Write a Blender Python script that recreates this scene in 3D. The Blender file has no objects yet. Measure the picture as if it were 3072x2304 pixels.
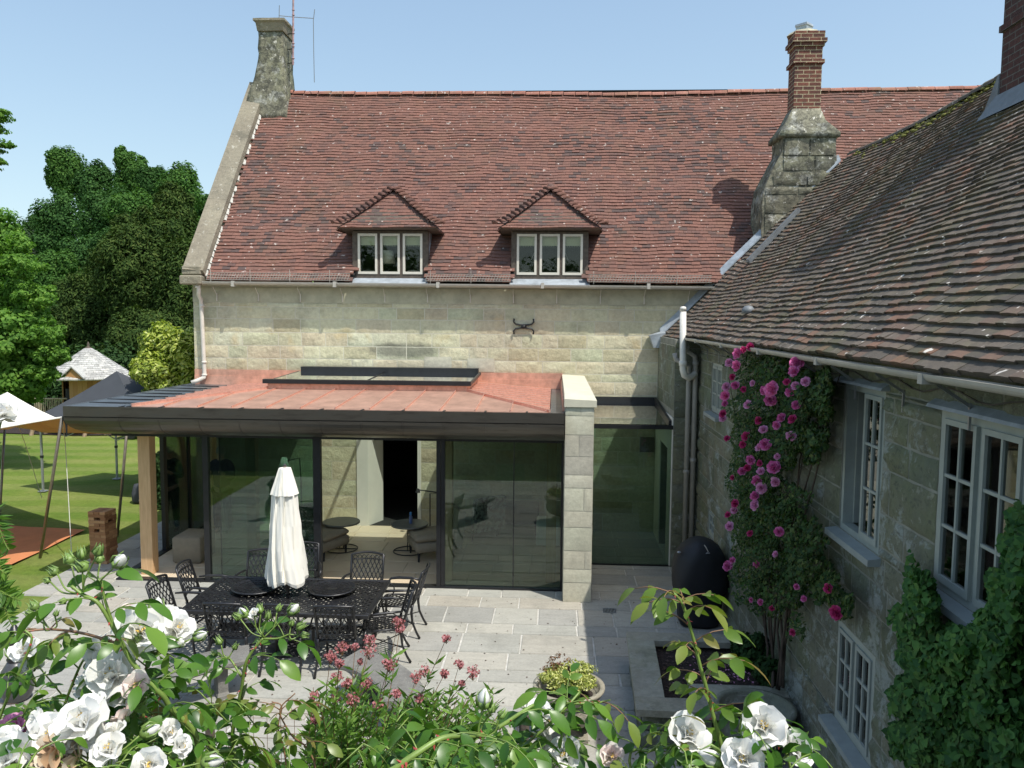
import bpy, math, random
import numpy as np
from mathutils import Vector, Matrix
R = random.Random(7)
RS = np.random.RandomState(11)
C = bpy.context.scene.collection
PI = math.pi
rad = math.radians
# ------------------------------------------------------------------ camera, sky, sun
F0, CX0, CY0, H = 2400., 1536., 1152., 4.3
def _n(v):
    v = np.array(v, float); return v/np.linalg.norm(v)
_Y = _n([129, 199, -F0]); _Z = np.array([246, 29500, 2400.]); _Z = _n(_Z-_Z.dot(_Y)*_Y); _X = np.cross(_Y, _Z)
CM = np.array([_X, _Y, _Z]); CO = np.array([0, 0, H])
cd = bpy.data.cameras.new('camera'); cam = bpy.data.objects.new('camera', cd); C.objects.link(cam)
cd.lens = 28.125; cd.sensor_width = 36; cd.clip_start = 0.05; cd.clip_end = 3000
mw = Matrix.Identity(4)
for i in range(3):
    for j in range(3): mw[i][j] = CM[i][j]
mw[2][3] = H
cam.matrix_world = mw
sc = bpy.context.scene
sc.camera = cam
def at(px, py, d=None, x=None, y=None, z=None):
    """point seen at pixel (px,py) of the 3072 px photograph, on a world plane or at distance d"""
    v = CM @ np.array([px-CX0, -(py-CY0), -F0])
    if d is not None: t = d/F0
    elif x is not None: t = x/v[0]
    elif y is not None: t = y/v[1]
    else: t = (z-H)/v[2]
    return CO+t*v
SUN = Vector((.42, -.37, 1)).normalized()
w = bpy.data.worlds.new('World'); sc.world = w; w.use_nodes = True
nt = w.node_tree; bg = nt.nodes['Background']
sk = nt.nodes.new('ShaderNodeTexSky'); sk.sky_type = 'NISHITA'; sk.sun_disc = False
sk.sun_elevation = math.asin(SUN.z); sk.sun_rotation = math.atan2(SUN.x, SUN.y)
sk.altitude = 20; sk.air_density = 1.6; sk.dust_density = 1.5; sk.ozone_density = .75
tcw = nt.nodes.new('ShaderNodeTexCoord'); mpw = nt.nodes.new('ShaderNodeMapping'); mpw.inputs['Location'].default_value = (0, 0, .11); mpw.inputs['Scale'].default_value = (1, 1, .8)
nt.links.new(tcw.outputs['Generated'], mpw.inputs[0]); nt.links.new(mpw.outputs[0], sk.inputs[0]); nt.links.new(sk.outputs[0], bg.inputs[0]); bg.inputs[1].default_value = .15
sl = bpy.data.lights.new('sun', 'SUN'); sl.energy = 4.0; sl.angle = rad(.53); sl.color = (1, .955, .88)
so = bpy.data.objects.new('sun', sl); C.objects.link(so); so.rotation_euler = SUN.to_track_quat('Z', 'Y').to_euler()
so.location = (10, -8, 25)
sc.view_settings.view_transform = 'Standard'; sc.view_settings.look = 'None'
sc.view_settings.exposure = 0.32; sc.view_settings.gamma = 1
sc.render.resolution_x = 1024; sc.render.resolution_y = 768
sc.render.engine = 'CYCLES'
sc.cycles.max_bounces = 10; sc.cycles.transparent_max_bounces = 16

# ------------------------------------------------------------------ object helpers
ORG = {}
def thing(name, label, cat, loc=(0, 0, 0), group=None):
    o = bpy.data.objects.new(name, None); C.objects.link(o); o.location = loc
    o.empty_display_size = .2
    tag(o, label, cat, group); ORG[o.name] = Vector(loc); return o
def tag(o, label=None, cat=None, group=None, kind=None):
    if label: o['label'] = label
    if cat: o['category'] = cat
    if group: o['group'] = group
    if kind: o['kind'] = kind
    return o
class MB:
    def __init__(s): s.v = []; s.f = []
    def add(s, vs, fs):
        b = len(s.v); s.v.extend(tuple(map(float, p)) for p in vs); s.f.extend(tuple(b+i for i in f) for f in fs)
    def box(s, x0, x1, y0, y1, z0, z1):
        s.add([(x0, y0, z0), (x1, y0, z0), (x1, y1, z0), (x0, y1, z0), (x0, y0, z1), (x1, y0, z1), (x1, y1, z1), (x0, y1, z1)],
              [(0, 3, 2, 1), (4, 5, 6, 7), (0, 1, 5, 4), (1, 2, 6, 5), (2, 3, 7, 6), (3, 0, 4, 7)])
    def bbox(s, x0, x1, y0, y1, z0, z1, b=.01):
        xs = (x0, x0+b, x1-b, x1); ys = (y0, y0+b, y1-b, y1); zs = (z0, z0+b, z1-b, z1)
        # rings : chamfered box from 4 rings
        def ring(z, i): 
            a, c = (xs[1], xs[2]) if i else (xs[0], xs[3]); d, e = (ys[1], ys[2]) if i else (ys[0], ys[3])
            k = b*.6 if not i else b*.4
            return [(a+k, d, z), (c-k, d, z), (c, d+k, z), (c, e-k, z), (c-k, e, z), (a+k, e, z), (a, e-k, z), (a, d+k, z)]
        s.loft([ring(zs[0], 1), ring(zs[1], 0), ring(zs[2], 0), ring(zs[3], 1)], True)
    def hexa(s, p):  # 8 points bottom 4, top 4
        s.add(p, [(0, 3, 2, 1), (4, 5, 6, 7), (0, 1, 5, 4), (1, 2, 6, 5), (2, 3, 7, 6), (3, 0, 4, 7)])
    def loft(s, rings, cap=True, closed=True):
        n = len(rings[0]); b = len(s.v)
        for r in rings: s.v.extend(tuple(map(float, p)) for p in r)
        for i in range(len(rings)-1):
            for j in range(n if closed else n-1):
                k = (j+1) % n
                s.f.append((b+i*n+j, b+i*n+k, b+(i+1)*n+k, b+(i+1)*n+j))
        if cap:
            s.f.append(tuple(b+j for j in range(n))[::-1]); e = b+(len(rings)-1)*n; s.f.append(tuple(e+j for j in range(n)))
    def tube(s, pts, r, n=6, cap=True):
        pts = [Vector(p) for p in pts]; rr = r if isinstance(r, (list, tuple)) else [r]*len(pts)
        rings = []; up = None
        for i, p in enumerate(pts):
            d = (pts[min(i+1, len(pts)-1)]-pts[max(i-1, 0)])
            if d.length < 1e-9: d = Vector((0, 0, 1))
            d.normalize()
            if up is None: up = Vector((0, 0, 1)) if abs(d.z) < .9 else Vector((1, 0, 0))
            a = d.cross(up).normalized(); bb = a.cross(d).normalized(); up = bb
            rings.append([p+rr[i]*(math.cos(t)*a+math.sin(t)*bb) for t in [2*PI*k/n+PI/n for k in range(n)]])
        s.loft(rings, cap)
    def bar(s, a, b, w, h, up=(0, 0, 1)):
        a = Vector(a); b = Vector(b); d = (b-a).normalized(); u = Vector(up); l = d.cross(u).normalized(); u = l.cross(d)
        q = [(-w/2, -h/2), (w/2, -h/2), (w/2, h/2), (-w/2, h/2)]
        s.loft([[a+l*x+u*y for x, y in q], [b+l*x+u*y for x, y in q]])
    def lathe(s, c, prof, n=24, fn=None):
        rings = []
        for r, z in prof:
            rings.append([(c[0]+math.cos(t)*r*(fn(t, z) if fn else 1), c[1]+math.sin(t)*r*(fn(t, z) if fn else 1), c[2]+z) for t in [2*PI*k/n for k in range(n)]])
        s.loft(rings, True)
    def build(s, name, mat, parent=None, smooth=False):
        if parent is not None: o0 = ORG[parent.name]
        else: o0 = Vector((0, 0, 0))
        me = bpy.data.meshes.new(name)
        vs = s.v if o0.length == 0 else [(a-o0.x, b-o0.y, c-o0.z) for a, b, c in s.v]
        me.from_pydata(vs, [], s.f); me.materials.append(mat)
        if smooth: me.polygons.foreach_set('use_smooth', [True]*len(me.polygons))
        me.update()
        o = bpy.data.objects.new(name, me); C.objects.link(o)
        if parent is not None: o.parent = parent
        ORG[o.name] = o0
        return o
def npmesh(name, V, Fq, mat, parent=None, smooth=False, k=4):
    o0 = np.array(ORG[parent.name]) if parent is not None else np.zeros(3)
    V = np.asarray(V, np.float32).reshape(-1, 3)-o0.astype(np.float32); Fq = np.asarray(Fq, np.int32).reshape(-1, k)
    me = bpy.data.meshes.new(name); me.vertices.add(len(V)); me.vertices.foreach_set('co', V.ravel())
    me.loops.add(Fq.size); me.loops.foreach_set('vertex_index', Fq.ravel())
    me.polygons.add(len(Fq)); me.polygons.foreach_set('loop_start', np.arange(0, Fq.size, k, dtype=np.int32))
    me.polygons.foreach_set('loop_total', np.full(len(Fq), k, np.int32))
    if smooth: me.polygons.foreach_set('use_smooth', np.ones(len(Fq), bool))
    me.materials.append(mat); me.update(calc_edges=True); me.validate()
    o = bpy.data.objects.new(name, me); C.objects.link(o)
    if parent is not None: o.parent = parent
    ORG[o.name] = Vector(o0.tolist())
    return o
def dup(root, loc=None, rz=None, label=None):
    r = root.copy(); C.objects.link(r)
    if loc is not None: r.location = loc
    if rz is not None: r.rotation_euler = (0, 0, rz)
    if label: r['label'] = label
    for ch in list(root.children):
        c = ch.copy(); C.objects.link(c); c.parent = r
        for g in list(ch.children):
            d = g.copy(); C.objects.link(d); d.parent = c
    return r

# ------------------------------------------------------------------ material helpers
class NT:
    def __init__(s, name):
        s.m = bpy.data.materials.new(name); s.m.use_nodes = True; s.t = s.m.node_tree
        s.b = s.t.nodes['Principled BSDF']; s.o = s.t.nodes['Material Output']
    def n(s, t, ins=None, **props):
        nd = s.t.nodes.new('ShaderNode'+t)
        for k, v in props.items(): setattr(nd, k, v)
        for k, v in (ins or {}).items(): s.set(nd, k, v)
        return nd
    def set(s, nd, k, v):
        i = nd.inputs[k]
        if isinstance(v, bpy.types.NodeSocket): s.t.links.new(v, i)
        elif isinstance(v, tuple) and len(v) == 3 and i.type == 'RGBA': i.default_value = (*v, 1)
        else: i.default_value = v
    def pos(s): return s.n('NewGeometry').outputs['Position']
    def obj(s): return s.n('TexCoord').outputs['Object']
    def isl(s): return s.n('NewGeometry').outputs['Random Per Island']
    def noise(s, vec, scale, detail=4, rough=.55, dist=0):
        return s.n('TexNoise', {'Vector': vec, 'Scale': scale, 'Detail': detail, 'Roughness': rough, 'Distortion': dist}).outputs[0]
    def ramp(s, fac, stops, interp='LINEAR'):
        r = s.n('ValToRGB', {'Fac': fac}); r.color_ramp.interpolation = interp
        e = r.color_ramp.elements
        while len(e) < len(stops): e.new(.5)
        for q, (p, c) in zip(e, stops): q.position = p; q.color = (*c, 1) if isinstance(c, tuple) else (c, c, c, 1)
        return r.outputs[0]
    def mix(s, fac, a, b, mode='MIX'):
        m = s.n('Mix', data_type='RGBA', blend_type=mode)
        s.set(m, 0, fac); s.set(m, 6, a); s.set(m, 7, b); return m.outputs[2]
    def math(s, op, a, b=0.):
        m = s.n('Math', operation=op); s.set(m, 0, a); s.set(m, 1, b); return m.outputs[0]
    def scalev(s, vec, sv):
        return s.n('Mapping', {'Vector': vec, 'Scale': sv}).outputs[0]
    def bump(s, h, strength=.5, dist=.02):
        s.set(s.b, 'Normal', s.n('Bump', {'Height': h, 'Strength': strength, 'Distance': dist}).outputs[0])
    def fin(s, col, rough=.7, metal=0, spec=None):
        s.set(s.b, 'Base Color', col); s.set(s.b, 'Roughness', rough); s.b.inputs['Metallic'].default_value = metal
        if spec is not None: s.b.inputs['Specular IOR Level'].default_value = spec
        return s.m
def pm(name, col, rough=.6, var=.12, scale=6, bump=0., bscale=40, metal=0, spec=.5, bdist=.005, dirt=0.):
    t = NT(name); p = t.obj()
    a = tuple(min(1, c*(1-var)) for c in col); b = tuple(min(1, c*(1+var)) for c in col)
    f = t.noise(p, scale, 5, .6)
    c = t.ramp(f, [(.3, a), (.7, b)])
    if dirt:
        g = t.ramp(t.noise(p, scale*2.7, 6, .7), [(.5, 0.), (.68, 1.)])
        c = t.mix(t.math('MULTIPLY', g, dirt), c, tuple(x*.35 for x in col))
    if bump: t.bump(t.noise(p, bscale, 5, .6), bump, bdist)
    return t.fin(c, rough, metal, spec)

def stone_mat(name, cols, lich=.0, dark=.0, white=.0, green=.0, rough=.92, bs=1., stain=False, bd=.02, low=False):
    """blocks: one colour each, mottled; the mortar shares it through islands"""
    t = NT(name); p = t.pos()
    k = len(cols)
    c = t.ramp(t.isl(), [(i/(k-1), cc) for i, cc in enumerate(cols)])
    n1 = t.noise(p, 1.1, 4, .6); c = t.mix(.55, c, t.ramp(n1, [(.3, (.36, .34, .33)), (.7, (.66, .66, .62))]), 'OVERLAY')
    n2 = t.noise(p, 14, 8, .7); c = t.mix(.6, c, t.ramp(n2, [(.3, (.36, .36, .36)), (.7, (.64, .64, .64))]), 'OVERLAY')
    if green: c = t.mix(t.math('MULTIPLY', t.ramp(t.noise(p, .8, 5, .7), [(.45, 0.), (.62, 1.)]), green), c, (.16, .19, .08))
    if dark: c = t.mix(t.math('MULTIPLY', t.ramp(t.noise(p, 1.6, 6, .75), [(.54, 0.), (.66, 1.)]), dark), c, (.075, .075, .06))
    if low: # limewash still clinging to the lower courses, near the large windows
        sx = t.n('SeparateXYZ', {0: p}); zz = t.ramp(t.math('MULTIPLY', sx.outputs[2], .25), [(.45, .075), (.72, -.03 if False else 0.)]); yy = t.ramp(t.math('MULTIPLY', sx.outputs[1], .1), [(.55, 1.), (.9, 0.)])
        wn = t.math('ADD', t.noise(p, 2.6, 9, .78, .4), t.math('MULTIPLY', zz, yy)); c = t.mix(t.math('MULTIPLY', t.ramp(wn, [(.55, 0.), (.61, .85)]), white), c, (.31, .34, .32)); c = t.mix(t.math('MULTIPLY', t.ramp(t.noise(p, 17, 6, .8), [(.55, 0.), (.62, 1.)]), .7), c, (.08, .08, .065))
    elif white: c = t.mix(t.math('MULTIPLY', t.ramp(t.noise(p, 3.2, 8, .75, .3), [(.53, 0.), (.58, 1.)]), white), c, (.5, .5, .46))
    if lich > .5: c = t.mix(t.ramp(t.noise(p, 5.5, 8, .8), [(.44, 0.), (.58, .85)]), c, (.055, .055, .045))
    if lich: c = t.mix(t.math('MULTIPLY', t.ramp(t.noise(p, 9, 6, .7), [(.6, 0.), (.65, 1.)]), lich), c, (.62, .6, .52))
    if stain:
        d_ = t.n('VectorMath', {0: t.scalev(t.n('VectorMath', {0: p, 1: (3.05, -16., -3.62)}, operation='ADD').outputs[0], (1.0, 0., 5.2))}, operation='LENGTH').outputs['Value']
        c = t.mix(t.math('MULTIPLY', t.ramp(t.math('MULTIPLY', t.math('ADD', d_, t.math('MULTIPLY', t.noise(p, 6, 6, .7), .9)), .5), [(.5, 1.), (.72, 0.)]), .7), c, (.10, .10, .085))
        c = t.mix(t.ramp(t.noise(p, 2.1, 3, .5), [(.62, 0.), (.72, .45)]), c, (.52, .40, .20))
    t.bump(t.math('ADD', t.noise(p, 18*bs, 8, .7), t.math('MULTIPLY', t.noise(p, 5*bs, 4, .6), 1.6)), .7, bd)
    return t.fin(c, rough, 0, .25)
m_stone = stone_mat('pale_sandstone', [(.43, .39, .26), (.54, .51, .36), (.46, .47, .33), (.57, .52, .37), (.49, .43, .31), (.55, .55, .41)], lich=.12, dark=.22, stain=True)
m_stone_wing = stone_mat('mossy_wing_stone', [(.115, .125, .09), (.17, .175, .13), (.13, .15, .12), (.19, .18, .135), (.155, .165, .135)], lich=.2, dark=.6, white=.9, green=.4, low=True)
m_stone_new = stone_mat('cut_sandstone', [(.46, .46, .36), (.54, .53, .42), (.50, .48, .38), (.40, .38, .32), (.57, .55, .44)], bs=2, bd=.004)
m_stone_lich = stone_mat('lichened_stone', [(.17, .16, .12), (.24, .23, .17), (.19, .19, .15)], lich=.9, dark=1., white=.55, green=.35)
m_coping = stone_mat('weathered_coping', [(.21, .19, .145), (.24, .215, .165), (.22, .20, .155)], lich=.4, dark=.5)
m_mortar = pm('lime_mortar', (.54, .51, .40), .95, .15, 10, .4, 60)
m_mortar_dk = pm('old_mortar', (.24, .24, .20), .95, .2, 6, .5, 40)
m_plaster = pm('smooth_render_band', (.42, .40, .29), .95, .2, 3, .4, 25, dirt=.2)

def tile_mat(name, stops, moss, mosscol, streak, cluster=.35, blotch=.3):
    t = NT(name); p = t.pos(); r = t.isl()
    cl = t.noise(p, .55, 4, .65)
    f = t.math('ADD', t.math('MULTIPLY', r, 1-cluster), t.math('MULTIPLY', cl, cluster))
    c = t.ramp(f, stops)
    c = t.mix(.5, c, t.ramp(t.noise(p, 22, 6, .7), [(.3, (.34, .34, .34)), (.7, (.66, .66, .66))]), 'OVERLAY')
    c = t.mix(t.math('MULTIPLY', t.ramp(t.noise(p, 2.2, 6, .7), [(.5, 0.), (.66, 1.)]), blotch), c, (.075, .062, .055))
    if moss: c = t.mix(t.math('MULTIPLY', t.ramp(t.noise(p, 1.3, 8, .75), [(.5, 0.), (.63, 1.)]), moss), c, mosscol)
    if streak: c = t.mix(t.math('MULTIPLY', t.ramp(t.noise(p, 11, 2, .5), [(.69, 0.), (.715, 1.)]), streak), c, (.62, .58, .52))
    if streak == 1.:
        c = t.mix(t.math('MULTIPLY', t.ramp(t.noise(t.scalev(p, (6, 26, 6)), 1, 3, .6), [(.66, 0.), (.69, 1.)]), t.ramp(t.noise(p, .9, 3, .6), [(.45, 0.), (.65, .75)])), c, (.50, .48, .44))
    t.bump(t.noise(p, 55, 5, .7), .5, .006)
    return t.fin(c, .88, 0, .25)
m_tile = tile_mat('red_clay_tile', [(.0, (.07, .056, .054)), (.27, (.095, .066, .060)), (.37, (.155, .082, .066)), (.5, (.195, .098, .075)), (.64, (.175, .09, .07)), (.78, (.215, .104, .078)), (.88, (.26, .12, .082)), (1., (.36, .155, .085))], .16, (.13, .11, .06), .55, .55, .28)
m_tile_wing = tile_mat('mossy_brown_tile', [(.0, (.065, .057, .05)), (.3, (.11, .095, .078)), (.55, (.15, .125, .10)), (.75, (.155, .108, .083)), (.88, (.22, .12, .08)), (1., (.36, .155, .075))], .5, (.11, .11, .055), 1., .3, .25)
m_ridge = tile_mat('ridge_tile_clay', [(.0, (.2, .09, .07)), (.5, (.33, .15, .11)), (1., (.40, .2, .15))], .3, (.2, .18, .1), .6)
def brick_mat(name, c1, c2, mort, sc_):
    t = NT(name); p = t.obj(); g = t.n('NewGeometry')
    sp = t.n('SeparateXYZ', {0: p}); ns = t.n('SeparateXYZ', {0: g.outputs['Normal']})
    u = t.math('ADD', sp.outputs[0], sp.outputs[1])
    v = t.n('CombineXYZ', {0: u, 1: sp.outputs[2], 2: 0.}).outputs[0]
    b = t.n('TexBrick', {'Vector': v, 'Color1': c1, 'Color2': c2, 'Mortar': mort, 'Scale': 1., 'Mortar Size': .007, 'Brick Width': .225, 'Row Height': .075, 'Bias': 0.})
    c = t.mix(.6, b.outputs[0], t.ramp(t.noise(p, 13, 6, .7), [(.3, (.3, .3, .3)), (.7, (.7, .7, .68))]), 'OVERLAY')
    c = t.mix(t.math('MULTIPLY', t.ramp(t.noise(p, 4, 6, .75), [(.55, 0.), (.66, 1.)]), .5), c, (.05, .045, .04))
    t.bump(t.math('SUBTRACT', t.noise(p, 40), t.math('MULTIPLY', b.outputs[1], 2.)), .6, .01)
    return t.fin(c, .9, 0, .2)
m_brick = brick_mat('old_red_brick', (.19, .075, .055), (.09, .045, .04), (.42, .36, .24), 1)
m_brick_dk = brick_mat('dark_brick', (.10, .05, .045), (.075, .042, .04), (.13, .12, .11), 1)
m_copper = pm('bright_copper', (.66, .36, .26), .42, .25, 5, .25, 9, metal=.35, bdist=.01, dirt=.25)
m_copper_dull = pm('dulled_copper_sheet', (.46, .275, .20), .5, .2, 3, .25, 12, metal=.3, bdist=.008, dirt=.3)
m_copper_seam = pm('copper_seam', (.80, .46, .36), .3, .15, 20, metal=.6)
def bronze():
    t = NT('brown_patinated_copper'); p = t.scalev(t.pos(), (1., 1., 6.))
    c = t.ramp(t.noise(p, 2.4, 6, .65), [(.25, (.06, .052, .045)), (.5, (.105, .095, .08)), (.7, (.095, .092, .082)), (.85, (.15, .11, .085))])
    t.bump(t.noise(t.pos(), 3, 3), .15, .01)
    return t.fin(c, .32, .6)
m_bronze = bronze()
m_zinc = pm('dark_zinc', (.17, .18, .185), .38, .25, 4, .15, 6, metal=.7)
m_lead = pm('grey_lead', (.36, .40, .43), .5, .25, 6, .3, 15, metal=.25, dirt=.2)
m_lead_dk = pm('weathered_lead', (.17, .185, .195), .6, .2, 8, .3, 20, metal=.2)
m_gutter = pm('stone_coloured_plastic', (.42, .40, .35), .45, .1, 8)
m_pipe = pm('cream_painted_pipe', (.62, .57, .50), .45, .1, 10)
m_pipe_gr = pm('grey_painted_pipe', (.30, .29, .26), .5, .1, 10)
m_black = pm('black_aluminium', (.018, .019, .021), .38, .2, 10, metal=.2)
m_castblk = pm('black_cast_aluminium', (.014, .014, .015), .36, .3, 12, .25, 90, spec=.6)
m_oak = NT('pale_oak'); _p = m_oak.scalev(m_oak.pos(), (14, 14, 1.2))
m_oak.bump(m_oak.noise(_p, 4, 4), .15, .003)
m_oak = m_oak.fin(m_oak.ramp(m_oak.noise(_p, 2.5, 5, .6), [(.3, (.50, .31, .15)), (.7, (.66, .44, .24))]), .55)
m_oldwood = pm('weathered_oak_frame', (.10, .08, .062), .85, .3, 18, .5, 60, dirt=.3)
m_paint = pm('cream_window_paint', (.66, .62, .52), .5, .06, 10)
m_paint_gr = pm('grey_green_window_paint', (.31, .34, .31), .5, .08, 10)
m_sill = pm('grey_painted_sill', (.28, .31, .30), .55, .1, 8)
m_white = pm('white_plaster', (.72, .70, .62), .8, .04, 3)
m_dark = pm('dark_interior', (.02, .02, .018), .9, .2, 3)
m_dkgreen = pm('reflection_green', (.035, .04, .022), .9, .5, 2)  # green-black puts the trees mirrored in the dormer panes into the room's colour
m_iron = pm('wrought_iron', (.02, .02, .022), .5, .2, 20)
m_gal = pm('galvanised_pole', (.34, .35, .36), .4, .15, 20, metal=.6)
m_fabric = pm('taupe_upholstery', (.30, .26, .19), .95, .08, 12, .3, 300)
m_fabric_dk = pm('dark_upholstery', (.03, .035, .033), .95, .2, 8, .3, 200)
m_soil = pm('dark_soil', (.035, .024, .02), 1, .5, 30, 1., 60, bdist=.03)
m_canvas = pm('cream_parasol_canvas', (.78, .76, .68), .85, .04, 4, .15, 200)
m_rope = pm('pale_rope', (.55, .55, .50), .9, .1, 30)

def glass_mat(name, tint, refl=1., rough=0., base=.0, dirt=0.):
    t = NT(name); nt_ = t.t
    tr = t.n('BsdfTransparent', {'Color': tint}); gl = t.n('BsdfGlossy', {'Color': (1., 1., 1.), 'Roughness': rough})
    fr = t.n('Fresnel', {'IOR': 1.5}).outputs[0]
    f = t.math('ADD', t.math('MULTIPLY', fr, refl), base)
    mx = t.n('MixShader', {0: f, 1: tr.outputs[0], 2: gl.outputs[0]})
    if dirt:
        df = t.n('BsdfDiffuse', {'Color': (.35, .42, .36)})
        mx = t.n('MixShader', {0: dirt, 1: mx.outputs[0], 2: df.outputs[0]})
    nt_.links.new(mx.outputs[0], t.o.inputs[0]); return t.m
m_glass = glass_mat('tinted_door_glass', (.62, .735, .69), .9, base=.02, dirt=.008)
m_glass_roof = glass_mat('rooflight_glass', (.84, .90, .86), 1.6, base=.06)
m_pane = glass_mat('old_window_glass', (.88, .90, .84), .55, .02, .006)
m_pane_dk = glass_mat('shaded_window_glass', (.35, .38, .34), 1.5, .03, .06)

def leaf_mat(name, cols, rough=.5, trans=.25, spec=.4, cluster=.4, nscale=.6, tmul=None):
    t = NT(name); p = t.pos()
    f = t.math('ADD', t.math('MULTIPLY', t.isl(), 1-cluster), t.math('MULTIPLY', t.noise(p, nscale, 3, .6), cluster))
    k = len(cols); c = t.ramp(f, [(.12+.76*i/(k-1), cc) for i, cc in enumerate(cols)])
    t.fin(c, rough, 0, spec)
    tl = t.n('BsdfTranslucent', {'Color': t.mix(1., c, tmul or ((1.05, 1.05, 1.) if 'petal' in name else (1.5, 1.7, .7)), 'MULTIPLY')})
    mx = t.n('MixShader', {0: trans, 1: t.b.outputs[0], 2: tl.outputs[0]})
    t.t.links.new(mx.outputs[0], t.o.inputs[0]); return t.m
m_yew = leaf_mat('yew_needles', [(.018, .038, .010), (.034, .066, .015), (.055, .095, .02), (.09, .12, .03)], .8, .15, .12)
m_lime = leaf_mat('fresh_green_leaves', [(.05, .12, .018), (.085, .19, .028), (.13, .26, .04), (.20, .33, .06)], .65, .35, .2)
m_laurel = leaf_mat('golden_laurel_leaves', [(.13, .19, .02), (.24, .31, .035), (.36, .42, .06), (.50, .54, .14)], .4, .25, .5, .2, 2)
m_wood1 = leaf_mat('hill_tree_leaves', [(.03, .085, .018), (.05, .12, .026), (.075, .16, .034), (.11, .21, .045)], .8, .25, .12)
m_wood2 = leaf_mat('dark_hill_tree_leaves', [(.02, .058, .016), (.034, .088, .022), (.05, .115, .03), (.07, .145, .036)], .8, .2, .12)
m_copperbeech = leaf_mat('dull_purple_leaves', [(.022, .04, .024), (.035, .055, .03), (.05, .07, .04)], .8, .15, .12)
m_hedge = leaf_mat('hedge_leaves', [(.015, .04, .012), (.028, .065, .018), (.05, .10, .025)], .7, .2, .15)
m_ivy = leaf_mat('ivy_leaves', [(.022, .07, .018), (.04, .11, .026), (.065, .16, .032), (.11, .22, .045)], .6, .15, .22, .45, 2.2)
m_roseleaf = leaf_mat('rose_leaves', [(.028, .09, .012), (.05, .135, .016), (.085, .19, .022), (.15, .26, .035)], .33, .3, .38, .3, 5)
m_climbleaf = leaf_mat('climbing_rose_leaves', [(.016, .042, .012), (.026, .062, .016), (.045, .10, .02), (.11, .13, .035)], .6, .2, .25, .3, 3)
m_spirleaf = leaf_mat('narrow_green_leaves', [(.05, .12, .02), (.09, .19, .03), (.14, .26, .04), (.20, .33, .07)], .45, .3, .4, .3, 6)
m_gold = leaf_mat('variegated_golden_leaves', [(.14, .18, .03), (.30, .34, .06), (.50, .52, .15), (.66, .66, .30)], .45, .25, .4, .2, 9)
m_youngleaf = leaf_mat('young_bronze_green_leaves', [(.07, .15, .02), (.12, .20, .03), (.17, .22, .04), (.22, .13, .05)], .35, .3, .4, .3, 7)
m_white_p = leaf_mat('white_petals', [(.80, .80, .80), (.86, .86, .83), (.84, .82, .76)], .5, .3, .3)
m_blush_p = leaf_mat('blush_petals', [(.80, .62, .58), (.85, .74, .70), (.82, .78, .70)], .5, .3, .3)
m_pink_p = leaf_mat('pink_petals', [(.58, .09, .28), (.70, .17, .42), (.80, .32, .56)], .5, .3, .3)
m_crimson_p = leaf_mat('crimson_petals', [(.48, .03, .14), (.62, .07, .24)], .5, .25, .3)
m_pale_p = leaf_mat('pale_pink_petals', [(.70, .28, .50), (.78, .40, .60)], .5, .3, .3)
m_hot_p = leaf_mat('bright_pink_petals', [(.80, .16, .42), (.86, .30, .54)], .5, .3, .3)
m_spir_p = leaf_mat('dusky_pink_flowerheads', [(.24, .07, .07), (.36, .12, .13), (.48, .24, .25)], .7, .2, .3, .2)
m_faded_p = leaf_mat('browned_petals', [(.50, .30, .16), (.70, .56, .40), (.78, .72, .62)], .6, .2, .3)
m_stem = pm('green_cane', (.16, .24, .05), .45, .25, 30)
m_stem_r = pm('reddish_cane', (.22, .12, .06), .5, .25, 20)
m_bark = pm('brown_bark', (.07, .05, .035), .95, .3, 10, .8, 30)
m_bud = pm('green_bud', (.16, .25, .06), .45, .3, 40)
m_thorn = pm('red_thorn', (.35, .06, .05), .4, .2, 30)
m_purple = pm('purple_flower', (.22, .06, .30), .6, .3, 40)

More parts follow.
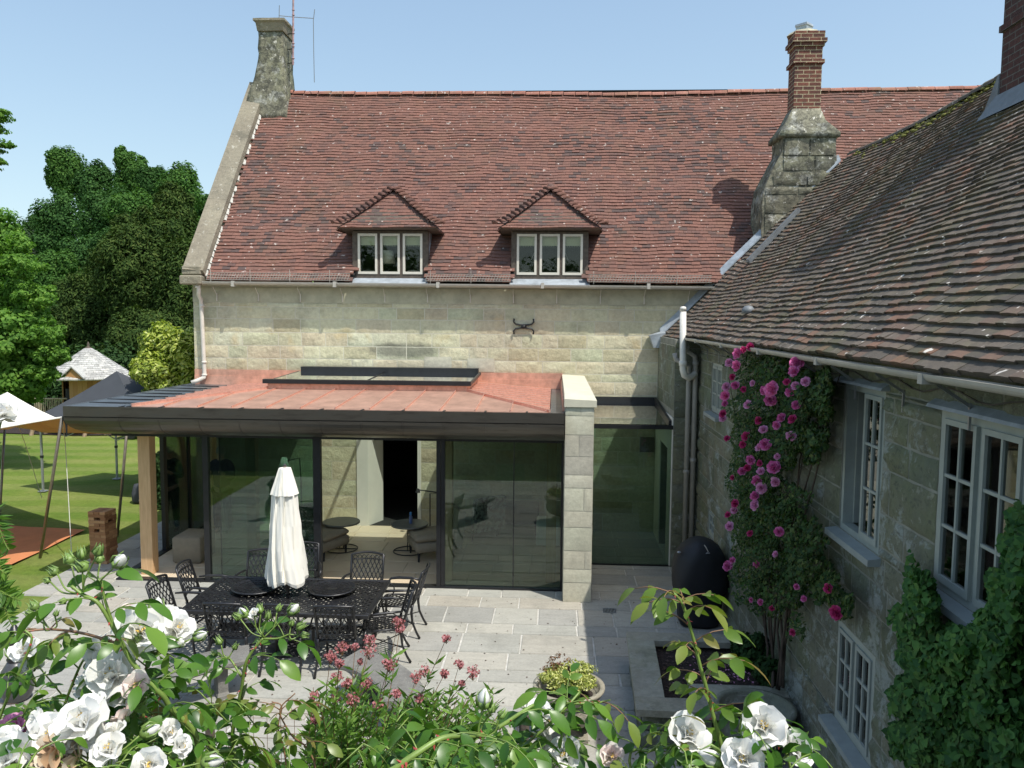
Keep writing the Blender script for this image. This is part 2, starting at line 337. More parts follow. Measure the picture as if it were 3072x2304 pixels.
# ------------------------------------------------------------------ generators: masonry, tiles, paving
def grid_noise(u, v, s=1.): return math.sin(u*1.7*s+1.3)*math.cos(v*2.3*s+.4)+.6*math.sin(u*3.9*s+v*2.1*s)+.4*math.cos(u*.63*s-v*1.1*s+2)
def ashlar(mb, fr, u0, u1, v0, v1, rows, wr, holes=(), gap=.006, prot=.012, rough=.006, nu=5, nv=4, seed=1):
    rr = random.Random(seed); v = v0; cuts = sorted({v0, v1, *[h[2] for h in holes if v0 < h[2] < v1], *[h[3] for h in holes if v0 < h[3] < v1]})
    k = 0
    for a, b in zip(cuts[:-1], cuts[1:]):
        v = a
        while v < b-.01:
            h = rows[k % len(rows)]*rr.uniform(.9, 1.1); k += 1
            if b-(v+h) < .09: h = b-v
            ve = min(b, v+h)
            # free intervals
            segs = [(u0, u1)]
            for hl in holes:
                if hl[2] < (v+ve)/2 < hl[3]:
                    ns = []
                    for s0, s1 in segs:
                        if hl[1] <= s0 or hl[0] >= s1: ns.append((s0, s1)); continue
                        if hl[0] > s0: ns.append((s0, hl[0]))
                        if hl[1] < s1: ns.append((hl[1], s1))
                    segs = ns
            for s0, s1 in segs:
                u = s0
                while u < s1-.005:
                    ww = rr.uniform(*wr)
                    if s1-(u+ww) < wr[0]*.5: ww = s1-u
                    ue = min(s1, u+ww); p = rr.uniform(0, prot); V = []
                    ph = rr.uniform(0, 9)
                    for j in range(nv+1):
                        for i in range(nu+1):
                            fu, fv = i/nu, j/nv; edge = i in (0, nu) or j in (0, nv)
                            uu = u+gap+(ue-u-2*gap)*fu; vv = v+gap+(ve-v-2*gap)*fv
                            if edge: uu += rr.uniform(-1, 1)*rough*.35; vv += rr.uniform(-1, 1)*rough*.35; ww_ = .001
                            else: ww_ = p+.004+rr.uniform(-1, 1)*rough+rough*.7*grid_noise(uu*6+ph, vv*6)
                            V.append(fr(uu, vv, max(.001, ww_)))
                    # skirt
                    Fq = [(j*(nu+1)+i, j*(nu+1)+i+1, (j+1)*(nu+1)+i+1, (j+1)*(nu+1)+i) for j in range(nv) for i in range(nu)]
                    mb.add(V, Fq); u = ue
            v = ve
def pnoise(x, y):
    return (math.sin(x*2.1+1.1*math.sin(y*.7))+math.sin(y*2.7+x*.6+1.9)+math.sin(x*5.3-y*1.3))/3
def tiles(mb, fo, U0, U1, NV, g, wd, inside, wav=.012, seed=3, t=.016, jit=.005, v00=0.):
    """fo(u, v, n) -> xyz on the slope; u along the eave, v up the slope"""
    rr = random.Random(seed)
    for j in range(NV):
        v = j*g-v00; u = U0-(wd/2 if j % 2 else 0); dj = rr.uniform(-.003, .003)
        while u < U1:
            uw = wd*rr.uniform(.96, 1.03); a, b = u+.0015, u+uw-.0015; u += uw
            if not inside((a+b)/2, v+g/2): continue
            l = rr.uniform(-jit, jit); l2 = l+rr.uniform(-.003, .003); li = t+rr.uniform(-.003, .007)
            w0 = wav*pnoise(a*1.3, v*1.6); w1 = wav*pnoise(b*1.3, v*1.6); vv = v+dj+.009*math.sin(a*2.3+j*.15)+.006*math.sin(a*5.1-j*.4)
            c = .004*rr.random()
            P = [fo(a, vv+l, w0+li), fo(b, vv+l2, w1+li), fo(b, vv+g+.012, w1+.004), fo(a, vv+g+.012, w0+.004),
                 fo(a, vv+l, w0-.012), fo(b, vv+l2, w1-.012), fo((a+b)/2, vv+(l+l2)/2+.002, (w0+w1)/2+li+c), fo((a+b)/2, vv+g+.012, (w0+w1)/2+.004)]
            mb.add(P, [(0, 6, 7, 3), (6, 1, 2, 7), (4, 5, 1, 6, 0), (4, 0, 3), (5, 2, 1)])

# ------------------------------------------------------------------ ground
gx = np.concatenate([np.linspace(-260, -30, 24), np.linspace(-28, 20, 49), np.linspace(24, 200, 20)])
gy = np.concatenate([np.linspace(-60, 0, 7), np.linspace(2, 60, 59), np.linspace(64, 320, 65)])
def gz(x, y):
    d = max(0., y-31+.12*(x+12)); h = 0.0
    h += .0030*d*d if d < 22 else .0030*484+(d-22)*.165
    h = 16*(1-math.exp(-h/14)) if h > 0 else 0
    h += 2.0*max(0, min(1, (-x-10+.18*d)/60))*min(1, d/60)
    s = -.02 if y > -3 else -.02
    return h+s+(.25*math.sin(x*.09)*math.cos(y*.07) if d > 5 else 0)
V = [(x, y, gz(x, y)) for y in gy for x in gx]; nx = len(gx)
Fq = [(j*nx+i, j*nx+i+1, (j+1)*nx+i+1, (j+1)*nx+i) for j in range(len(gy)-1) for i in range(nx-1)]
t = NT('mown_lawn'); p = t.pos(); sp = t.n('SeparateXYZ', {0: p})
st = t.math('SINE', t.math('ADD', t.math('ADD', t.math('MULTIPLY', sp.outputs[1], 5.2), t.math('MULTIPLY', sp.outputs[0], -.55)), t.math('MULTIPLY', t.noise(p, .5, 4, .6), 5.)))
c = t.ramp(t.noise(p, .35, 5, .65), [(.3, (.095, .165, .026)), (.55, (.15, .205, .04)), (.75, (.25, .25, .085))])
c = t.mix(t.ramp(t.math('ADD', st, t.math('MULTIPLY', t.noise(p, .8), 1.2)), [(.2, .0), (1.5, .35)]), c, (.24, .25, .09))
c = t.mix(.6, c, t.ramp(t.noise(p, 9, 8, .8), [(.3, (.30, .30, .30)), (.7, (.70, .70, .66))]), 'OVERLAY')
far = t.ramp(t.math('MULTIPLY', sp.outputs[1], .01), [(.30, 0.), (.36, 1.)])
c = t.mix(far, c, t.ramp(t.noise(p, .08, 4), [(.4, (.06, .10, .03)), (.6, (.10, .17, .04))]))
t.bump(t.noise(p, 45, 6, .8), .8, .03)
m_lawn = t.fin(c, .95, 0, .1)
tag(npmesh('lawn', V, Fq, m_lawn, smooth=True), kind='structure')

mb = MB(); mb.add([(-34, 27.4, .0), (-30, 27.9, .012), (-26, 27.3, .012), (-21, 27.6, .012), (-17, 27.2, .012), (-13, 27.8, .012), (-6, 28.2, .012), (-6, 33, .35), (-34, 33, .35), (-20, 30, .05)], [(0, 1, 2, 9, 8), (2, 3, 4, 9), (4, 5, 6, 9), (6, 7, 9), (7, 8, 9)]); tag(mb.build('woodland_shade_patch', m_soil), kind='structure')  # dark sheet over the grass, painting in the shade under the trees
# ------------------------------------------------------------------ terrace paving
m_pave = None
t = NT('limestone_paving'); p = t.pos()
c = t.ramp(t.isl(), [(0, (.27, .272, .25)), (.25, (.345, .34, .308)), (.45, (.37, .352, .30)), (.62, (.31, .315, .285)), (.8, (.40, .392, .342)), (1, (.355, .332, .28))])
c = t.mix(.5, c, t.ramp(t.noise(t.scalev(p, (1, 3, 1)), 3.2, 8, .7), [(.3, (.38, .38, .38)), (.7, (.62, .61, .60))]), 'OVERLAY')
c = t.mix(.35, c, t.ramp(t.noise(p, 30, 8, .75), [(.3, (.3, .3, .3)), (.7, (.7, .7, .7))]), 'OVERLAY')
c = t.mix(t.math('MULTIPLY', t.ramp(t.noise(p, .9, 5, .7), [(.5, 0.), (.68, 1.)]), .45), c, (.19, .19, .165))
c = t.mix(t.math('MULTIPLY', t.ramp(t.noise(p, 7, 6, .75), [(.6, 0.), (.66, 1.)]), .35), c, (.13, .14, .10))
t.bump(t.math('ADD', t.noise(t.scalev(p, (1, 2.5, 1)), 12, 8, .7), t.noise(p, 3, 3)), .35, .01)
m_pave = t.fin(c, .8, 0, .3)
mb = MB(); rr = random.Random(5); y = 4.0; k = 0
def pave_x0(y):
    if y < 11.6: return -7.62+.02*(y-11)
    return -8.15
while y < 12.34:
    h = [.62, .45, .58, .33, .50, .62, .36][k % 7]; k += 1
    if y+h > 12.1: h = 12.36-y
    x = pave_x0(y+.1)+rr.uniform(-.02, .0)
    while x < 2.44:
        ww = rr.uniform(.5, 1.05); 
        if 2.46-(x+ww) < .3: ww = 2.46-x
        z = rr.uniform(.0, .004); g = .005; jx = [rr.uniform(-.006, .006) for _ in range(4)]
        a, b, c_, d_ = x+g, x+ww-g, y+g, y+h-g
        e = .012
        mb.add([(a+jx[0], c_, -.02), (b+jx[1], c_, -.02), (b+jx[2], d_, -.02), (a+jx[3], d_, -.02),
                (a+e+jx[0], c_+e*.7, z), (b-e+jx[1], c_+e*.7, z), (b-e+jx[2], d_-e*.7, z), (a+e+jx[3], d_-e*.7, z)],
               [(4, 5, 6, 7), (0, 1, 5, 4), (1, 2, 6, 5), (2, 3, 7, 6), (3, 0, 4, 7)])
        x += ww
    y += h
def slabrect(mb, x0, x1, y0, y1, zt, wr, hr, seed, g=.006):
    rr = random.Random(seed); y = y0
    while y < y1-.01:
        h = rr.choice(hr); h = y1-y if y1-(y+h) < .2 else h; x = x0
        while x < x1-.01:
            ww = rr.uniform(*wr); ww = x1-x if x1-(x+ww) < .3 else ww; e = .008; z = zt+rr.uniform(0, .003)
            mb.add([(x+g, y+g, zt-.02), (x+ww-g, y+g, zt-.02), (x+ww-g, y+h-g, zt-.02), (x+g, y+h-g, zt-.02), (x+g+e, y+g+e, z), (x+ww-g-e, y+g+e, z), (x+ww-g-e, y+h-g-e, z), (x+g+e, y+h-g-e, z)],
                   [(4, 5, 6, 7), (0, 1, 5, 4), (1, 2, 6, 5), (2, 3, 7, 6), (3, 0, 4, 7)])
            x += ww
        y += h
slabrect(mb, -8.15, -7.14, 12.37, 16.1, 0., (.5, .9), (.5, .62), 21)
slabrect(mb, .62, 2.03, 12.37, 13.74, 0., (.5, .9), (.33, .45, .5), 22)
slabrect(mb, 2.03, 2.45, 12.37, 13.70, 0., (.4, .42), (.45, .5), 23)
tag(mb.build('terrace_paving', m_pave), kind='structure')
mb = MB(); mb.add([(-8.16, 4, -.012), (2.6, 4, -.012), (2.6, 16.1, -.012), (-8.16, 16.1, -.012)], [(0, 1, 2, 3)])
mb2 = MB(); mb2.add([(-7.63, 3.9, -.010), (2.6, 3.9, -.010), (2.6, 11.62, -.010), (-7.63, 11.62, -.010)], [(0, 1, 2, 3)])
mb2.add([(-8.16, 11.62, -.010), (2.6, 11.62, -.010), (2.6, 16.1, -.010), (-8.16, 16.1, -.010)], [(0, 1, 2, 3)])
tag(mb2.build('terrace_pointing', pm('pale_pointing', (.46, .45, .41), .95, .2, 12)), kind='structure')
# raised garden bank the picture is taken from
mb = MB(); mb.loft([[(-14, -12, -.1), (2.4, -12, -.1), (2.4, 3.2, -.1), (-14, 3.2, -.1)], [(-14, -12, 2.3), (2.4, -12, 2.3), (2.4, 3.0, 2.3), (-14, 3.0, 2.3)]])
tag(mb.build('garden_bank', m_soil), kind='structure')

# ------------------------------------------------------------------ MAIN HOUSE
HX0, HX1, WY = -7.36, 12.0, 16.0
EY, EZ, SL = 15.8, 5.06, 1.245
RY = 19.5; RZ = EZ+SL*(RY-EY)
house = thing('stone_farmhouse', 'long stone farmhouse with a steep red clay tiled roof, behind the copper roofed garden room', 'house', (2, 18, 0))
mb = MB()
DX0, DX1, DZ = -3.83, -2.71, 2.42
fr = lambda u, v, w_: (u, WY-w_, v)
ashlar(mb, fr, HX0, 2.05, 0, 3.18, [.33, .27, .30, .36], (.35, .95), [(DX0-.02, DX1+.02, -1, DZ)], gap=.008, prot=.006, rough=.0045, nu=7, nv=5, seed=2)
ashlar(mb, fr, HX0, 4.2, 3.18, 4.56, [.26, .28, .27, .29], (.3, .75), gap=.008, prot=.007, rough=.006, nu=8, nv=6, seed=4)
ashlar(mb, lambda u, v, w_: (HX0-w_, u, v), WY, 23.0, 0, 4.9, [.33, .3], (.4, .9), rough=.008, nu=4, nv=3, seed=9)
mb.build('wall', m_stone, house, True)
mb = MB(); mb.box(HX0+.002, HX1, WY, WY+.45, DZ, 4.95); mb.box(HX0+.002, DX0, WY, WY+.45, -.1, DZ); mb.box(DX1, HX1, WY, WY+.45, -.1, DZ)
mb.box(HX0+.002, HX0+.45, WY+.45, 23, -.1, 4.95); mb.box(HX0, HX1, 22.8, 23.2, -.1, 4.95); mb.box(HX1-.3, HX1, WY+.45, 22.8, -.1, 4.95)
mb.hexa([(HX0, WY, 4.95), (HX0+.4, WY, 4.95), (HX0+.4, 23, 4.95), (HX0, 23, 4.95), (HX0, RY-.01, RZ-.1), (HX0+.4, RY-.01, RZ-.1), (HX0+.4, RY, RZ-.1), (HX0, RY, RZ-.1)])
mb.build('wall_core', m_mortar, house)
mb = MB(); 
ashlar(mb, lambda u, v, w_: fr(u, v, w_+.012), HX0, 4.2, 4.56, 4.86, [.3], (1.2, 2.4), gap=.001, prot=.006, rough=.006, nu=14, nv=3, seed=6)
mb.build('render_band', m_plaster, house, True)
# pale repaired blocks and dark stained stones
for x0, x1, z0, z1 in ((-2.62, -2.06, 3.20, 3.50), (-1.75, -1.2, 3.20, 3.48)):
    mb = MB(); ashlar(mb, lambda u, v, w_: (u, WY-.012-w_, v), x0, x1, z0, z1, [z1-z0], (1, 2), gap=.004, prot=.004, rough=.001, seed=3)
    mb.build('replaced_stone', m_stone_new, house)
# doorway reveal and dark room behind
mb = MB(); mb.box(DX0-.18, DX0+.03, WY-.03, WY+.46, 0, DZ); mb.hexa([(DX0+.03, WY-.03, 0), (DX0+.05, WY-.03, 0), (DX0+.26, WY+.46, 0), (DX0+.03, WY+.46, 0), (DX0+.03, WY-.03, DZ), (DX0+.05, WY-.03, DZ), (DX0+.26, WY+.46, DZ), (DX0+.03, WY+.46, DZ)])
mb.box(DX1-.05, DX1+.02, WY-.02, WY+.46, 0, DZ)
mb.build('door_reveal', m_white, house)
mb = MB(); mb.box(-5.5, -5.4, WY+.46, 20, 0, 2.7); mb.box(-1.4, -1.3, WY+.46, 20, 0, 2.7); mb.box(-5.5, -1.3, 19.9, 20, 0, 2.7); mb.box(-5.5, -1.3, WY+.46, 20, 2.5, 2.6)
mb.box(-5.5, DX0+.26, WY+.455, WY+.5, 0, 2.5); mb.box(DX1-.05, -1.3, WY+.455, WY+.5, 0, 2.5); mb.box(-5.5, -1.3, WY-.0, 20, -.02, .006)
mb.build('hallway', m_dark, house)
# roof slope with two dormers
cs, sn = math.cos(math.atan(SL)), math.sin(math.atan(SL))
LEN = (RY-EY)/cs
def sagf(x): return -.10*math.sin(max(0, min(1, (x+6.9)/16))*PI)-.035*math.sin(x*.9)*.5
def fo(u, v, n):
    s = sagf(u)*(max(0., v)/LEN)**1.5
    return (u, EY+cs*v-sn*n, EZ+sn*v+cs*n+s)
DORM = (-3.30, -.12)
def ins_main(u, v):
    Y = EY+cs*v
    if v > LEN-.005: return False
    for dc in DORM:
        if abs(u-dc) < .70 and Y < 16.62: return False
    if 3.9 < u < 5.3 and Y < 16.5: return False
    return True
mb = MB(); tiles(mb, fo, -6.96, HX1, int(LEN/.094)+2, .094, .165, ins_main, seed=12, v00=.094, t=.019, jit=.008, wav=.020)
mb.build('roof', m_tile, house)
roof_part = house.children[-1]
mb = MB()  # boarding under the tiles, rear slope
def slab4(mb, q, th):
    q = [Vector(a) for a in q]; n = (q[1]-q[0]).cross(q[3]-q[0]).normalized(); mb.hexa([a-n*th for a in q]+[a for a in q])
for xa, xb, ya in ((-6.98, DORM[0]-.70, 15.86), (DORM[0]+.70, DORM[1]-.70, 15.86), (DORM[1]+.70, 3.9, 15.86), (5.3, HX1, 15.86), (DORM[0]-.70, DORM[0]+.70, 16.6), (DORM[1]-.70, DORM[1]+.70, 16.6), (3.9, 5.3, 16.4)):
    v0 = (ya-EY)/cs
    k = 6
    for i in range(k):
        a = xa+(xb-xa)*i/k; b = xa+(xb-xa)*(i+1)/k
        for j in range(6):
            c0, c1 = v0+(LEN-v0)*j/6, v0+(LEN-v0)*(j+1)/6
            mb.add([fo(a, c0, -.035), fo(b, c0, -.035), fo(b, c1, -.035), fo(a, c1, -.035), fo(a, c0, -.08), fo(b, c0, -.08), fo(b, c1, -.08), fo(a, c1, -.08)], [(0, 1, 2, 3), (4, 7, 6, 5), (0, 4, 5, 1)])
mb.add([(-7.0, RY, RZ), (HX1, RY, RZ), (HX1, 23.2, EZ), (-7.0, 23.2, EZ)], [(0, 1, 2, 3)])
mb.build('roof_underlay', m_dark, house)
mb = MB(); x = -6.9; rr = random.Random(8)
while x < HX1:
    l = .3*rr.uniform(.9, 1.1); s = sagf(x+.15); j = rr.uniform(-.008, .008)
    ring = lambda xx, r: [(xx, RY+.0+math.cos(a)*r, RZ-.03+s+j+math.sin(a)*r*.85) for a in [PI*k/6 for k in range(7)]]
    mb.loft([ring(x+.006, .105), ring(x+l-.006, .112)], False, False); 
    mb.loft([ring(x+.006, .09), ring(x+.006, .105)], False, False); x += l
mb.build('ridge_tile', m_ridge, roof_part)
# lichened mortar verge along the coping + gable coping
mb = MB(); k = 34
for i in range(k):
    v = LEN*i/k; a = fo(-6.99, v, .0); wd = rr.uniform(.012, .045)
    if rr.random() < .82:
        P = [fo(-7.0, v, -.02), fo(-7.0+wd+.02, v+.004, .012), fo(-7.0+wd, v+LEN/k*.85, .012), fo(-7.0, v+LEN/k*.9, .02)]
        Q = [fo(-7.0, v, .035), fo(-7.0+wd*.6, v, .04), fo(-7.0+wd*.6, v+LEN/k*.85, .04), fo(-7.0, v+LEN/k*.9, .04)]
        mb.hexa(P+Q)
mb.build('verge_mortar', pm('white_lichened_mortar', (.50, .49, .44), .95, .3, 20, .5, 40, dirt=.4), roof_part)
# coping stones
mb = MB(); k = 6
def co(u, v, n): return (u, EY-.05+cs*v-sn*n, EZ+.05+sn*v+cs*n)
L2 = LEN+.1
for i in range(k):
    a, b = L2*i/k+.002, L2*(i+1)/k-.002
    mb.add([co(-7.40, a, -.02), co(-7.0, a, -.02), co(-7.0, b, -.02), co(-7.40, b, -.02), co(-7.40, a, .15), co(-7.0, a, .11), co(-7.0, b, .11), co(-7.40, b, .15)],
           [(0, 3, 2, 1), (4, 5, 6, 7), (0, 1, 5, 4), (1, 2, 6, 5), (2, 3, 7, 6), (3, 0, 4, 7)])
mb.build('gable_coping', m_coping, house)
mb = MB(); mb.bbox(-7.46, -7.02, 15.62, 15.98, 4.90, 5.08, .02); mb.bbox(-7.43, -7.04, 15.66, 16.1, 5.08, 5.28, .03)
mb.build('kneeler', m_coping, house)
# lead patch by the chimney
mb = MB(); P = [fo(-6.86, LEN-.52, .035), fo(-6.42, LEN-.52, .035), fo(-6.42, LEN-.04, .035), fo(-6.86, LEN-.04, .035)]
mb.hexa([fo(-6.86, LEN-.52, .0), fo(-6.42, LEN-.52, .0), fo(-6.42, LEN-.04, .0), fo(-6.86, LEN-.04, .0)]+P)
for q in ((-6.87, -6.83), (-6.45, -6.41)): mb.hexa([fo(q[0], LEN-.53, .0), fo(q[1], LEN-.53, 0), fo(q[1], LEN, 0), fo(q[0], LEN, 0), fo(q[0], LEN-.53, .07), fo(q[1], LEN-.53, .07), fo(q[1], LEN, .07), fo(q[0], LEN, .07)])
mb.build('lead_flashing', m_lead, roof_part)
# left stone chimney
mb = MB()
cx0, cx1, cy0, cy1 = -7.05, -6.46, 19.05, 19.75
def ring(x0, x1, y0, y1, z): return [(x0, y0, z), (x1, y0, z), (x1, y1, z), (x0, y1, z)]
def dens(mb, secs, nsub=6, nz=1, amp=.012, seed=1):
    """stack of rectangular sections, subdivided and roughened"""
    rr = random.Random(seed); rings = []
    for (a, b) in zip(secs[:-1], secs[1:]):
        steps = max(1, int(abs(b[4]-a[4])/.12))
        for s in range(steps):
            f = s/steps; rings.append([a[i]+(b[i]-a[i])*f for i in range(5)])
    rings.append(list(secs[-1])); out = []
    for x0, x1, y0, y1, z in rings:
        pts = []
        for (p, q) in (((x0, y0), (x1, y0)), ((x1, y0), (x1, y1)), ((x1, y1), (x0, y1)), ((x0, y1), (x0, y0))):
            for i in range(nsub): f = i/nsub; pts.append((p[0]+(q[0]-p[0])*f+rr.uniform(-amp, amp), p[1]+(q[1]-p[1])*f+rr.uniform(-amp, amp), z+rr.uniform(-amp, amp)*.3))
        out.append(pts)
    mb.loft(out, True)
dens(mb, [(cx0-.3, cx1+.12, cy0-.15, cy1, 8.9), (cx0-.24, cx1+.06, cy0-.08, cy1, 9.5), (cx0-.08, cx1+.03, cy0-.03, cy1, 9.9), (cx0, cx1, cy0, cy1, 10.3), (cx0+.0, cx1-.02, cy0+.03, cy1, 10.95)], seed=4)
ch1 = mb.build('chimney', m_stone_lich, house, True)
mb = MB(); dens(mb, [(cx0-.01, cx1+.01, cy0-.01, cy1+.04, 10.95), (cx0-.03, cx1+.04, cy0-.06, cy1-.1, 11.12), (cx0-.08, cx1+.08, cy0-.10, cy1-.06, 11.16), (cx0-.08, cx1+.08, cy0-.10, cy1-.06, 11.21)], amp=.004)
mb.build('chimney_cap', m_coping, ch1)
# gutter, snow guard, brackets
def halfgut(mb, a, b, r, n=8, out=(0, -1)):
    a = Vector(a); b = Vector(b); d = (b-a).normalized(); o = Vector((out[0], out[1], 0))
    for rr_ in (r, r-.008):
        ring = lambda p: [p+o*math.cos(t)*rr_+Vector((0, 0, -math.sin(t)*rr_)) for t in [PI*k/n for k in range(n+1)]]
        mb.loft([ring(a), ring(b)], False, False)
    ring = lambda p, s: [p+o*s*r, p+o*s*(r-.012)]
    for s in (1, -1):
        mb.add([a+o*s*r, a+o*s*(r-.012), b+o*s*(r-.012), b+o*s*r], [(0, 1, 2, 3)])
mb = MB(); halfgut(mb, (-7.08, 15.72, 4.965), (3.25, 15.72, 4.92), .062)
for x in np.arange(-6.4, 3.2, 2.05): 
    mb.box(x-.03, x+.03, 15.653, 15.79, 4.865, 4.975)
gut = mb.build('gutter', m_gutter, house)
for i, x in enumerate(np.arange(-6.85, 3.1, .86)):
    mb = MB(); mb.bar((x, 15.78, 4.86), (x, 15.965, 4.70), .018, .006, (1, 0, 0)); mb.box(x-.008, x+.008, 15.955, 15.975, 4.58, 4.74); mb.build('gutter_bracket', m_pipe, gut)
for x0, x1 in ((-6.95, -4.05), (-2.55, -.88), (.64, 3.0)):
    mb = MB()
    n_ = int((x1-x0)/.055)
    for zz in (0, .045, .09, .135): mb.tube([(x0, 15.70, 5.0+zz), (x1, 15.70, 5.0+zz)], .005, 4)
    for i in range(n_): xx = x0+(x1-x0)*i/n_; mb.tube([(xx, 15.70, 5.0), (xx+.05, 15.70, 5.13)], .0055, 3)
    for i in range(max(2, int((x1-x0)/.8)+1)):
        xx = x0+.1+i*.8
        if xx < x1: mb.bar((xx, 15.69, 4.95), (xx, 15.69, 5.20), .02, .006, (1, 0, 0))
    mb.build('snow_guard', m_gutter, gut)
# downpipe with swan neck and collars
def collar(mb, p, r, h=.07): mb.lathe((p[0], p[1], p[2]-h/2), [(r, 0), (r+.012, .01), (r+.012, h-.01), (r, h)], 12)
mb = MB(); px_ = -7.12
mb.tube([(px_, 15.74, 4.93), (px_, 15.74, 4.80), (px_-.03, 15.80, 4.70), (px_-.03, 15.90, 4.60), (px_-.03, 15.91, 4.45), (px_-.0, 15.91, 3.12), (px_-.0, 15.90, 3.03), (px_-.10, 15.80, 2.97), (px_-.2, 15.74, 2.93)], .042, 12)
for z in (4.86, 4.48, 3.34, 3.08): collar(mb, (px_-.02 if z > 4 else px_, 15.74 if z > 4.6 else 15.91, z), .042, .05)
mb.build('downpipe', m_pipe, house, True)
# iron wall tie
mb = MB(); tx, tz = -.62, 4.12
for s in (1, -1):
    mb.tube([(tx+.19, 15.95, tz+s*.155), (tx+.20, 15.95, tz+s*.09), (tx+.16, 15.95, tz+s*.045), (tx+.05, 15.95, tz+s*.03), (tx-.05, 15.95, tz+s*.03), (tx-.16, 15.95, tz+s*.045), (tx-.20, 15.95, tz+s*.09), (tx-.19, 15.95, tz+s*.155)], .017, 6)
mb.box(tx-.05, tx+.05, 15.93, 16.0, tz-.02, tz+.02)
mb.build('wall_tie', m_iron, house, True)
# DORMERS
def dormer(dc, label):
    d = MB(); x0, x1, y0, z0, z1 = dc-.76, dc+.76, 15.96, 5.03, 5.99
    fr_ = MB()
    # outer timber frame, mullions
    fr_.box(x0, x0+.11, y0, y0+.12, z0+.01, z1); fr_.box(x1-.11, x1, y0, y0+.12, z0+.01, z1)
    fr_.box(x0+.11, x1-.11, y0, y0+.12, z0+.01, z0+.11); fr_.box(x0+.11, x1-.11, y0, y0+.12, z1-.05, z1)
    ww = (x1-x0-.22-.12)/3; xs = [x0+.11+i*(ww+.06) for i in range(3)]
    for i in (1, 2): fr_.box(xs[i]-.06, xs[i], y0+.005, y0+.12, z0+.11, z1-.05)
    o = fr_.build('dormer', m_oldwood, house); o['label'] = label
    for i in range(3):
        a, b = xs[i], xs[i]+ww; c_ = MB(); zz0, zz1 = z0+.11, z1-.05
        c_.box(a, a+.045, y0-.012, y0+.05, zz0, zz1); c_.box(b-.045, b, y0-.012, y0+.05, zz0, zz1)
        c_.box(a+.045, b-.045, y0-.012, y0+.05, zz0, zz0+.05); c_.box(a+.045, b-.045, y0-.012, y0+.05, zz1-.045, zz1)
        c_.build('casement', m_paint, o)
        c_ = MB(); c_.box(a+.045, b-.045, y0+.015, y0+.021, zz0+.05, zz1-.045); c_.build('pane', m_pane, o)
        c_ = MB(); c_.box(a+.03, b-.03, y0+.09, y0+.10, zz1-.22, zz1-.03); 
        for s in range(10): c_.box(a+.03+s*.033, a+.035+s*.033, y0+.085, y0+.092, zz1-.245, zz1-.03)
        c_.build('blind', pm('cream_blind', (.62, .62, .46), .9, .05), o) if i == 0 else c_.build('blind', bpy.data.materials['cream_blind'], o)
        if i != 1 or dc > -1 and i != 1:
            c_ = MB(); hx = b-.055 if i == 0 else a+.055
            s = -1 if i == 0 else 1
            c_.tube([(hx, y0+.055, zz0+.38), (hx, y0+.07, zz0+.44), (hx+s*.03, y0+.08, zz0+.36), (hx+s*.055, y0+.08, zz0+.30)], .007, 5)
            c_.tube([(a+.08, y0+.06, zz0+.065), (a+.2, y0+.065, zz0+.08), (b-.07, y0+.06, zz0+.06)], .006, 5)
            c_.build('window_latch', m_iron if False else m_gal, o)
    c_ = MB(); 
    for s in (-1, 1):  # lead-clad cheeks
        xx = dc+s*.755; q = .02*s
        c_.hexa([(xx-q, y0+.12, z0), (xx, y0+.12, z0), (xx, y0+.13, z0), (xx-q, y0+.13, z0), (xx-q, y0+.12, z1), (xx, y0+.12, z1), (xx, 16.75, z1), (xx-q, 16.75, z1)])
    c_.build('cheek', m_lead, o)
    c_ = MB(); c_.hexa([(x0-.03, 15.70, z0-.13), (x1+.03, 15.70, z0-.13), (x1+.02, y0-.0, z0+.005), (x0-.02, y0-.0, z0+.005), (x0-.03, 15.70, z0-.115), (x1+.03, 15.70, z0-.115), (x1+.02, y0, z0+.03), (x0-.02, y0, z0+.03)])
    c_.build('lead_apron', m_lead, o)
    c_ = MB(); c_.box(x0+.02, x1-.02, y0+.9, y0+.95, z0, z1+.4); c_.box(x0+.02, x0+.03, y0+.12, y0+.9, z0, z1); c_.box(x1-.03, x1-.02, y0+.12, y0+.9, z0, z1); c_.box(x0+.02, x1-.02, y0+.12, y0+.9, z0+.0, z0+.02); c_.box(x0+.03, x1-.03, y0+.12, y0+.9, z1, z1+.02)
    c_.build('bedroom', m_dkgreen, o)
    # hipped roof
    ez = 5.985; ey = 15.74; hx_ = 1.01; ay, az = 16.42, 6.86
    s_ = (az-ez)/(ay-ey); ca, sa = math.cos(math.atan(s_)), math.sin(math.atan(s_)); Lh = (ay-ey)/ca
    fh = lambda u, v, n: (dc+u, ey+ca*v-sa*n, ez+sa*v+ca*n+(.05*(1-min(1, v/.35))**2))
    tl = MB(); tiles(tl, fh, -1.1, 1.1, int(Lh/.094), .094, .16, lambda u, v: abs(u) < hx_*(1-v/Lh)+.04, wav=.004, seed=int(40+dc*3))
    c_ = MB(); c_.add([fh(-hx_, 0, -.01), fh(hx_, 0, -.01), fh(0, Lh, -.01), (dc, 17.4, az), (dc-hx_, 17.0, ez), (dc+hx_, 17.0, ez), fh(-hx_, 0, -.03), fh(hx_, 0, -.03), (dc-hx_, 17., ez-.03), (dc+hx_, 17., ez-.03)],
                      [(0, 1, 2), (0, 2, 3, 4), (1, 5, 3, 2), (0, 6, 7, 1), (6, 8, 9, 7), (0, 4, 8, 6), (1, 7, 9, 5)])
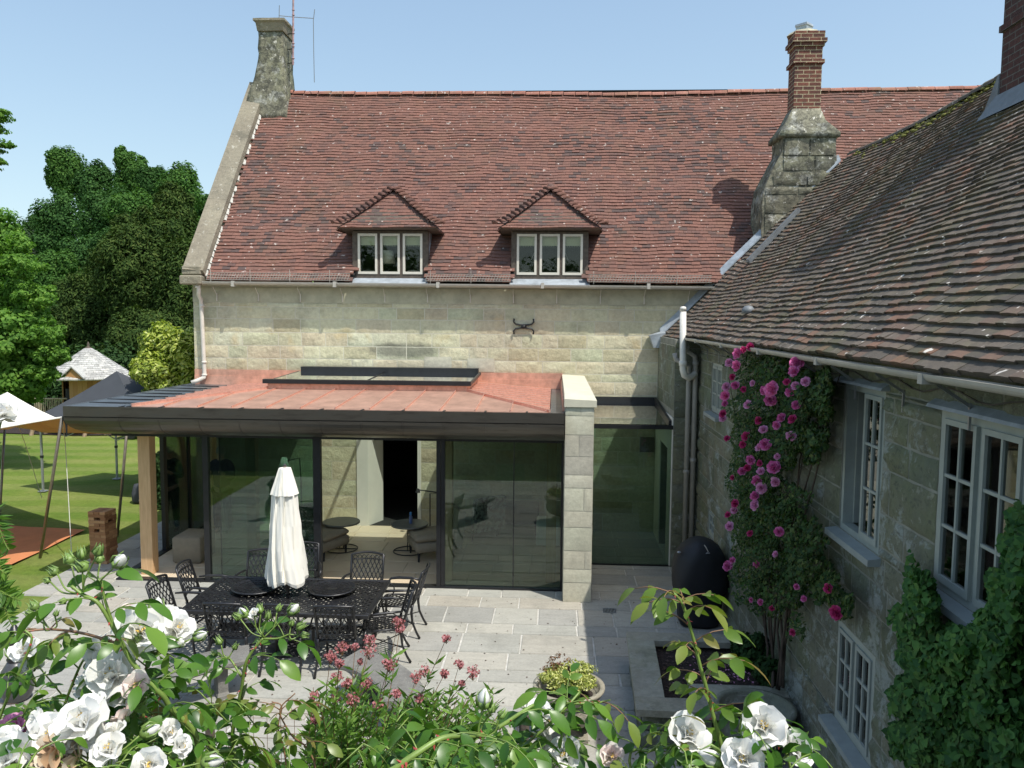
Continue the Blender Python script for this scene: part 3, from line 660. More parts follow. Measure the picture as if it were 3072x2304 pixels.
    # side slopes tiled
    for s in (-1, 1):
        ss = (az-ez)/hx_; cb, sb = math.cos(math.atan(ss)), math.sin(math.atan(ss)); Ls = hx_/cb
        fs = lambda u, v, n: (dc+s*(hx_-cb*v+sb*n), u, ez+sb*v+cb*n)
        tiles(tl, fs, ey, 17.6, int(Ls/.094), .094, .16, lambda u, v: u > ey+(ay-ey)*v/Ls-.04 and (ez+sb*v) > EZ+SL*(u-EY)-.03, wav=.004, seed=3)
    c_.build('eaves_board', m_oldwood, o)
    rt = tl.build('dormer_roof', m_tile, o)
    hp = MB(); nb = 13   # bonnet hip tiles
    for s in (-1, 1):
        A = Vector((dc+s*(hx_+.0), ey-.0, ez+.03)); B = Vector((dc, ay, az+.05)); dd = (B-A); 
        for i in range(nb):
            p = A+dd*(i/nb); q = A+dd*((i+1.25)/nb); up = Vector((0, 0, 1)); l = dd.normalized().cross(up).normalized(); uu = l.cross(dd.normalized())
            rg = lambda c__, r, lf: [c__+l*math.cos(t)*r+uu*(math.sin(t)*r*.75+lf) for t in [PI*k/6 for k in range(7)]]
            lift = .10*(1-i/nb)**6
            hp.loft([rg(p, .05, .0+lift), rg(p, .098, .03+lift), rg(q, .055, -.02+lift*.4)], False, False)
    p = Vector((dc, ay+.02, az+.06)); hp.lathe((p.x, p.y, p.z-.03), [(.09, -.03), (.095, .02), (.07, .07), (.035, .10), (.01, .105)], 10)
    for k in range(3): hp.loft([[(dc+math.cos(t)*.08, ay+.1+k*.3, az+.0+math.sin(t)*.08) for t in [PI*j/6 for j in range(7)]], [(dc+math.cos(t)*.085, ay+.38+k*.3, az+.0+math.sin(t)*.085) for t in [PI*j/6 for j in range(7)]]], False, False)
    hp.build('hip_tile', m_tile, o, True)
dormer(DORM[0], 'left dormer with a white lampshade behind its panes'); dormer(DORM[1], 'right dormer, nearer the brick chimney')
# lampshade inside left dormer
lamp = thing('table_lamp', 'white drum shade lamp seen through the panes of the left dormer', 'lamp', (-3.46, 16.28, 5.05))
mb = MB(); mb.lathe((-3.46, 16.28, 5.36), [(.20, 0), (.155, .27), (.15, .27), (.195, 0)], 24); mb.build('lamp_shade', m_white, lamp, True)
mb = MB(); mb.lathe((-3.46, 16.28, 5.05), [(.08, 0), (.08, .02), (.02, .05), (.04, .15), (.015, .25), (.015, .34)], 14); mb.build('lamp_base', m_iron, lamp, True)
# central chimney stack (stone) and brick shaft
st = MB()
X = lambda px, py, y=15.86: at(px, py, y=y)
sec = [(3.96, 5.62, 15.86, 16.75, 4.6), (3.96, 5.62, 15.86, 16.75, 6.6), (4.0, 5.55, 15.86, 16.75, 6.86), (4.10, 5.45, 15.88, 16.7, 7.1), (4.24, 5.34, 15.9, 16.7, 7.36), (4.31, 5.32, 15.9, 16.65, 7.5), (4.31, 5.32, 15.9, 16.65, 7.78)]
dens(st, sec, nsub=10, amp=.01, seed=14)
stack = st.build('chimney', m_stone_lich, house, False); stack['label'] = 'mossy stepped stone stack carrying the tall brick shaft'
st = MB(); fs_ = lambda u, v, w_: (u, 15.85-w_, v)
ashlar(st, fs_, 4.0, 5.60, 4.9, 6.84, [.33, .36], (.4, .7), gap=.012, prot=.014, rough=.014, seed=5, nu=6, nv=5)
ashlar(st, fs_, 4.14, 5.40, 6.86, 7.12, [.26], (.4, .7), gap=.012, prot=.014, rough=.012, seed=6, nu=6, nv=5)
ashlar(st, lambda u, v, w_: (u, 15.88-w_, v), 4.33, 5.31, 7.14, 7.76, [.3], (.4, .6), gap=.012, prot=.004, rough=.006, seed=8, nu=6, nv=5)
st.build('stack_facing', m_stone_lich, stack, True)
st = MB(); dens(st, [(4.25, 5.38, 15.84, 16.7, 7.78), (4.25, 5.38, 15.84, 16.7, 7.86), (4.42, 5.14, 16.0, 16.6, 8.12), (4.52, 5.06, 16.06, 16.55, 8.35)], nsub=8, amp=.012)
st.build('stack_shoulder', m_stone_lich, stack, True)
st = MB(); bx0, bx1, by0, by1 = 4.54, 5.05, 16.08, 16.50
st.box(bx0, bx1, by0, by1, 8.2, 9.2); st.box(bx0-.04, bx1+.04, by0-.04, by1+.04, 9.2, 9.27); st.box(bx0, bx1, by0, by1, 9.27, 9.52)
st.box(bx0-.03, bx1+.03, by0-.03, by1+.03, 9.52, 9.59); st.box(bx0-.065, bx1+.065, by0-.065, by1+.065, 9.59, 9.66); st.box(bx0-.03, bx1+.03, by0-.03, by1+.03, 9.66, 9.8)
st.build('brick_shaft', m_brick, stack)
st = MB(); st.lathe((4.77, 16.37, 9.8), [(.33, 0), (.27, .06), (.16, .09), (.15, .09)], 8); st.build('flaunching', m_plaster, stack)
st = MB(); st.lathe((4.77, 16.37, 9.86), [(.15, 0), (.16, .1), (.18, .12), (.17, .16), (.0, .17)], 4); st.build('chimney_pot', m_lead, stack)
# ------------------------------------------------------------------ TV aerial
ae = thing('television_aerial', 'thin reddish television aerial on a long mast fixed to the lichened stone chimney', 'aerial', (-6.42, 19.3, 9.9))
ax, ay_ = -6.47, 19.3
q = lambda px, py: tuple(at(px, py, y=ay_))
mb = MB(); mb.tube([q(879, 195), q(880, -60)], .022, 8)
for py in (30, 45, 100, 130, 140, 175): p_ = q(880, py); collar(mb, p_, .022, .03)
mb.build('mast', pm('faded_red_mast', (.34, .22, .22), .5, .3, 12), ae)
mb = MB(); mb.tube([q(838, 47), q(880, 51), q(941, 55)], .010, 6); mb.build('boom', m_gal, ae)
for a, b in (((838, 16), (837, 56)), ((944, 28), (940, 60)), ((940, 60), (941, 150)), ((941, 150), (943, 247))):
    mb = MB(); mb.tube([q(*a), q(*b)], .009, 5); mb.build('aerial_rod', m_lead_dk, ae)
mb = MB()
for py in (100, 146, 188): mb.tube([(-6.45, 19.35, q(880, py)[2]), q(882, py)], .012, 5)
mb.build('bracket', m_iron, ae)
mb = MB(); mb.tube([q(879, 197), q(872, 213), (-6.62, 19.25, 9.75)], .006, 5); mb.build('cable', m_iron, ae)

# ------------------------------------------------------------------ COTTAGE WING (right)
wing = thing('cottage_wing', 'shaded lower stone wing with a mossy brown tiled roof on the right', 'house', (4, 8, 0))
WX = 2.47
wins = [(11.9, 12.7, 2.86, 3.62), (6.08, 6.92, 2.52, 3.77), (4.24, 5.20, 2.60, 3.74), (6.04, 6.83, .87, 1.74), (12.14, 12.66, .90, 1.32)]
mb = MB()
frw = lambda u, v, w_: (WX-w_, u, v)
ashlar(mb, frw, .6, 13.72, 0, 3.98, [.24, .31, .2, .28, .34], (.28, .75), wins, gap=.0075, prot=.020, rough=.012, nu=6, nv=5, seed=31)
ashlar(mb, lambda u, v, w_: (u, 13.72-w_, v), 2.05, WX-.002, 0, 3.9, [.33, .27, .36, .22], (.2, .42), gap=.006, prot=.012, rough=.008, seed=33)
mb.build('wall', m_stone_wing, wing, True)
mb = MB(); mb.box(WX+.38, 8.6, .6, 15.98, -.1, 3.9)
def wallbox(mb, x0, x1, y0, y1, z0, z1, holes):
    ys = sorted({y0, y1, *[h[0] for h in holes], *[h[1] for h in holes]})
    for a, b in zip(ys[:-1], ys[1:]):
        hs = sorted([h for h in holes if h[0] < (a+b)/2 < h[1]], key=lambda h: h[2]); z = z0
        for h in hs: mb.box(x0, x1, a, b, z, h[2]); z = h[3]
        mb.box(x0, x1, a, b, z, z1)
mb = MB(); wallbox(mb, WX+.001, WX+.38, .6, 13.6, -.1, 3.98, wins); mb.box(2.06, WX+.38, 13.723, 15.98, -.1, 3.95) if False else None
mb.box(2.052, WX+.38, 13.74, 15.98, 2.66, 3.95); mb.box(2.052, WX+.38, 15.2, 15.98, -.1, 2.66); mb.box(2.052, WX+.38, 13.74, 14.25, -.1, 2.66); mb.box(2.052, WX+.38, 14.25, 15.2, 2.0, 2.66)
mb.box(8.5, 8.9, .6, 15.98, -.1, 3.95); mb.box(WX+.38, 8.5, .6, 1.0, -.1, 3.95)
mb.hexa([(WX, .62, 3.95), (8.9, .62, 3.95), (8.9, .9, 3.95), (WX, .9, 3.95), (5.5, .62, 7.1), (5.7, .62, 7.1), (5.7, .9, 7.1), (5.5, .9, 7.1)])
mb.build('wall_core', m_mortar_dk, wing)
mb = MB(); mb.box(2.03, 2.05, 13.76, 14.24, .01, 2.6); mb.box(2.03, 2.05, 15.21, 15.97, .01, 2.6); mb.box(2.03, 2.05, 14.24, 15.21, 2.0, 2.6)
mb.build('whitewashed_panel', m_white, wing)
mb = MB(); ashlar(mb, lambda u, v, w_: (2.05-w_, u, v), 13.74, 15.97, 2.72, 3.85, [.27, .3], (.3, .6), gap=.005, prot=.008, rough=.005, seed=91); mb.build('upper_wall', m_stone_wing, wing, True)
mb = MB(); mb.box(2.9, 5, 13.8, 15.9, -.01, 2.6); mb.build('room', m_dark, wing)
mb = MB(); mb.box(WX+.7, WX+.72, 1, 13.6, 0, 3.9); mb.build('inner_wall', m_dark, wing)
def window(i, leaves, rows, open_=None, deep=.07, label=None, sill=.10, cols=2, head=False):
    y0, y1, z0, z1 = wins[i]; x = WX+deep; mb = MB(); f = .05
    mb.box(x-.03, x+.06, y0, y0+f, z0, z1); mb.box(x-.03, x+.06, y1-f, y1, z0, z1); mb.box(x-.03, x+.06, y0+f, y1-f, z0, z0+f); mb.box(x-.03, x+.06, y0+f, y1-f, z1-f, z1)
    if leaves == 2: ym = (y0+y1)/2; mb.box(x-.02, x+.06, ym-.03, ym+.03, z0+f, z1-f)
    o = mb.build('window', m_paint_gr, wing)
    if label: o['label'] = label
    spans = [(y0+f, y1-f)] if leaves == 1 else [(y0+f, (y0+y1)/2-.03), ((y0+y1)/2+.03, y1-f)]
    for k, (a, b) in enumerate(spans):
        if open_ == k: continue
        c = MB(); q = .035; A, B = z0+f, z1-f
        c.box(x-.045, x, a, a+q, A, B); c.box(x-.045, x, b-q, b, A, B); c.box(x-.045, x, a+q, b-q, A, A+q+.01); c.box(x-.045, x, a+q, b-q, B-q, B)
        w_ = b-a-2*q
        for j in range(1, cols): yy = a+q+w_*j/cols; c.box(x-.04, x-.005, yy-.010, yy+.010, A+q+.01, B-q)
        hh = B-A-2*q-.01
        for j in range(1, rows):
            zz = A+q+.01+hh*j/rows
            for j2 in range(cols): yy = a+q+w_*j2/cols; c.box(x-.039, x-.006, yy+(.010 if j2 else 0), yy+w_/cols-(.010 if j2 < cols-1 else 0), zz-.010, zz+.010)
        c.build('casement', m_paint_gr, o)
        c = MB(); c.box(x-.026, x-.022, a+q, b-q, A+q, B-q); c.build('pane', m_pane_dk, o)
    if open_ is not None:
        a, b = spans[open_]; c = MB()
        for k in range(4): c.box(x+.05, x+.35, b-.03-.0*k, b-.005, z0+f+.01, z1-f-.01) if k == 0 else c.box(x+.05+.075*k, x+.055+.075*k, b-.036, b-.03, z0+f+.01, z1-f-.01)
        c.build('open_shutter', m_paint_gr, o)
    if sill:
        c = MB(); c.hexa([(WX-sill, y0-.06, z0-.07), (WX+.04, y0-.06, z0-.07), (WX+.04, y1+.06, z0-.07), (WX-sill, y1+.06, z0-.07), (WX-sill, y0-.06, z0-.02), (WX+.04, y0-.06, z0-.001), (WX+.04, y1+.06, z0-.001), (WX-sill, y1+.06, z0-.02)])
        c.build('sill', m_sill, o)
    if head:
        c = MB(); c.hexa([(WX-.07, y0-.08, z1+.01), (WX, y0-.08, z1+.01), (WX, y1+.08, z1+.01), (WX-.07, y1+.08, z1+.01), (WX-.06, y0-.08, z1+.03), (WX, y0-.08, z1+.07), (WX, y1+.08, z1+.07), (WX-.06, y1+.08, z1+.03)])
        c.build('lead_head', m_lead, o)
    return o
window(0, 2, 3, label='small upper window beside the downpipes', deep=.05)
window(1, 2, 3, open_=1, label='upper window with one leaf standing open', head=True, cols=2, deep=.04)
window(2, 2, 3, label='large upper window under a lead strip, nearest the camera', head=True, deep=.03)
window(3, 2, 3, label='ground floor window with a wide sloping sill', deep=.03, sill=.12)
window(4, 1, 2, label='tiny low window behind the covered barbecue', deep=.05, sill=0)
# wing roof
WEX, WEZ, WRX, WRZ = 2.26, 4.06, 5.6, 7.36
WL = math.hypot(WRX-WEX, WRZ-WEZ); wc, wsn = (WRX-WEX)/WL, (WRZ-WEZ)/WL
def fw(u, v, n):
    bell = .03*max(0, 1-max(v, 0)/.9)**2
    s = -.06*math.sin(PI*max(0, min(1, v/WL)))*(.6+.4*math.sin(u*.7)) + .02*math.sin(u*1.1+v*.8)*min(1, max(v, 0))
    lift = .10*max(0, (u-13.4)/2.5)**2*min(1, max(0, v)/1.5)
    return (WEX+wc*v-wsn*n, u, WEZ+wsn*v+wc*n+bell+s+lift)
def ins_w(u, v):
    if v < -.09 and u < 13.62: return False
    if v > WL-.05: return False
    X_ = WEX+wc*v
    if 8.45 < u < 9.55 and X_ > 4.9: return False
    if u > 15.86: return False
    return True
mb = MB(); tiles(mb, lambda u, v, n: fw(u, v-.2, n), .5, 15.9, int((WL+.2)/.098), .098, .168, lambda u, v: ins_w(u, v-.2), wav=.012, seed=71, t=.026, jit=.009)
wr = mb.build('roof', m_tile_wing, wing)
mb = MB()
for i in range(15):
    a = .5+i*15.38/15; b = .5+(i+1)*15.38/15
    for j in range(8):
        c0, c1 = -.02+(WL+.02)*j/8, -.02+(WL+.02)*(j+1)/8; mb.add([fw(a, c0, -.045), fw(b, c0, -.045), fw(b, c1, -.045), fw(a, c1, -.045)], [(0, 3, 2, 1)])
    mb.add([fw(a, -.02, -.045), fw(b, -.02, -.045), fw(b, -.0, -.08), fw(a, -.0, -.08)], [(0, 1, 2, 3)])
mb.add([(WRX, .5, WRZ), (WRX, 15.9, WRZ), (9.0, 15.9, 4.0), (9.0, .5, 4.0)], [(0, 1, 2, 3)])
mb.build('roof_underlay', m_dark, wing)
mb = MB(); y = .5; rr = random.Random(18)
while y < 15.8:
    l = .3; p = fw(y, WL, 0)
    if not 8.4 < y+.15 < 9.6:
        rg = lambda yy, r: [(WRX+math.cos(a)*r, yy, p[2]-.05+math.sin(a)*r*.8) for a in [PI*k/6 for k in range(7)]]
        mb.loft([rg(y+.005, .11), rg(y+l-.005, .12)], False, False)
    y += l
mb.build('ridge_tile', m_tile_wing, wr)
mb = MB(); rr = random.Random(3)   # moss cushions along the ridge
for i in range(260):
    y = rr.uniform(9.9, 15.4); s = rr.uniform(.02, .065); p = fw(y, WL-abs(rr.gauss(0, .16)), .01)
    mb.lathe((p[0], p[1], p[2]-.01), [(s, 0), (s*.9, s*.35), (s*.5, s*.6), (.004, s*.68)], 7, lambda t, z: rr.uniform(.75, 1.25))
mo = mb.build('moss', pm('yellow_green_moss', (.17, .17, .04), 1, .4, 20, 1., 60, bdist=.02), wr, True); tag(mo, kind='stuff')
# lead along the main wall, verge by the stack
mb = MB()
def strip(mb, pts, wv, th=.02):
    for a, b in zip(pts[:-1], pts[1:]):
        a = Vector(a); b = Vector(b); wv_ = Vector(wv); mb.hexa([a, b, b+wv_, a+wv_, a+Vector((0, 0, th)), b+Vector((0, 0, th)), b+wv_+Vector((0, 0, th)), a+wv_+Vector((0, 0, th))])
pts = [fw(15.86, v, .03) for v in np.linspace(-.22, WL-.25, 9)]
strip(mb, pts, (-.02, .1, .12), .03)
mb.build('lead_flashing', m_lead, wr)
p = fw(15.8, -.22, .02)
mb = MB(); mb.hexa([(p[0]-.16, 15.72, p[2]-.22), (p[0]+.04, 15.72, p[2]-.22), (p[0]+.04, 15.97, p[2]-.22), (p[0]-.16, 15.97, p[2]-.22), (p[0]-.24, 15.70, p[2]+.02), (p[0]+.06, 15.70, p[2]+.08), (p[0]+.06, 15.97, p[2]+.12), (p[0]-.24, 15.97, p[2]+.02)]); mb.build('lead_hopper', m_lead, wing)
mb = MB()
a = fw(14.75, 1.75, .05); b = fw(14.95, 3.05, .05)
for o_ in (0, .09): mb.bar((a[0], a[1]+o_, a[2]+.03), (b[0], b[1]+o_, b[2]+.03), .035, .07, (0, 0, 1))
mb.bar((a[0], a[1]+.045, a[2]), (b[0], b[1]+.045, b[2]), .12, .05, (0, 0, 1))
mb.build('roof_slot', m_lead_dk, wr)
mb = MB(); a = fw(10.9, .48, .03); mb.lathe((a[0], a[1], a[2]-.03), [(.09, 0), (.085, .06), (.05, .1), (.0, .11)], 10); mb.build('vent_cowl', m_lead_dk, wr, True)
mb = MB(); halfgut(mb, (2.19, 13.66, 3.985), (2.19, .5, 3.995), .048, out=(-1, 0)); halfgut(mb, (2.10, 15.8, 3.84), (2.10, 13.72, 3.84), .055, out=(-1, 0))
for y in np.arange(1, 13.5, 1.9): mb.box(2.139, 2.25, y-.03, y+.03, 3.93, 3.99)
wg = mb.build('gutter', m_gutter, wing)
for y in np.arange(1.2, 13.6, .9): mb = MB(); mb.bar((2.24, y, 3.93), (2.44, y, 3.80), .02, .006, (0, 1, 0)); mb.box(2.43, 2.445, y-.007, y+.007, 3.66, 3.82); mb.build('gutter_bracket', m_gal, wg)
mb = MB(); prev = None
for k in range(60):
    y = 3.2+k*.17; mb.tube([(2.44, y, 3.86+.03*math.sin(k*1.3)), (2.43, y+.17, 3.86+.03*math.sin((k+1)*1.3))], .006, 4)
mb.build('cable', m_iron, wing)
mb = MB(); mb.tube([(2.20, 13.55, 3.96), (2.20, 13.56, 3.86), (2.23, 13.6, 3.76), (2.36, 13.62, 3.68), (2.38, 13.62, 3.55), (2.38, 13.62, 0.0)], .045, 12)
for z in (3.82, 3.55, 1.9): collar(mb, (2.38 if z < 3.7 else 2.21, 13.62 if z < 3.7 else 13.57, z), .045)
mb.build('downpipe', m_pipe_gr, wing, True)
mb = MB(); mb.tube([(2.02, 13.60, 3.72), (2.04, 13.60, 3.62), (2.27, 13.62, 3.5), (2.27, 13.62, 3.3), (2.27, 13.62, 0.0)], .042, 12)
for z in (3.3, 1.7): collar(mb, (2.27, 13.62, z), .042)
mb.build('downpipe', m_pipe_gr, wing, True)
mb = MB(); a = at(2049, 935, y=13.45); b = at(2049, 1090, y=13.45)
mb.tube([a, b, (b[0], 13.45, b[2]-.1), (b[0]+.03, 13.47, b[2]-.2), (b[0]+.12, 13.53, b[2]-.25), (b[0]+.22, 13.6, b[2]-.2), (b[0]+.25, 13.68, b[2]-.12)], .055, 14)
collar(mb, (b[0], 13.45, b[2]), .055, .09); mb.lathe((a[0], 13.45, a[2]), [(.055, 0), (.05, .03), (.06, .035), (.045, .08), (.0, .09)], 12)
mb.build('vent_pipe', pm('off_white_pipe', (.66, .64, .58), .4, .08, 8), wing, True)
# brick chimney on the wing ridge
mb = MB(); mb.box(4.93, 6.1, 8.5, 9.46, 6.5, 7.5); mb.box(4.90, 6.13, 8.47, 9.49, 7.5, 7.57); mb.box(4.93, 6.1, 8.5, 9.46, 7.57, 9.2)
c2 = mb.build('chimney', m_brick_dk, wing); c2['label'] = 'dark brick chimney on the ridge, cut by the right edge of the photo'
mb = MB(); mb.hexa([(4.76, 8.4, 6.56), (4.96, 8.4, 6.6), (4.96, 9.6, 6.6), (4.76, 9.6, 6.56), (4.91, 8.45, 6.82), (4.96, 8.45, 6.82), (4.96, 9.5, 6.82), (4.91, 9.5, 6.82)])
mb.hexa([(4.9, 9.46, 6.6), (6.1, 9.46, 6.7), (6.1, 9.8, 6.7), (4.9, 9.8, 6.6), (4.92, 9.465, 7.05), (6.1, 9.465, 7.4), (6.1, 9.49, 7.4), (4.92, 9.49, 7.05)])
mb.build('lead_flashing', m_lead_dk, c2)

# ------------------------------------------------------------------ GARDEN ROOM extension
gr = thing('garden_room', 'single storey glazed garden room with a bright copper roof and deep bronze fascia', 'extension', (-3.6, 14, 0))
PXL, PXR, FY = -7.45, .16, 11.70
prof = [(.05, 2.895), (.0, 2.90), (.0, 2.745), (.018, 2.735), (.006, 2.725), (.008, 2.68), (.025, 2.63), (.06, 2.58), (.11, 2.535), (.18, 2.495), (.27, 2.46), (.38, 2.435), (.5, 2.415), (.64, 2.404)]
path = [((PXR, FY), (0, 1)), ((PXL, FY), (1, 1)), ((PXL, 15.98), (1, 0))]
mb = MB(); rings = []
for (x, y), (dx, dy) in path: rings.append([(x+dx*d, y+dy*d, z) for d, z in prof])
mb.loft(rings, False, False)
fas = mb.build('fascia', m_bronze, gr)
mb = MB()
for x in np.arange(PXR-.55, PXL+.7, -.62):
    pts = [(x, FY+d-.003, z) for d, z in prof[3:]]; mb.tube(pts, .005, 4)
for y in np.arange(FY+.9, 15.9, .62): mb.tube([(PXL+d-.003, y, z) for d, z in prof[3:]], .005, 4)
mb.build('seam', m_bronze, fas)
mb = MB(); mb.add([(PXL+.6, FY+.6, 2.404), (PXR, FY+.6, 2.404), (PXR, 12.44, 2.404), (PXL+.6, 12.44, 2.404)], [(0, 1, 2, 3)])
mb.add([(PXL+.6, 12.44, 2.404), (-6.9, 12.44, 2.404), (-6.9, 16, 2.404), (PXL+.6, 16, 2.404)], [(0, 1, 2, 3)])
mb.build('soffit', m_bronze, gr)
# ceiling with rooflight opening
SKX0, SKX1, SKY0, SKY1 = -4.95, -1.65, 14.05, 15.86
mb = MB(); a0, a1, b0, b1 = -6.95, .17, 12.42, 15.99
for x0, x1, y0, y1 in ((a0, SKX0, b0, b1), (SKX1, a1, b0, b1), (SKX0, SKX1, b0, SKY0), (SKX0, SKX1, SKY1, b1)): mb.box(x0, x1, y0, y1, 2.43, 2.55)
mb.box(SKX0-.02, SKX0, SKY0, SKY1, 2.55, 3.0); mb.box(SKX1, SKX1+.02, SKY0, SKY1, 2.55, 3.0); mb.box(SKX0-.02, SKX1+.02, SKY0-.02, SKY0, 2.55, 3.0)
mb.build('ceiling', m_white, gr)
# edge panels
mb = MB(); mb.add([(PXL+.05, FY+.05, 2.894), (PXR, FY+.05, 2.894), (PXR, FY+.22, 2.875), (-6.52, FY+.22, 2.875), (-6.52, 15.98, 2.875), (PXL+.05, 15.98, 2.894)], [(0, 1, 2, 3), (0, 3, 4, 5)])
mb.box(-.05, PXR-.002, FY+.06, 15.9, 2.80, 2.879)
mb.build('edge_panel', m_zinc, gr)
mb = MB()
for y in np.arange(12.3, 15.9, .52): mb.box(PXL+.06, -6.62, y-.007, y+.007, 2.885, 2.903)
for x in np.arange(-6.6, .1, .62): mb.box(x-.015, x+.015, FY+.06, FY+.21, 2.885, 2.899)
mb.box(-6.6, -6.5, 11.95, 15.95, 2.876, 2.886)
mb.build('panel_joint', m_black, gr)
# copper hipped roof
E0 = (-6.50, FY+.22, 2.885); cz = 3.0
L0, R0, LB, RB = (-6.50, 11.92, 2.885), (-.06, 11.92, 2.885), (-6.50, 15.97, 2.885), (-.06, 15.97, 2.885)
T0, T1, T2, T3 = (SKX0-.12, 13.92, cz), (SKX1+.12, 13.92, cz), (SKX1+.12, 15.97, cz+.0), (SKX0-.12, 15.97, cz+.0)
mb = MB(); mb.add([L0, R0, T1, T0, RB, T2, LB, T3, (L0[0], L0[1], 2.7), (R0[0], R0[1], 2.7), (RB[0], RB[1], 2.7), (LB[0], LB[1], 2.7)],
                  [(0, 1, 2, 3), (1, 4, 5, 2), (0, 3, 7, 6), (0, 8, 9, 1), (1, 9, 10, 4), (0, 6, 11, 8)])
cr = mb.build('copper_roof', m_copper_dull, gr)
mb = MB(); v3 = lambda a, b, f: tuple(a[i]+(b[i]-a[i])*f for i in range(3))
def rib(a, b, h=.028, w_=.014): mb.bar((a[0], a[1], a[2]+h/2), (b[0], b[1], b[2]+h/2), w_, h)
for x in np.arange(-6.0, -.1, .535):
    if x < T0[0]: f = (x-L0[0])/(T0[0]-L0[0]); e = v3(L0, T0, f)
    elif x > T1[0]: f = (x-R0[0])/(T1[0]-R0[0]); e = v3(R0, T1, f)
    else: e = (x, 13.92, cz)
    rib((x, 11.93, 2.886), e)
for y in np.arange(12.3, 15.9, .36):
    for A, B, D in ((L0, T0, LB), (R0, T1, RB)):
        if y < 13.92: f = (y-A[1])/(B[1]-A[1]); e = v3(A, B, f)
        else: e = (B[0], y, cz)
        rib((A[0], y, 2.886), e)
rib(L0, T0, .045, .03); rib(R0, T1, .045, .03)
mb.build('standing_seam', m_copper_seam, cr)
mb = MB(); mb.box(-7.35, .17, 15.955, 15.992, 2.88, 3.06); mb.box(-7.35, .17, 15.967, 15.994, 3.06, 3.19)
mb.box(.13, .165, 12.1, 15.95, 2.88, 3.07)
mb.box(SKX0-.13, SKX1+.13, 13.90, 13.94, cz-.02, cz+.10); mb.box(SKX0-.13, SKX0-.09, 13.94, 15.95, cz-.02, cz+.12); mb.box(SKX1+.09, SKX1+.13, 13.94, 15.95, cz-.02, cz+.12)
for x in np.arange(SKX0+.1, SKX1, .52): mb.box(x-.012, x+.012, 13.885, 13.90, cz+.0, cz+.09)
mb.build('copper_upstand', m_copper, cr)
# rooflight
mb = MB(); z0, z1 = cz+.10, cz+.16
def tilt(mb, x0, x1, y0, y1, h, zz0=None):
    za = lambda y: z0+(z1-z0)*(y-13.86)/(15.9-13.86)
    mb.hexa([(x0, y0, za(y0)), (x1, y0, za(y0)), (x1, y1, za(y1)), (x0, y1, za(y1)), (x0, y0, za(y0)+h), (x1, y0, za(y0)+h), (x1, y1, za(y1)+h), (x0, y1, za(y1)+h)])
tilt(mb, SKX0-.2, SKX1+.2, 13.84, 13.94, .075); tilt(mb, SKX0-.2, SKX0-.16, 13.94, 15.8, .03); tilt(mb, SKX1+.16, SKX1+.2, 13.94, 15.8, .05); tilt(mb, SKX0-.14, SKX1+.14, 15.8, 15.95, .12)
tilt(mb, -3.40, -3.34, 13.94, 15.8, .010)
rl = mb.build('rooflight', m_black, gr)
mb = MB(); tilt(mb, SKX0-.16, -3.40, 13.94, 15.8, .03); mb.build('glass', m_glass_roof, rl)
mb = MB(); tilt(mb, -3.34, SKX1+.16, 13.94, 15.8, .03); mb.build('glass', m_glass_roof, rl)
# timber posts
for x, y in ((-6.69, 12.70), (-6.78, 15.3), (-4.93, 12.72), (-1.70, 12.72), (-.02, 12.76)):
    mb = MB(); s = .10 if x < -6 else .08; mb.bbox(x-s, x+s, y-s, y+s, .004, 2.43, .008); o = mb.build('timber_post', m_oak, gr)
    if x == -6.69: o['label'] = 'pale oak corner post standing free in the open corner'
# floor
mb = MB(); slabrect(mb, -6.98, .17, 12.44, 16.0, .004, (.6, .9), (.6,), 77, g=.002)
t = NT('beige_floor_tiles'); p = t.pos()
c = t.ramp(t.isl(), [(0, (.58, .47, .33)), (.5, (.64, .53, .38)), (1, (.60, .50, .37))]); c = t.mix(.4, c, t.ramp(t.noise(p, 4, 5), [(.3, (.42, .42, .42)), (.7, (.58, .58, .58))]), 'OVERLAY')
mb.build('floor', t.fin(c, .45, 0, .4), gr)
mb = MB(); mb.box(-6.98, .17, 12.44, 16.0, -.05, -.008); mb.build('floor_bed', m_mortar, gr)
# glazing frames
mb = MB(); G = 12.37
mb.box(-7.06, .165, G-.05, G+.06, 2.36, 2.43); mb.box(-7.06, .165, G-.06, G+.07, .0, .028); mb.box(-7.09, -6.98, G+.07, 15.98, 0., .028); mb.box(-7.09, -6.98, G+.06, 15.98, 2.36, 2.43)
fm = mb.build('glazing_frame', m_black, gr)
def mull(x0, x1, y0=G-.04, y1=G+.05, nm='glazing_mullion'):
    m = MB(); m.box(x0, x1, y0, y1, .028, 2.36); return m.build(nm, m_black, fm)
mull(-5.59, -5.50); mull(-3.80, -3.68); mull(-1.83, -1.765, G-.045, G+.0); mull(-1.76, -1.70, G-.03, G+.05); mull(.13, .165); mull(-7.07, -7.0, 13.88, 14.0); mull(-7.05, -7.0, 14.9, 14.94)
def pane(x0, x1, y0, y1, nm='glass_panel', z0=.03, z1=2.36, m=m_glass):
    q = MB(); q.box(x0, x1, y0, y1, z0, z1); return q.build(nm, m, fm)
pane(-5.50, -3.80, G-.006, G+.004); pane(-5.33, -3.80, G+.03, G+.038); pane(-1.70, .13, G-.006, G+.004); pane(-7.04, -7.03, 14.0, 15.95)
mull(-5.345, -5.33, G+.025, G+.042, 'panel_edge'); mull(-.62, -.605, G-.008, G+.006, 'panel_edge')
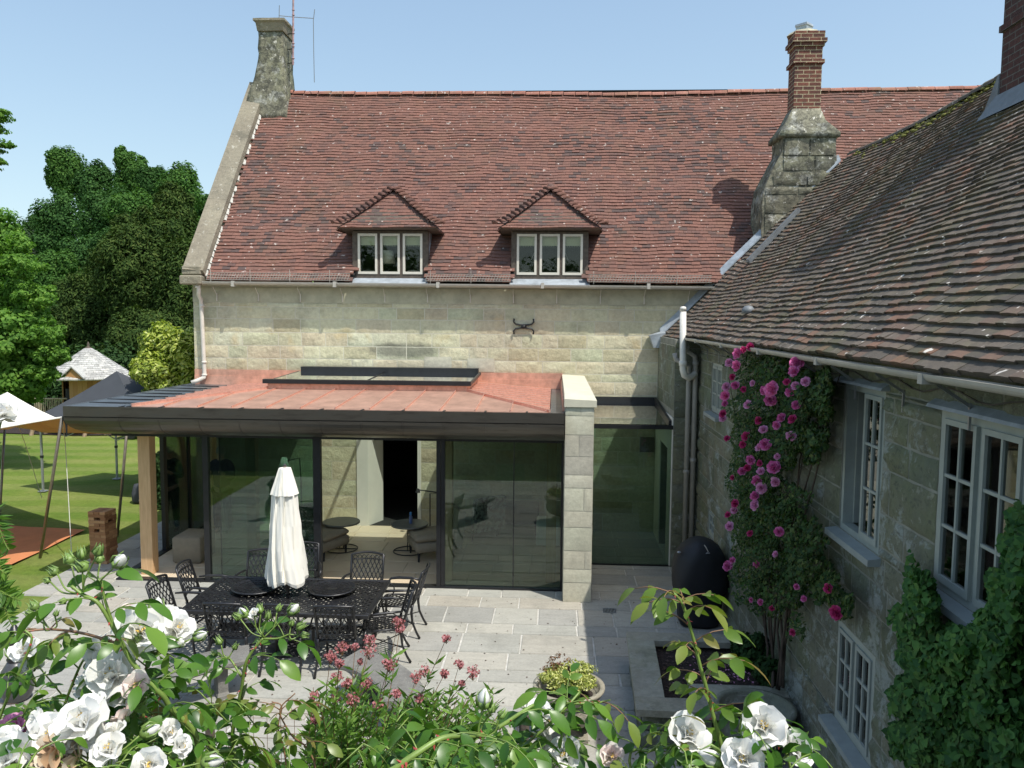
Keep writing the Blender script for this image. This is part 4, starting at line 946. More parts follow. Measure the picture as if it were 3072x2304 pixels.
# stone pier wall with coping
mb = MB()
ashlar(mb, lambda u, v, w_: (u, 11.86-w_, v), .17, .60, 0, 2.98, [.33, .22, .30, .34, .27], (.2, .44), gap=.004, prot=.003, rough=.0015, seed=55)
ashlar(mb, lambda u, v, w_: (.60+w_, u, v), 11.862, 15.98, 0, 2.98, [.33, .22, .30, .34], (.35, .7), gap=.004, prot=.003, rough=.0015, seed=56)
ashlar(mb, lambda u, v, w_: (.17-w_, u, v), 11.862, 12.3, 0, 2.98, [.33, .22, .30, .34], (.35, .7), gap=.004, prot=.003, rough=.0015, seed=57)
pr = mb.build('pier_wall', m_stone_new, gr, True)
mb = MB(); mb.box(.172, .598, 11.864, 15.99, -.1, 2.98); mb.build('pier_core', m_mortar, gr)
mb = MB(); mb.hexa([(.155, 11.83, 2.98), (.635, 11.83, 2.98), (.635, 15.99, 2.98), (.155, 15.99, 2.98), (.155, 11.83, 3.10), (.635, 11.83, 3.08), (.635, 15.99, 3.08), (.155, 15.99, 3.10)])
mb.hexa([(.156, 11.832, 3.10), (.634, 11.832, 3.08), (.634, 15.988, 3.08), (.156, 15.988, 3.10), (.156, 11.95, 3.17), (.60, 11.95, 3.15), (.60, 15.988, 3.15), (.156, 15.988, 3.17)])
mb.build('pier_coping', pm('pale_coping_stone', (.56, .54, .42), .9, .08, 5, .2, 60), gr)
# ------------------------------------------------------------------ GLASS LINK
gl = thing('glass_link', 'narrow frameless glass link between the pale stone pier and the old wing', 'glass link', (1.3, 15, 0))
mb = MB(); mb.box(.62, 2.045, 13.73, 13.80, 2.405, 2.47); mb.box(.62, 2.03, 15.90, 15.985, 2.62, 2.74)
mb.hexa([(1.98, 13.8, 2.46), (2.03, 13.8, 2.46), (2.03, 15.9, 2.62), (1.98, 15.9, 2.62), (1.98, 13.8, 2.55), (2.03, 13.8, 2.55), (2.03, 15.9, 2.73), (1.98, 15.9, 2.73)])
mb.box(.62, 2.03, 13.75, 13.79, .0, .02)
gf = mb.build('link_frame', m_black, gl)
mb = MB(); mb.hexa([(.62, 13.75, 2.472), (1.98, 13.75, 2.472), (1.98, 15.9, 2.64), (.62, 15.9, 2.64), (.62, 13.75, 2.484), (1.98, 13.75, 2.484), (1.98, 15.9, 2.652), (.62, 15.9, 2.652)]); mb.build('glass_roof', m_glass_roof, gl)
mb = MB(); mb.box(.62, 2.03, 13.766, 13.776, .02, 2.405); mb.build('glass_front', m_glass, gl)
mb = MB(); slabrect(mb, .62, 2.03, 13.80, 15.98, .0, (.5, .8), (.45, .6), 79, g=.003); mb.build('floor', m_pave, gl)
mb = MB(); mb.box(1.72, 2.0, 15.86, 15.9, 1.65, 1.95); mb.build('wall_lamp', m_oldwood, gl)

# ------------------------------------------------------------------ GARDEN FURNITURE
def clipseg(p, d, x0, x1, y0, y1):
    t0, t1 = -9e9, 9e9
    for a, b, lo, hi in ((p[0], d[0], x0, x1), (p[1], d[1], y0, y1)):
        if abs(b) < 1e-9:
            if a < lo or a > hi: return None
            continue
        u, v = (lo-a)/b, (hi-a)/b
        if u > v: u, v = v, u
        t0, t1 = max(t0, u), min(t1, v)
    return None if t1-t0 < .01 else ((p[0]+d[0]*t0, p[1]+d[1]*t0), (p[0]+d[0]*t1, p[1]+d[1]*t1))
def lattice(mb, m3, x0, x1, y0, y1, sp, wd, th, ang=.96):
    """crossed bars between x0..x1, y0..y1 mapped to 3D by m3(x, y, h)"""
    for s in (1, -1):
        d = (math.cos(ang), s*math.sin(ang)); L = (x1-x0)+(y1-y0)
        k = sp/math.sin(ang); n = int(L/k)+14
        for i in range(-n, n):
            r = clipseg((x0+i*k, (y0+y1)/2), d, x0, x1, y0, y1)
            if not r: continue
            (ax, ay), (bx, by) = r; nx_, ny_ = -d[1]*wd/2, d[0]*wd/2; o = .0006*s
            nseg = max(1, int(math.hypot(bx-ax, by-ay)/.14)); ring_ = []
            for q in range(nseg+1):
                f = q/nseg; X_, Y_ = ax+(bx-ax)*f, ay+(by-ay)*f
                ring_.append([m3(X_-nx_, Y_-ny_, o), m3(X_+nx_, Y_+ny_, o), m3(X_+nx_, Y_+ny_, th+o), m3(X_-nx_, Y_-ny_, th+o)])
            mb.loft(ring_)
table = thing('dining_table', 'long black cast metal dining table with a lattice top, under the closed cream parasol', 'table', (-3.35, 9.83, 0))
TX0, TX1, TY0, TY1, TZ = -4.50, -2.18, 9.18, 10.49, .735
mb = MB(); lattice(mb, lambda x, y, h: (x, y, TZ-.012+h), TX0+.05, TX1-.05, TY0+.05, TY1-.05, .068, .031, .010, .82)
for x in (-4.0, -2.7): mb.box(x-.05, x+.05, TY0+.05, TY1-.05, TZ-.014, TZ-.001)
mb.box(TX0+.05, TX1-.05, 9.80, 9.87, TZ-.014, TZ-.001)
mb.build('table_top', m_castblk, table)
mb = MB()
for a in ((TX0, TX1, TY0, TY0+.055), (TX0, TX1, TY1-.055, TY1), (TX0, TX0+.055, TY0+.055, TY1-.055), (TX1-.055, TX1, TY0+.055, TY1-.055)): mb.bbox(*a, TZ-.045, TZ+.006, .008)
mb.build('table_rim', m_castblk, table)
for sx, sy in ((1, 1), (1, -1), (-1, 1), (-1, -1)):
    mb = MB(); cx_, cy_ = -3.34+sx*.86, 9.83+sy*.44
    mb.tube([(cx_, cy_, TZ-.05), (cx_+sx*.03, cy_+sy*.02, .55), (cx_-sx*.03, cy_-sy*.02, .32), (cx_+sx*.06, cy_+sy*.04, .12), (cx_+sx*.12, cy_+sy*.07, .015)], [.03, .032, .024, .026, .03], 8)
    mb.build('leg', m_castblk, table, True)
mb = MB(); mb.tube([(-4.2, 9.83, .30), (-2.5, 9.83, .30)], .018, 6); mb.build('stretcher', m_castblk, table)
for i, (x, y, lb) in enumerate(((-3.83, 9.95, 'black lattice turntable left of the parasol on the dining table'), (-2.84, 9.97, 'black lattice turntable right of the parasol on the dining table'))):
    s = thing('turntable', lb, 'lazy susan', (x, y, TZ+.006), 'turntables on the dining table')
    mb = MB(); mb.lathe((x, y, TZ+.007), [(.08, 0), (.08, .03), (.29, .032), (.315, .04), (.315, .055), (.295, .058), (.28, .046), (.0, .044)], 36); mb.build('disc', m_castblk, s, True)
    mb = MB()
    for k in range(3): mb.tube([(x+math.cos(2*PI*j/30)*(.08+.08*k), y+math.sin(2*PI*j/30)*(.08+.08*k), TZ+.055) for j in range(31)], .006, 4)
    for k in range(20): a = 2*PI*k/20; mb.tube([(x+math.cos(a)*.07, y+math.sin(a)*.07, TZ+.055), (x+math.cos(a+.3)*.28, y+math.sin(a+.3)*.28, TZ+.055)], .005, 4)
    mb.build('lattice_ring', m_castblk, s)
# chair, built at the origin facing +Y
def make_chair():
    c = thing('garden_chair', 'x', 'chair', (0, 0, 0), 'black lattice chairs round the dining table')
    mb = MB(); w0, w1 = .235, .215
    # seat: slightly dished lattice
    sf = lambda x, y, h: (x, y, .425+h-.02*math.cos(x*5)*math.cos(y*4)+.02)
    lattice(mb, sf, -.215, .215, -.21, .21, .054, .013, .008); mb.build('seat', m_castblk, c)
    mb = MB(); mb.tube([(-.22, -.22, .43), (-.235, 0, .435), (-.235, .2, .43), (-.19, .235, .425), (0, .245, .42), (.19, .235, .425), (.235, .2, .43), (.235, 0, .435), (.22, -.22, .43), (-.22, -.22, .43)], .014, 6)
    mb.build('seat_rim', m_castblk, c, True)
    def bk(x, y, h):   # y: height along the back, curved across and leaning
        z = .50+y; lean = -.235-.30*y-.0*y; cur = -.05*math.cos(x/.25*PI/2)
        return (x*(1+.06*y), lean+cur-h, z)
    mb = MB(); lattice(mb, bk, -.215, .215, .035, .33, .054, .0115, .008, 1.1)
    for k in range(7):   # ring band under the top rail
        x = -.18+k*.06; mb.tube([bk(x+math.cos(t)*.026, .362+math.sin(t)*.024, 0) for t in [2*PI*j/8 for j in range(9)]], .006, 4)
    mb.build('backrest', m_castblk, c)
    mb = MB(); topz = lambda x: .40+.022*math.cos(x/.23*PI/2)
    mb.tube([bk(-.225, -.08, 0), bk(-.225, .15, 0), bk(-.225, .40, 0)]+[bk(x, topz(x), 0) for x in np.linspace(-.21, .21, 9)]+[bk(.225, .40, 0), bk(.225, .15, 0), bk(.225, -.08, 0)], .0165, 6)
    mb.tube([bk(x, .335, 0) for x in np.linspace(-.22, .22, 7)], .008, 4); mb.tube([bk(x, .03, 0) for x in np.linspace(-.22, .22, 7)], .012, 4)
    mb.build('back_frame', m_castblk, c, True)
    for s in (-1, 1):
        mb = MB(); mb.tube([(s*.225, -.24, .66), (s*.26, -.12, .665), (s*.275, .06, .66), (s*.275, .17, .645), (s*.27, .205, .61), (s*.262, .18, .575), (s*.255, .13, .54), (s*.245, .12, .48), (s*.235, .14, .43)], [.012, .017, .02, .018, .014, .012, .011, .011, .012], 6)
        mb.build('armrest', m_castblk, c, True)
        mb = MB(); mb.tube([(s*.225, .21, .43), (s*.24, .235, .36), (s*.235, .235, .22), (s*.24, .25, .1), (s*.25, .27, .01)], [.02, .022, .016, .014, .018], 6); mb.build('leg', m_castblk, c, True)
        mb = MB(); mb.tube([(s*.225, -.235, .46), (s*.225, -.22, .36), (s*.23, -.235, .22), (s*.24, -.29, .09), (s*.245, -.335, .012)], [.018, .019, .016, .015, .018], 6); mb.build('leg', m_castblk, c, True)
    mb = MB(); mb.tube([(-.235, .23, .2), (0, .0, .2), (.235, .23, .2)], .008, 5); mb.tube([(-.232, -.24, .2), (0, .0, .2), (.232, -.24, .2)], .008, 5); mb.build('stretcher', m_castblk, c)
    return c
ch = make_chair(); first = True
for x, y, a, lb in ((-3.88, 9.36, 0, 'front row black chair, leftmost, its back to the camera behind the white roses'),
                    (-3.22, 9.37, 0, 'front row black chair in the middle, its back to the camera'),
                    (-2.56, 9.37, .03, 'front row black chair, rightmost, its back to the camera'),
                    (-4.15, 10.74, PI, 'far side black chair left of the parasol'),
                    (-3.62, 11.15, PI+.25, 'far side black chair half hidden right behind the parasol'),
                    (-2.63, 10.72, PI, 'far side black chair right of the parasol'),
                    (-4.66, 10.44, -PI/2+.06, 'left end black chair, the farther of two'),
                    (-4.70, 9.74, -PI/2-.05, 'left end black chair, the nearer of two'),
                    (-2.08, 10.55, PI/2-.03, 'right end black chair seen edge on, the farther of two'),
                    (-2.12, 9.72, PI/2+.22, 'right end black chair, the nearer of two, behind the pink flower heads')):
    if first: ch.location = (x, y, 0); ch.rotation_euler = (0, 0, a); ch['label'] = lb; first = False
    else: dup(ch, (x, y, 0), a, lb)
# parasol
ps = thing('parasol', 'closed cream garden parasol with a small top tier, standing through the table', 'parasol', (-3.36, 9.86, 0))
PX, PY = -3.40, 9.86
def pleat(n, amp): return lambda t, z: 1+amp*(((t*n/(2*PI)+.35*math.sin(z*2.1+t)) % 1.)**.7-.55)+.05*math.sin(t*3+z*5)+.02*math.sin(t*17+z*9)
mb = MB(); mb.lathe((PX, PY, 0), [(.235, .90), (.245, .94), (.232, 1.1), (.205, 1.35), (.175, 1.65), (.15, 1.9), (.145, 2.03), (.12, 2.06), (.06, 2.08)], 150, pleat(10, .26))
for i, v in enumerate(mb.v):
    x, y, z = v
    if z < 1.2: a = math.atan2(y-PY, x-PX); mb.v[i] = (x+.05*(1.2-z)+.0, y, z+.035*math.sin(a*4+1)*(1.2-z)/.3)
mb.build('canopy', m_canvas, ps)
mb = MB(); mb.lathe((PX, PY, 0), [(.165, 2.04), (.15, 2.10), (.115, 2.22), (.085, 2.33), (.072, 2.37), (.03, 2.38)], 120, pleat(8, .22)); mb.build('canopy_vent', m_canvas, ps)
mb = MB(); mb.tube([(PX+.02, PY, .05), (PX+.01, PY, 1.0), (PX, PY, 2.40)], .024, 10); mb.build('pole', m_oldwood, ps, True)
mb = MB(); mb.lathe((PX, PY, 2.38), [(.016, 0), (.022, .015), (.02, .03), (.008, .045), (0, .048)], 12); mb.build('finial', m_iron, ps, True)
mb = MB(); mb.lathe((PX+.02, PY, 0), [(.28, .004), (.28, .03), (.2, .07), (.05, .09), (.04, .3), (.035, .32)], 24); mb.build('base', m_iron, ps, True)
# covered barbecue
bb = thing('covered_barbecue', 'barbecue under a black domed cover at the foot of the climbing rose', 'barbecue', (2.09, 11.05, 0))
mb = MB(); rings = []; cx_, cy_ = 2.08, 11.15
rr = random.Random(4); ph = [rr.uniform(0, 6) for _ in range(6)]
for z, w_, d_, e in ((.02, .27, .25, 2.6), (.1, .29, .27, 2.8), (.35, .31, .28, 3), (.46, .33, .29, 3), (.50, .36, .31, 3.2), (.56, .375, .32, 3.2), (.7, .385, .33, 3), (.82, .38, .33, 2.8), (.95, .355, .32, 2.6), (1.05, .315, .30, 2.4), (1.13, .26, .27, 2.3), (1.19, .18, .22, 2.2), (1.225, .10, .14, 2), (1.235, .02, .03, 2)):
    rg = []
    for k in range(40):
        t_ = 2*PI*k/40; c_, s_ = math.cos(t_), math.sin(t_); r_ = (abs(c_)**e+abs(s_)**e)**(-1/e)
        f = 1+.018*math.sin(t_*5+ph[0]+z*3)+.012*math.sin(t_*9+ph[1]-z*6)
        rg.append((cx_+w_*r_*c_*f, cy_+d_*r_*s_*f, z))
    rings.append(rg)
mb.loft(rings)
mb.build('cover', pm('black_cover_fabric', (.008, .009, .012), .6, .3, 5, .3, 12), bb, True)
mb = MB(); mb.tube([(2.08, 10.86, 1.215), (2.1, 10.84, 1.19), (2.13, 10.82, 1.13), (2.1, 10.82, 1.11), (2.15, 10.82, 1.115)], .007, 5); mb.build('cover_tie', m_gal, bb)
mb = MB(); mb.lathe((1.76, 10.98, 1.06), [(.02, 0), (.03, .012), (.015, .025), (0, .027)], 8); mb.build('cover_clip', m_gal, bb)
# drain grate
dg = thing('drain_grate', 'small slotted metal drain grate set in the shaded paving', 'drain', (.855, 11.53, .004))
mb = MB(); mb.box(.755, .955, 11.44, 11.45, .004, .012); mb.box(.755, .955, 11.61, 11.62, .004, .012); mb.box(.755, .765, 11.45, 11.61, .004, .012); mb.box(.945, .955, 11.45, 11.61, .004, .012)
for k in range(8): x = .775+k*.0215; mb.box(x, x+.010, 11.45, 11.61, .006, .011)
mb.build('grate', m_gal, dg)
mb = MB(); mb.box(.765, .945, 11.45, 11.61, .0045, .0055); mb.build('sump', m_dark, dg)
# planter (raised bed) against the wing wall
pb = thing('raised_bed', 'low raised bed of dark fallen-petal strewn soil with a wide stone coping', 'planter', (1.7, 8.7, 0))
mb = MB(); CZ = .45
outer = [(.92, 9.62), (.86, 7.72), (1.66, 7.66), (1.68, 8.02), (2.46, 8.02), (2.46, 9.62)]
ash = lambda p, q, sd: ashlar(mb, lambda u, v, w_: (p[0]+(q[0]-p[0])*u/math.dist(p, q)+w_*((q[1]-p[1])/math.dist(p, q)), p[1]+(q[1]-p[1])*u/math.dist(p, q)-w_*((q[0]-p[0])/math.dist(p, q)), v), 0, math.dist(p, q), 0, CZ-.07, [.19], (.25, .55), gap=.006, prot=.012, rough=.008, seed=sd)
ip = [(.97, 9.58), (.91, 7.77), (1.61, 7.71), (1.63, 8.07), (2.46, 8.07)]
for k in range(4): ash(ip[k], ip[k+1], 60+k)
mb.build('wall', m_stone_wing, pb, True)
mb = MB(); mb.loft([[(x+.01, y-.0, 0) for x, y in ((.98, 9.56), (.93, 7.80), (1.58, 7.74), (1.60, 8.10), (2.45, 8.10), (2.45, 9.56))], [(x+.01, y, CZ-.12) for x, y in ((.98, 9.56), (.93, 7.80), (1.58, 7.74), (1.60, 8.10), (2.45, 8.10), (2.45, 9.56))]])
mb.build('soil', m_soil, pb)
mb = MB()
def cop(a, b, c_, d_): mb.hexa([(*a, CZ-.07), (*b, CZ-.07), (*c_, CZ-.07), (*d_, CZ-.07), (*a, CZ), (*b, CZ), (*c_, CZ), (*d_, CZ)])
cop((.885, 8.62), (1.20, 8.62), (1.235, 9.38), (.92, 9.38)); cop((.86, 7.94), (1.165, 7.94), (1.20, 8.615), (.885, 8.615)); cop((.92, 9.385), (2.45, 9.385), (2.45, 9.64), (.93, 9.64))
cop((.85, 7.66), (1.66, 7.64), (1.70, 7.935), (.86, 7.935)); cop((1.40, 7.94), (1.70, 7.94), (1.71, 8.24), (1.41, 8.24)) if False else None
cop((1.45, 7.94), (1.70, 7.94), (1.72, 8.02), (1.45, 8.02)); cop((1.45, 8.025), (2.45, 8.025), (2.45, 8.27), (1.45, 8.27))
mb.build('coping', m_sc := stone_mat('green_grey_coping', [(.25, .26, .22), (.31, .31, .26), (.28, .27, .22)], dark=.4, green=.25, white=.2), pb)
mb = MB(); rr = random.Random(6)
for k in range(420):
    x, y = rr.uniform(1.23, 2.42), rr.uniform(8.28, 9.36); s = rr.uniform(.010, .03); a = rr.uniform(0, 6); z = CZ-.118+rr.random()*.012
    mb.add([(x+s*math.cos(a), y+s*math.sin(a), z), (x-s*.6*math.sin(a), y+s*.6*math.cos(a), z+.01), (x-s*math.cos(a), y-s*math.sin(a), z+.004), (x+s*.6*math.sin(a), y-s*.6*math.cos(a), z+.012)], [(0, 1, 2, 3)])
cl = mb.build('leaf_litter', leaf_mat('litter', [(.05, .035, .025), (.09, .06, .045), (.13, .09, .08)], .8, .1), pb); tag(cl, kind='stuff')
mb = MB()
for k in range(130):
    x, y = rr.gauss(2.0, .25), rr.gauss(8.75, .25); s = rr.uniform(.012, .022); a = rr.uniform(0, 6); z = CZ-.10+rr.random()*.02
    if not (1.25 < x < 2.44 and 8.3 < y < 9.3): continue
    mb.add([(x+s*math.cos(a), y+s*math.sin(a), z), (x-s*.6*math.sin(a), y+s*.6*math.cos(a), z+.01), (x-s*math.cos(a), y-s*math.sin(a), z+.004), (x+s*.6*math.sin(a), y-s*.6*math.cos(a), z+.012)], [(0, 1, 2, 3)])
fp = mb.build('fallen_petals', m_pale_p, pb); tag(fp, kind='stuff')
# urns
def urn(name, label, x, y, R_, Hh, mat, soilz, square=False):
    u = thing(name, label, 'urn', (x, y, 0))
    mb = MB(); k = R_/.35
    pf = [(.17*k, .0), (.19*k, .03), (.12*k, .07), (.10*k, .10), (.15*k, .14)]+[((.15+.16*math.sin(f*PI/2))*k, .14+(Hh-.32)*(1-math.cos(f*PI/2))) for f in (.2, .4, .6, .8, 1.)]+[(.30*k, Hh-.15), (.315*k, Hh-.11), (.33*k, Hh-.09), (.345*k, Hh-.06), (.372*k, Hh-.02), (.372*k, Hh), (.33*k, Hh+.002), (.315*k, Hh-.02), (.30*k, Hh-.10)]
    gad = lambda t, z: 1+(.07*abs(math.sin(t*11)) if .15 < z < Hh-.18 else 0)
    mb.lathe((x, y, 0.), pf, 88, gad); mb.build('bowl', mat, u, True)
    mb = MB(); mb.box(x-.2*k, x+.2*k, y-.2*k, y+.2*k, .0, .04) if not square else None
    if not square: mb.build('plinth', mat, u)
    mb = MB(); mb.lathe((x, y, 0), [(.3*k, Hh-.11), (.2*k, Hh-.09), (.1*k, Hh-.075), (0, Hh-.07)], 24, lambda t, z: 1+.03*math.sin(t*7)); mb.build('soil', m_soil, u, True)
    return u
m_urn = stone_mat('pale_weathered_urn_stone', [(.30, .27, .20), (.33, .31, .25)], lich=.3, dark=.3, bs=2)
urn('stone_urn', 'sunlit stone urn holding the golden leaved plant on the pale paving', .19, 8.0, .35, .52, m_urn, .4)
urn('stone_urn', 'shaded mossy stone urn of bare soil beside the raised bed and wing wall', 2.02, 7.72, .37, .50, stone_mat('green_weathered_urn_stone', [(.17, .18, .14), (.22, .23, .18)], dark=.5, green=.5, white=.3, bs=2), .4)
jr = thing('garden_lantern', 'black lantern on a rounded glazed jar, bottom left behind the roses', 'lantern', (-5.6, 8.35, 0))
p = at(52, 2100, y=8.3); mb = MB(); mb.lathe((p[0], p[1], 0), [(.10, 0), (.13, .03), (.165, .10), (.172, .22), (.15, .34), (.10, .42), (.075, .46)], 28)
jr.location = (p[0], p[1], 0); ORG[jr.name] = Vector((p[0], p[1], 0))
mb.build('jar', pm('dark_glazed_jar', (.06, .062, .065), .35, .3, 10), jr, True)
mb = MB(); mb.lathe((p[0], p[1], 0), [(.085, .46), (.09, .48), (.07, .50), (.07, .68), (.10, .70), (.12, .72), (.10, .76), (.04, .82), (.02, .86), (.0, .87)], 16); mb.build('lantern_head', m_castblk, jr, True)
mb = MB(); rr = random.Random(44)
for k in range(520):
    x, y = rr.uniform(-7.3, 2.3), rr.uniform(6.6, 12.0); s = rr.uniform(.008, .02); a = rr.uniform(0, 6); z = .006
    mb.add([(x+s*math.cos(a), y+s*math.sin(a), z), (x-s*.6*math.sin(a), y+s*.6*math.cos(a), z+.008), (x-s*math.cos(a), y-s*math.sin(a), z+.002), (x+s*.6*math.sin(a), y-s*.6*math.cos(a), z+.009)], [(0, 1, 2, 3)])
tag(mb.build('fallen_leaves', bpy.data.materials['litter']), 'tiny brown leaves and petals scattered over the terrace paving', 'leaves', kind='stuff')
# curved stone benches
def bench(a0, a1, label):
    bc = (-2.9, 7.35); b = thing('curved_stone_bench', label, 'bench', (bc[0]+1.5*math.cos((a0+a1)/2), bc[1]+1.5*math.sin((a0+a1)/2), 0), 'curved stone benches below the table')
    mb = MB(); rings = []
    for k in range(13):
        a = a0+(a1-a0)*k/12; c_, s_ = math.cos(a), math.sin(a)
        rings.append([(bc[0]+r*c_, bc[1]+r*s_, z) for r, z in ((1.29, .37), (1.27, .39), (1.27, .43), (1.285, .445), (1.705, .445), (1.72, .43), (1.72, .39), (1.70, .37))])
    mb.loft(rings); mb.build('seat', m_bs, b)
    for f in (.2, .8):
        a = a0+(a1-a0)*f; c_, s_ = math.cos(a), math.sin(a); mb = MB(); pr = []
        for z, e in ((0, 1.15), (.04, 1.15), (.07, .9), (.32, .9), (.37, 1.2)):
            pr.append([(bc[0]+(1.5+u*e)*c_-v*e*s_, bc[1]+(1.5+u*e)*s_+v*e*c_, z) for u, v in ((-.14, -.06), (.14, -.06), (.14, .06), (-.14, .06))])
        mb.loft(pr); mb.build('pedestal', m_bs, b)
m_bs = stone_mat('grey_bench_stone', [(.17, .17, .16), (.20, .195, .18)], dark=.2, bs=2)
bench(rad(112), rad(172), 'left curved grey stone bench, mostly hidden by the white roses'); bench(rad(14), rad(66), 'right curved grey stone bench behind the pink flower heads')
# stack of timber blocks: every block a thing
m_blk = NT('reddish_timber_block'); _c = m_blk.ramp(m_blk.n('ObjectInfo').outputs['Random'], [(0, (.20, .085, .035)), (.5, (.32, .16, .07)), (1, (.46, .27, .13))]); _c = m_blk.mix(.4, _c, m_blk.ramp(m_blk.noise(m_blk.scalev(m_blk.obj(), (3, 30, 30)), 4), [(.3, (.35, .35, .35)), (.7, (.65, .65, .65))]), 'OVERLAY'); m_blk = m_blk.fin(_c, .7)
mb = MB(); mb.bbox(-.155, .155, -.051, .051, 0, .05, .004); blk = mb.build('timber_block', m_blk); rr = random.Random(2)
tag(blk, 'reddish wooden block in the tall stacked garden block tower on the lawn edge', 'wooden block', 'stacked garden game blocks')
bx, by = -7.80, 13.25; base_rz = -.10; firstb = True
for lv in range(18):
    for k in range(3):
        if lv in (11, 14, 15) and k == 1: continue
        of = (k-1)*.104; rz = base_rz+(PI/2 if lv % 2 else 0)+rr.uniform(-.015, .015)
        dx, dy = -math.sin(rz)*of+rr.uniform(-.008, .008), math.cos(rz)*of+rr.uniform(-.008, .008)
        o = blk if firstb else blk.copy()
        if not firstb: C.objects.link(o)
        firstb = False; o.location = (bx+dx, by+dy, .004+lv*.0505); o.rotation_euler = (0, 0, rz)
# ------------------------------------------------------------------ FURNITURE INSIDE
ot = thing('ottoman', 'square taupe upholstered cube ottoman behind the open glass corner', 'ottoman', (-6.4, 14.1, 0))
a = at(517, 1690, z=0.01); b = at(590, 1690, z=0.01)
mb = MB(); x0, y0 = a[0], a[1]; mb.bbox(x0, x0+.50, y0, y0+.62, .01, .47, .03); mb.build('cushion_block', m_fabric, ot, True)
def rtable(x, y, R_, h, label):
    t_ = thing('round_side_table', label, 'side table', (x, y, 0), 'round side tables in the garden room')
    mb = MB(); mb.lathe((x, y, h-.03), [(R_-.004, 0), (R_, .004), (R_, .026), (R_-.004, .03), (R_-.012, .027), (0, .027)], 40); mb.build('table_top', pm('grey_stone_top', (.16, .165, .15), .35, .1, 4) if 'grey_stone_top' not in bpy.data.materials else bpy.data.materials['grey_stone_top'], t_)
    mb = MB(); mb.tube([(x+math.cos(2*PI*j/36)*R_*.86, y+math.sin(2*PI*j/36)*R_*.86, .018) for j in range(37)], .010, 6)
    for s in (-1, 1): mb.tube([(x+s*.035-R_*.0, y+.0, .02), (x+s*.035, y, h-.03)], .009, 6)
    mb.tube([(x-R_*.86, y, .018), (x+R_*.86, y, .018)], .010, 6)
    mb.build('frame', m_iron, t_)
p = at(1025, 1648, z=0); rtable(p[0], p[1], .34, .53, 'round grey topped side table on a twin rod, left of the doorway')
p = at(1222, 1655, z=0); rt2 = rtable(p[0]+.04, p[1], .34, .53, 'round grey topped side table with the blue spray bottle on it')
sb = thing('spray_bottle', 'small blue capped bottle standing on the right round side table', 'bottle', (p[0]+.06, p[1]+.02, .53))
mb = MB(); mb.lathe((p[0]+.06, p[1]+.02, .528), [(.03, 0), (.032, .01), (.032, .12), (.02, .14), (.02, .15)], 14); mb.build('bottle_body', pm('blue_grey_plastic', (.12, .18, .36), .3), sb, True)
mb = MB(); mb.lathe((p[0]+.06, p[1]+.02, .678), [(.022, 0), (.022, .05), (.012, .06), (0, .06)], 12); mb.build('bottle_cap', pm('blue_cap', (.05, .25, .6), .3), sb, True)
def armchair(x, y, rz, label, pat=False):
    c = thing('armchair', label, 'armchair', (0, 0, 0), 'armchairs in the garden room')
    mb = MB(); mb.bbox(-.36, .36, -.38, .36, .17, .34, .03); mb.build('seat_base', m_fabric, c, True)
    mb = MB(); mb.bbox(-.34, .34, -.40, .30, .345, .47, .05); mb.build('seat_cushion', m_fabric, c, True)
    mb = MB(); mb.hexa([(-.36, .30, .2), (.36, .30, .2), (.36, .44, .2), (-.36, .44, .2), (-.35, .40, .86), (.35, .40, .86), (.35, .52, .84), (-.35, .52, .84)]); mb.build('backrest', m_fabric if not pat else m_pat, c, False)
    for s in (-1, 1):
        for t_ in (-1, 1): mb = MB(); mb.lathe((s*.30, -.02+t_*.31, 0), [(.016, .006), (.028, .17)], 8); mb.build('leg', m_iron, c)
    c.location = (x, y, .004); c.rotation_euler = (0, 0, rz); return c
m_pat = NT('patterned_throw'); m_pat = m_pat.fin(m_pat.ramp(m_pat.noise(m_pat.obj(), 14, 3), [(.45, (.04, .05, .05)), (.52, (.34, .36, .34))]), .95)
p = at(1290, 1690, z=0); armchair(p[0]-.02, p[1]+.42, -1.15, 'low taupe armchair right of the open doorway')
p = at(955, 1680, z=0); armchair(p[0]-.05, p[1]+.30, 1.15, 'low taupe armchair behind the left mullion of the open doorway')
p = at(1400, 1600, z=0); armchair(p[0]+.2, p[1]-.2, -2.4, 'armchair with a patterned throw behind the right glass panel', True)
p = at(1550, 1590, z=0); cb = thing('low_cabinet', 'long low black cabinet behind the right glass panel', 'cabinet', (p[0], 15.6, 0))
mb = MB(); mb.bbox(p[0]-.4, p[0]+.45, 15.4, 15.9, .25, .62, .02); mb.build('carcass', m_fabric_dk, cb); 
for s in (-.35, .4): mb = MB(); mb.box(p[0]+s-.02, p[0]+s+.02, 15.5, 15.54, 0, .25); mb.build('leg', m_iron, cb)
p = at(1640, 1640, z=0); cu = thing('white_cube_seat', 'white cube seat beside the stone pier behind the right glass panel', 'stool', (p[0], p[1], 0))
mb = MB(); mb.bbox(p[0]-.2, p[0]+.25, p[1], p[1]+.45, .01, .48, .02); mb.build('cube', m_white, cu)
fl = thing('floor_lamp', 'floor lamp with a pale conical shade just behind the parasol top', 'lamp', (-5.3, 14.6, 0))
a = at(853, 1415, y=14.8); 
mb = MB(); mb.lathe((a[0], 14.8, a[2]), [(.13, 0), (.05, .27), (.045, .27), (.12, 0)], 20); mb.build('lamp_shade', m_white, fl, True)
mb = MB(); mb.tube([(a[0]+.02, 14.8, a[2]+.2), (a[0]+.3, 14.8, a[2]+.27), (a[0]+.32, 14.8, a[2]-.2), (a[0]+.32, 14.8, .02)], .012, 6); mb.lathe((a[0]+.32, 14.8, .006), [(.13, 0), (.13, .02), (.02, .03)], 16); mb.build('stand', m_iron, fl)
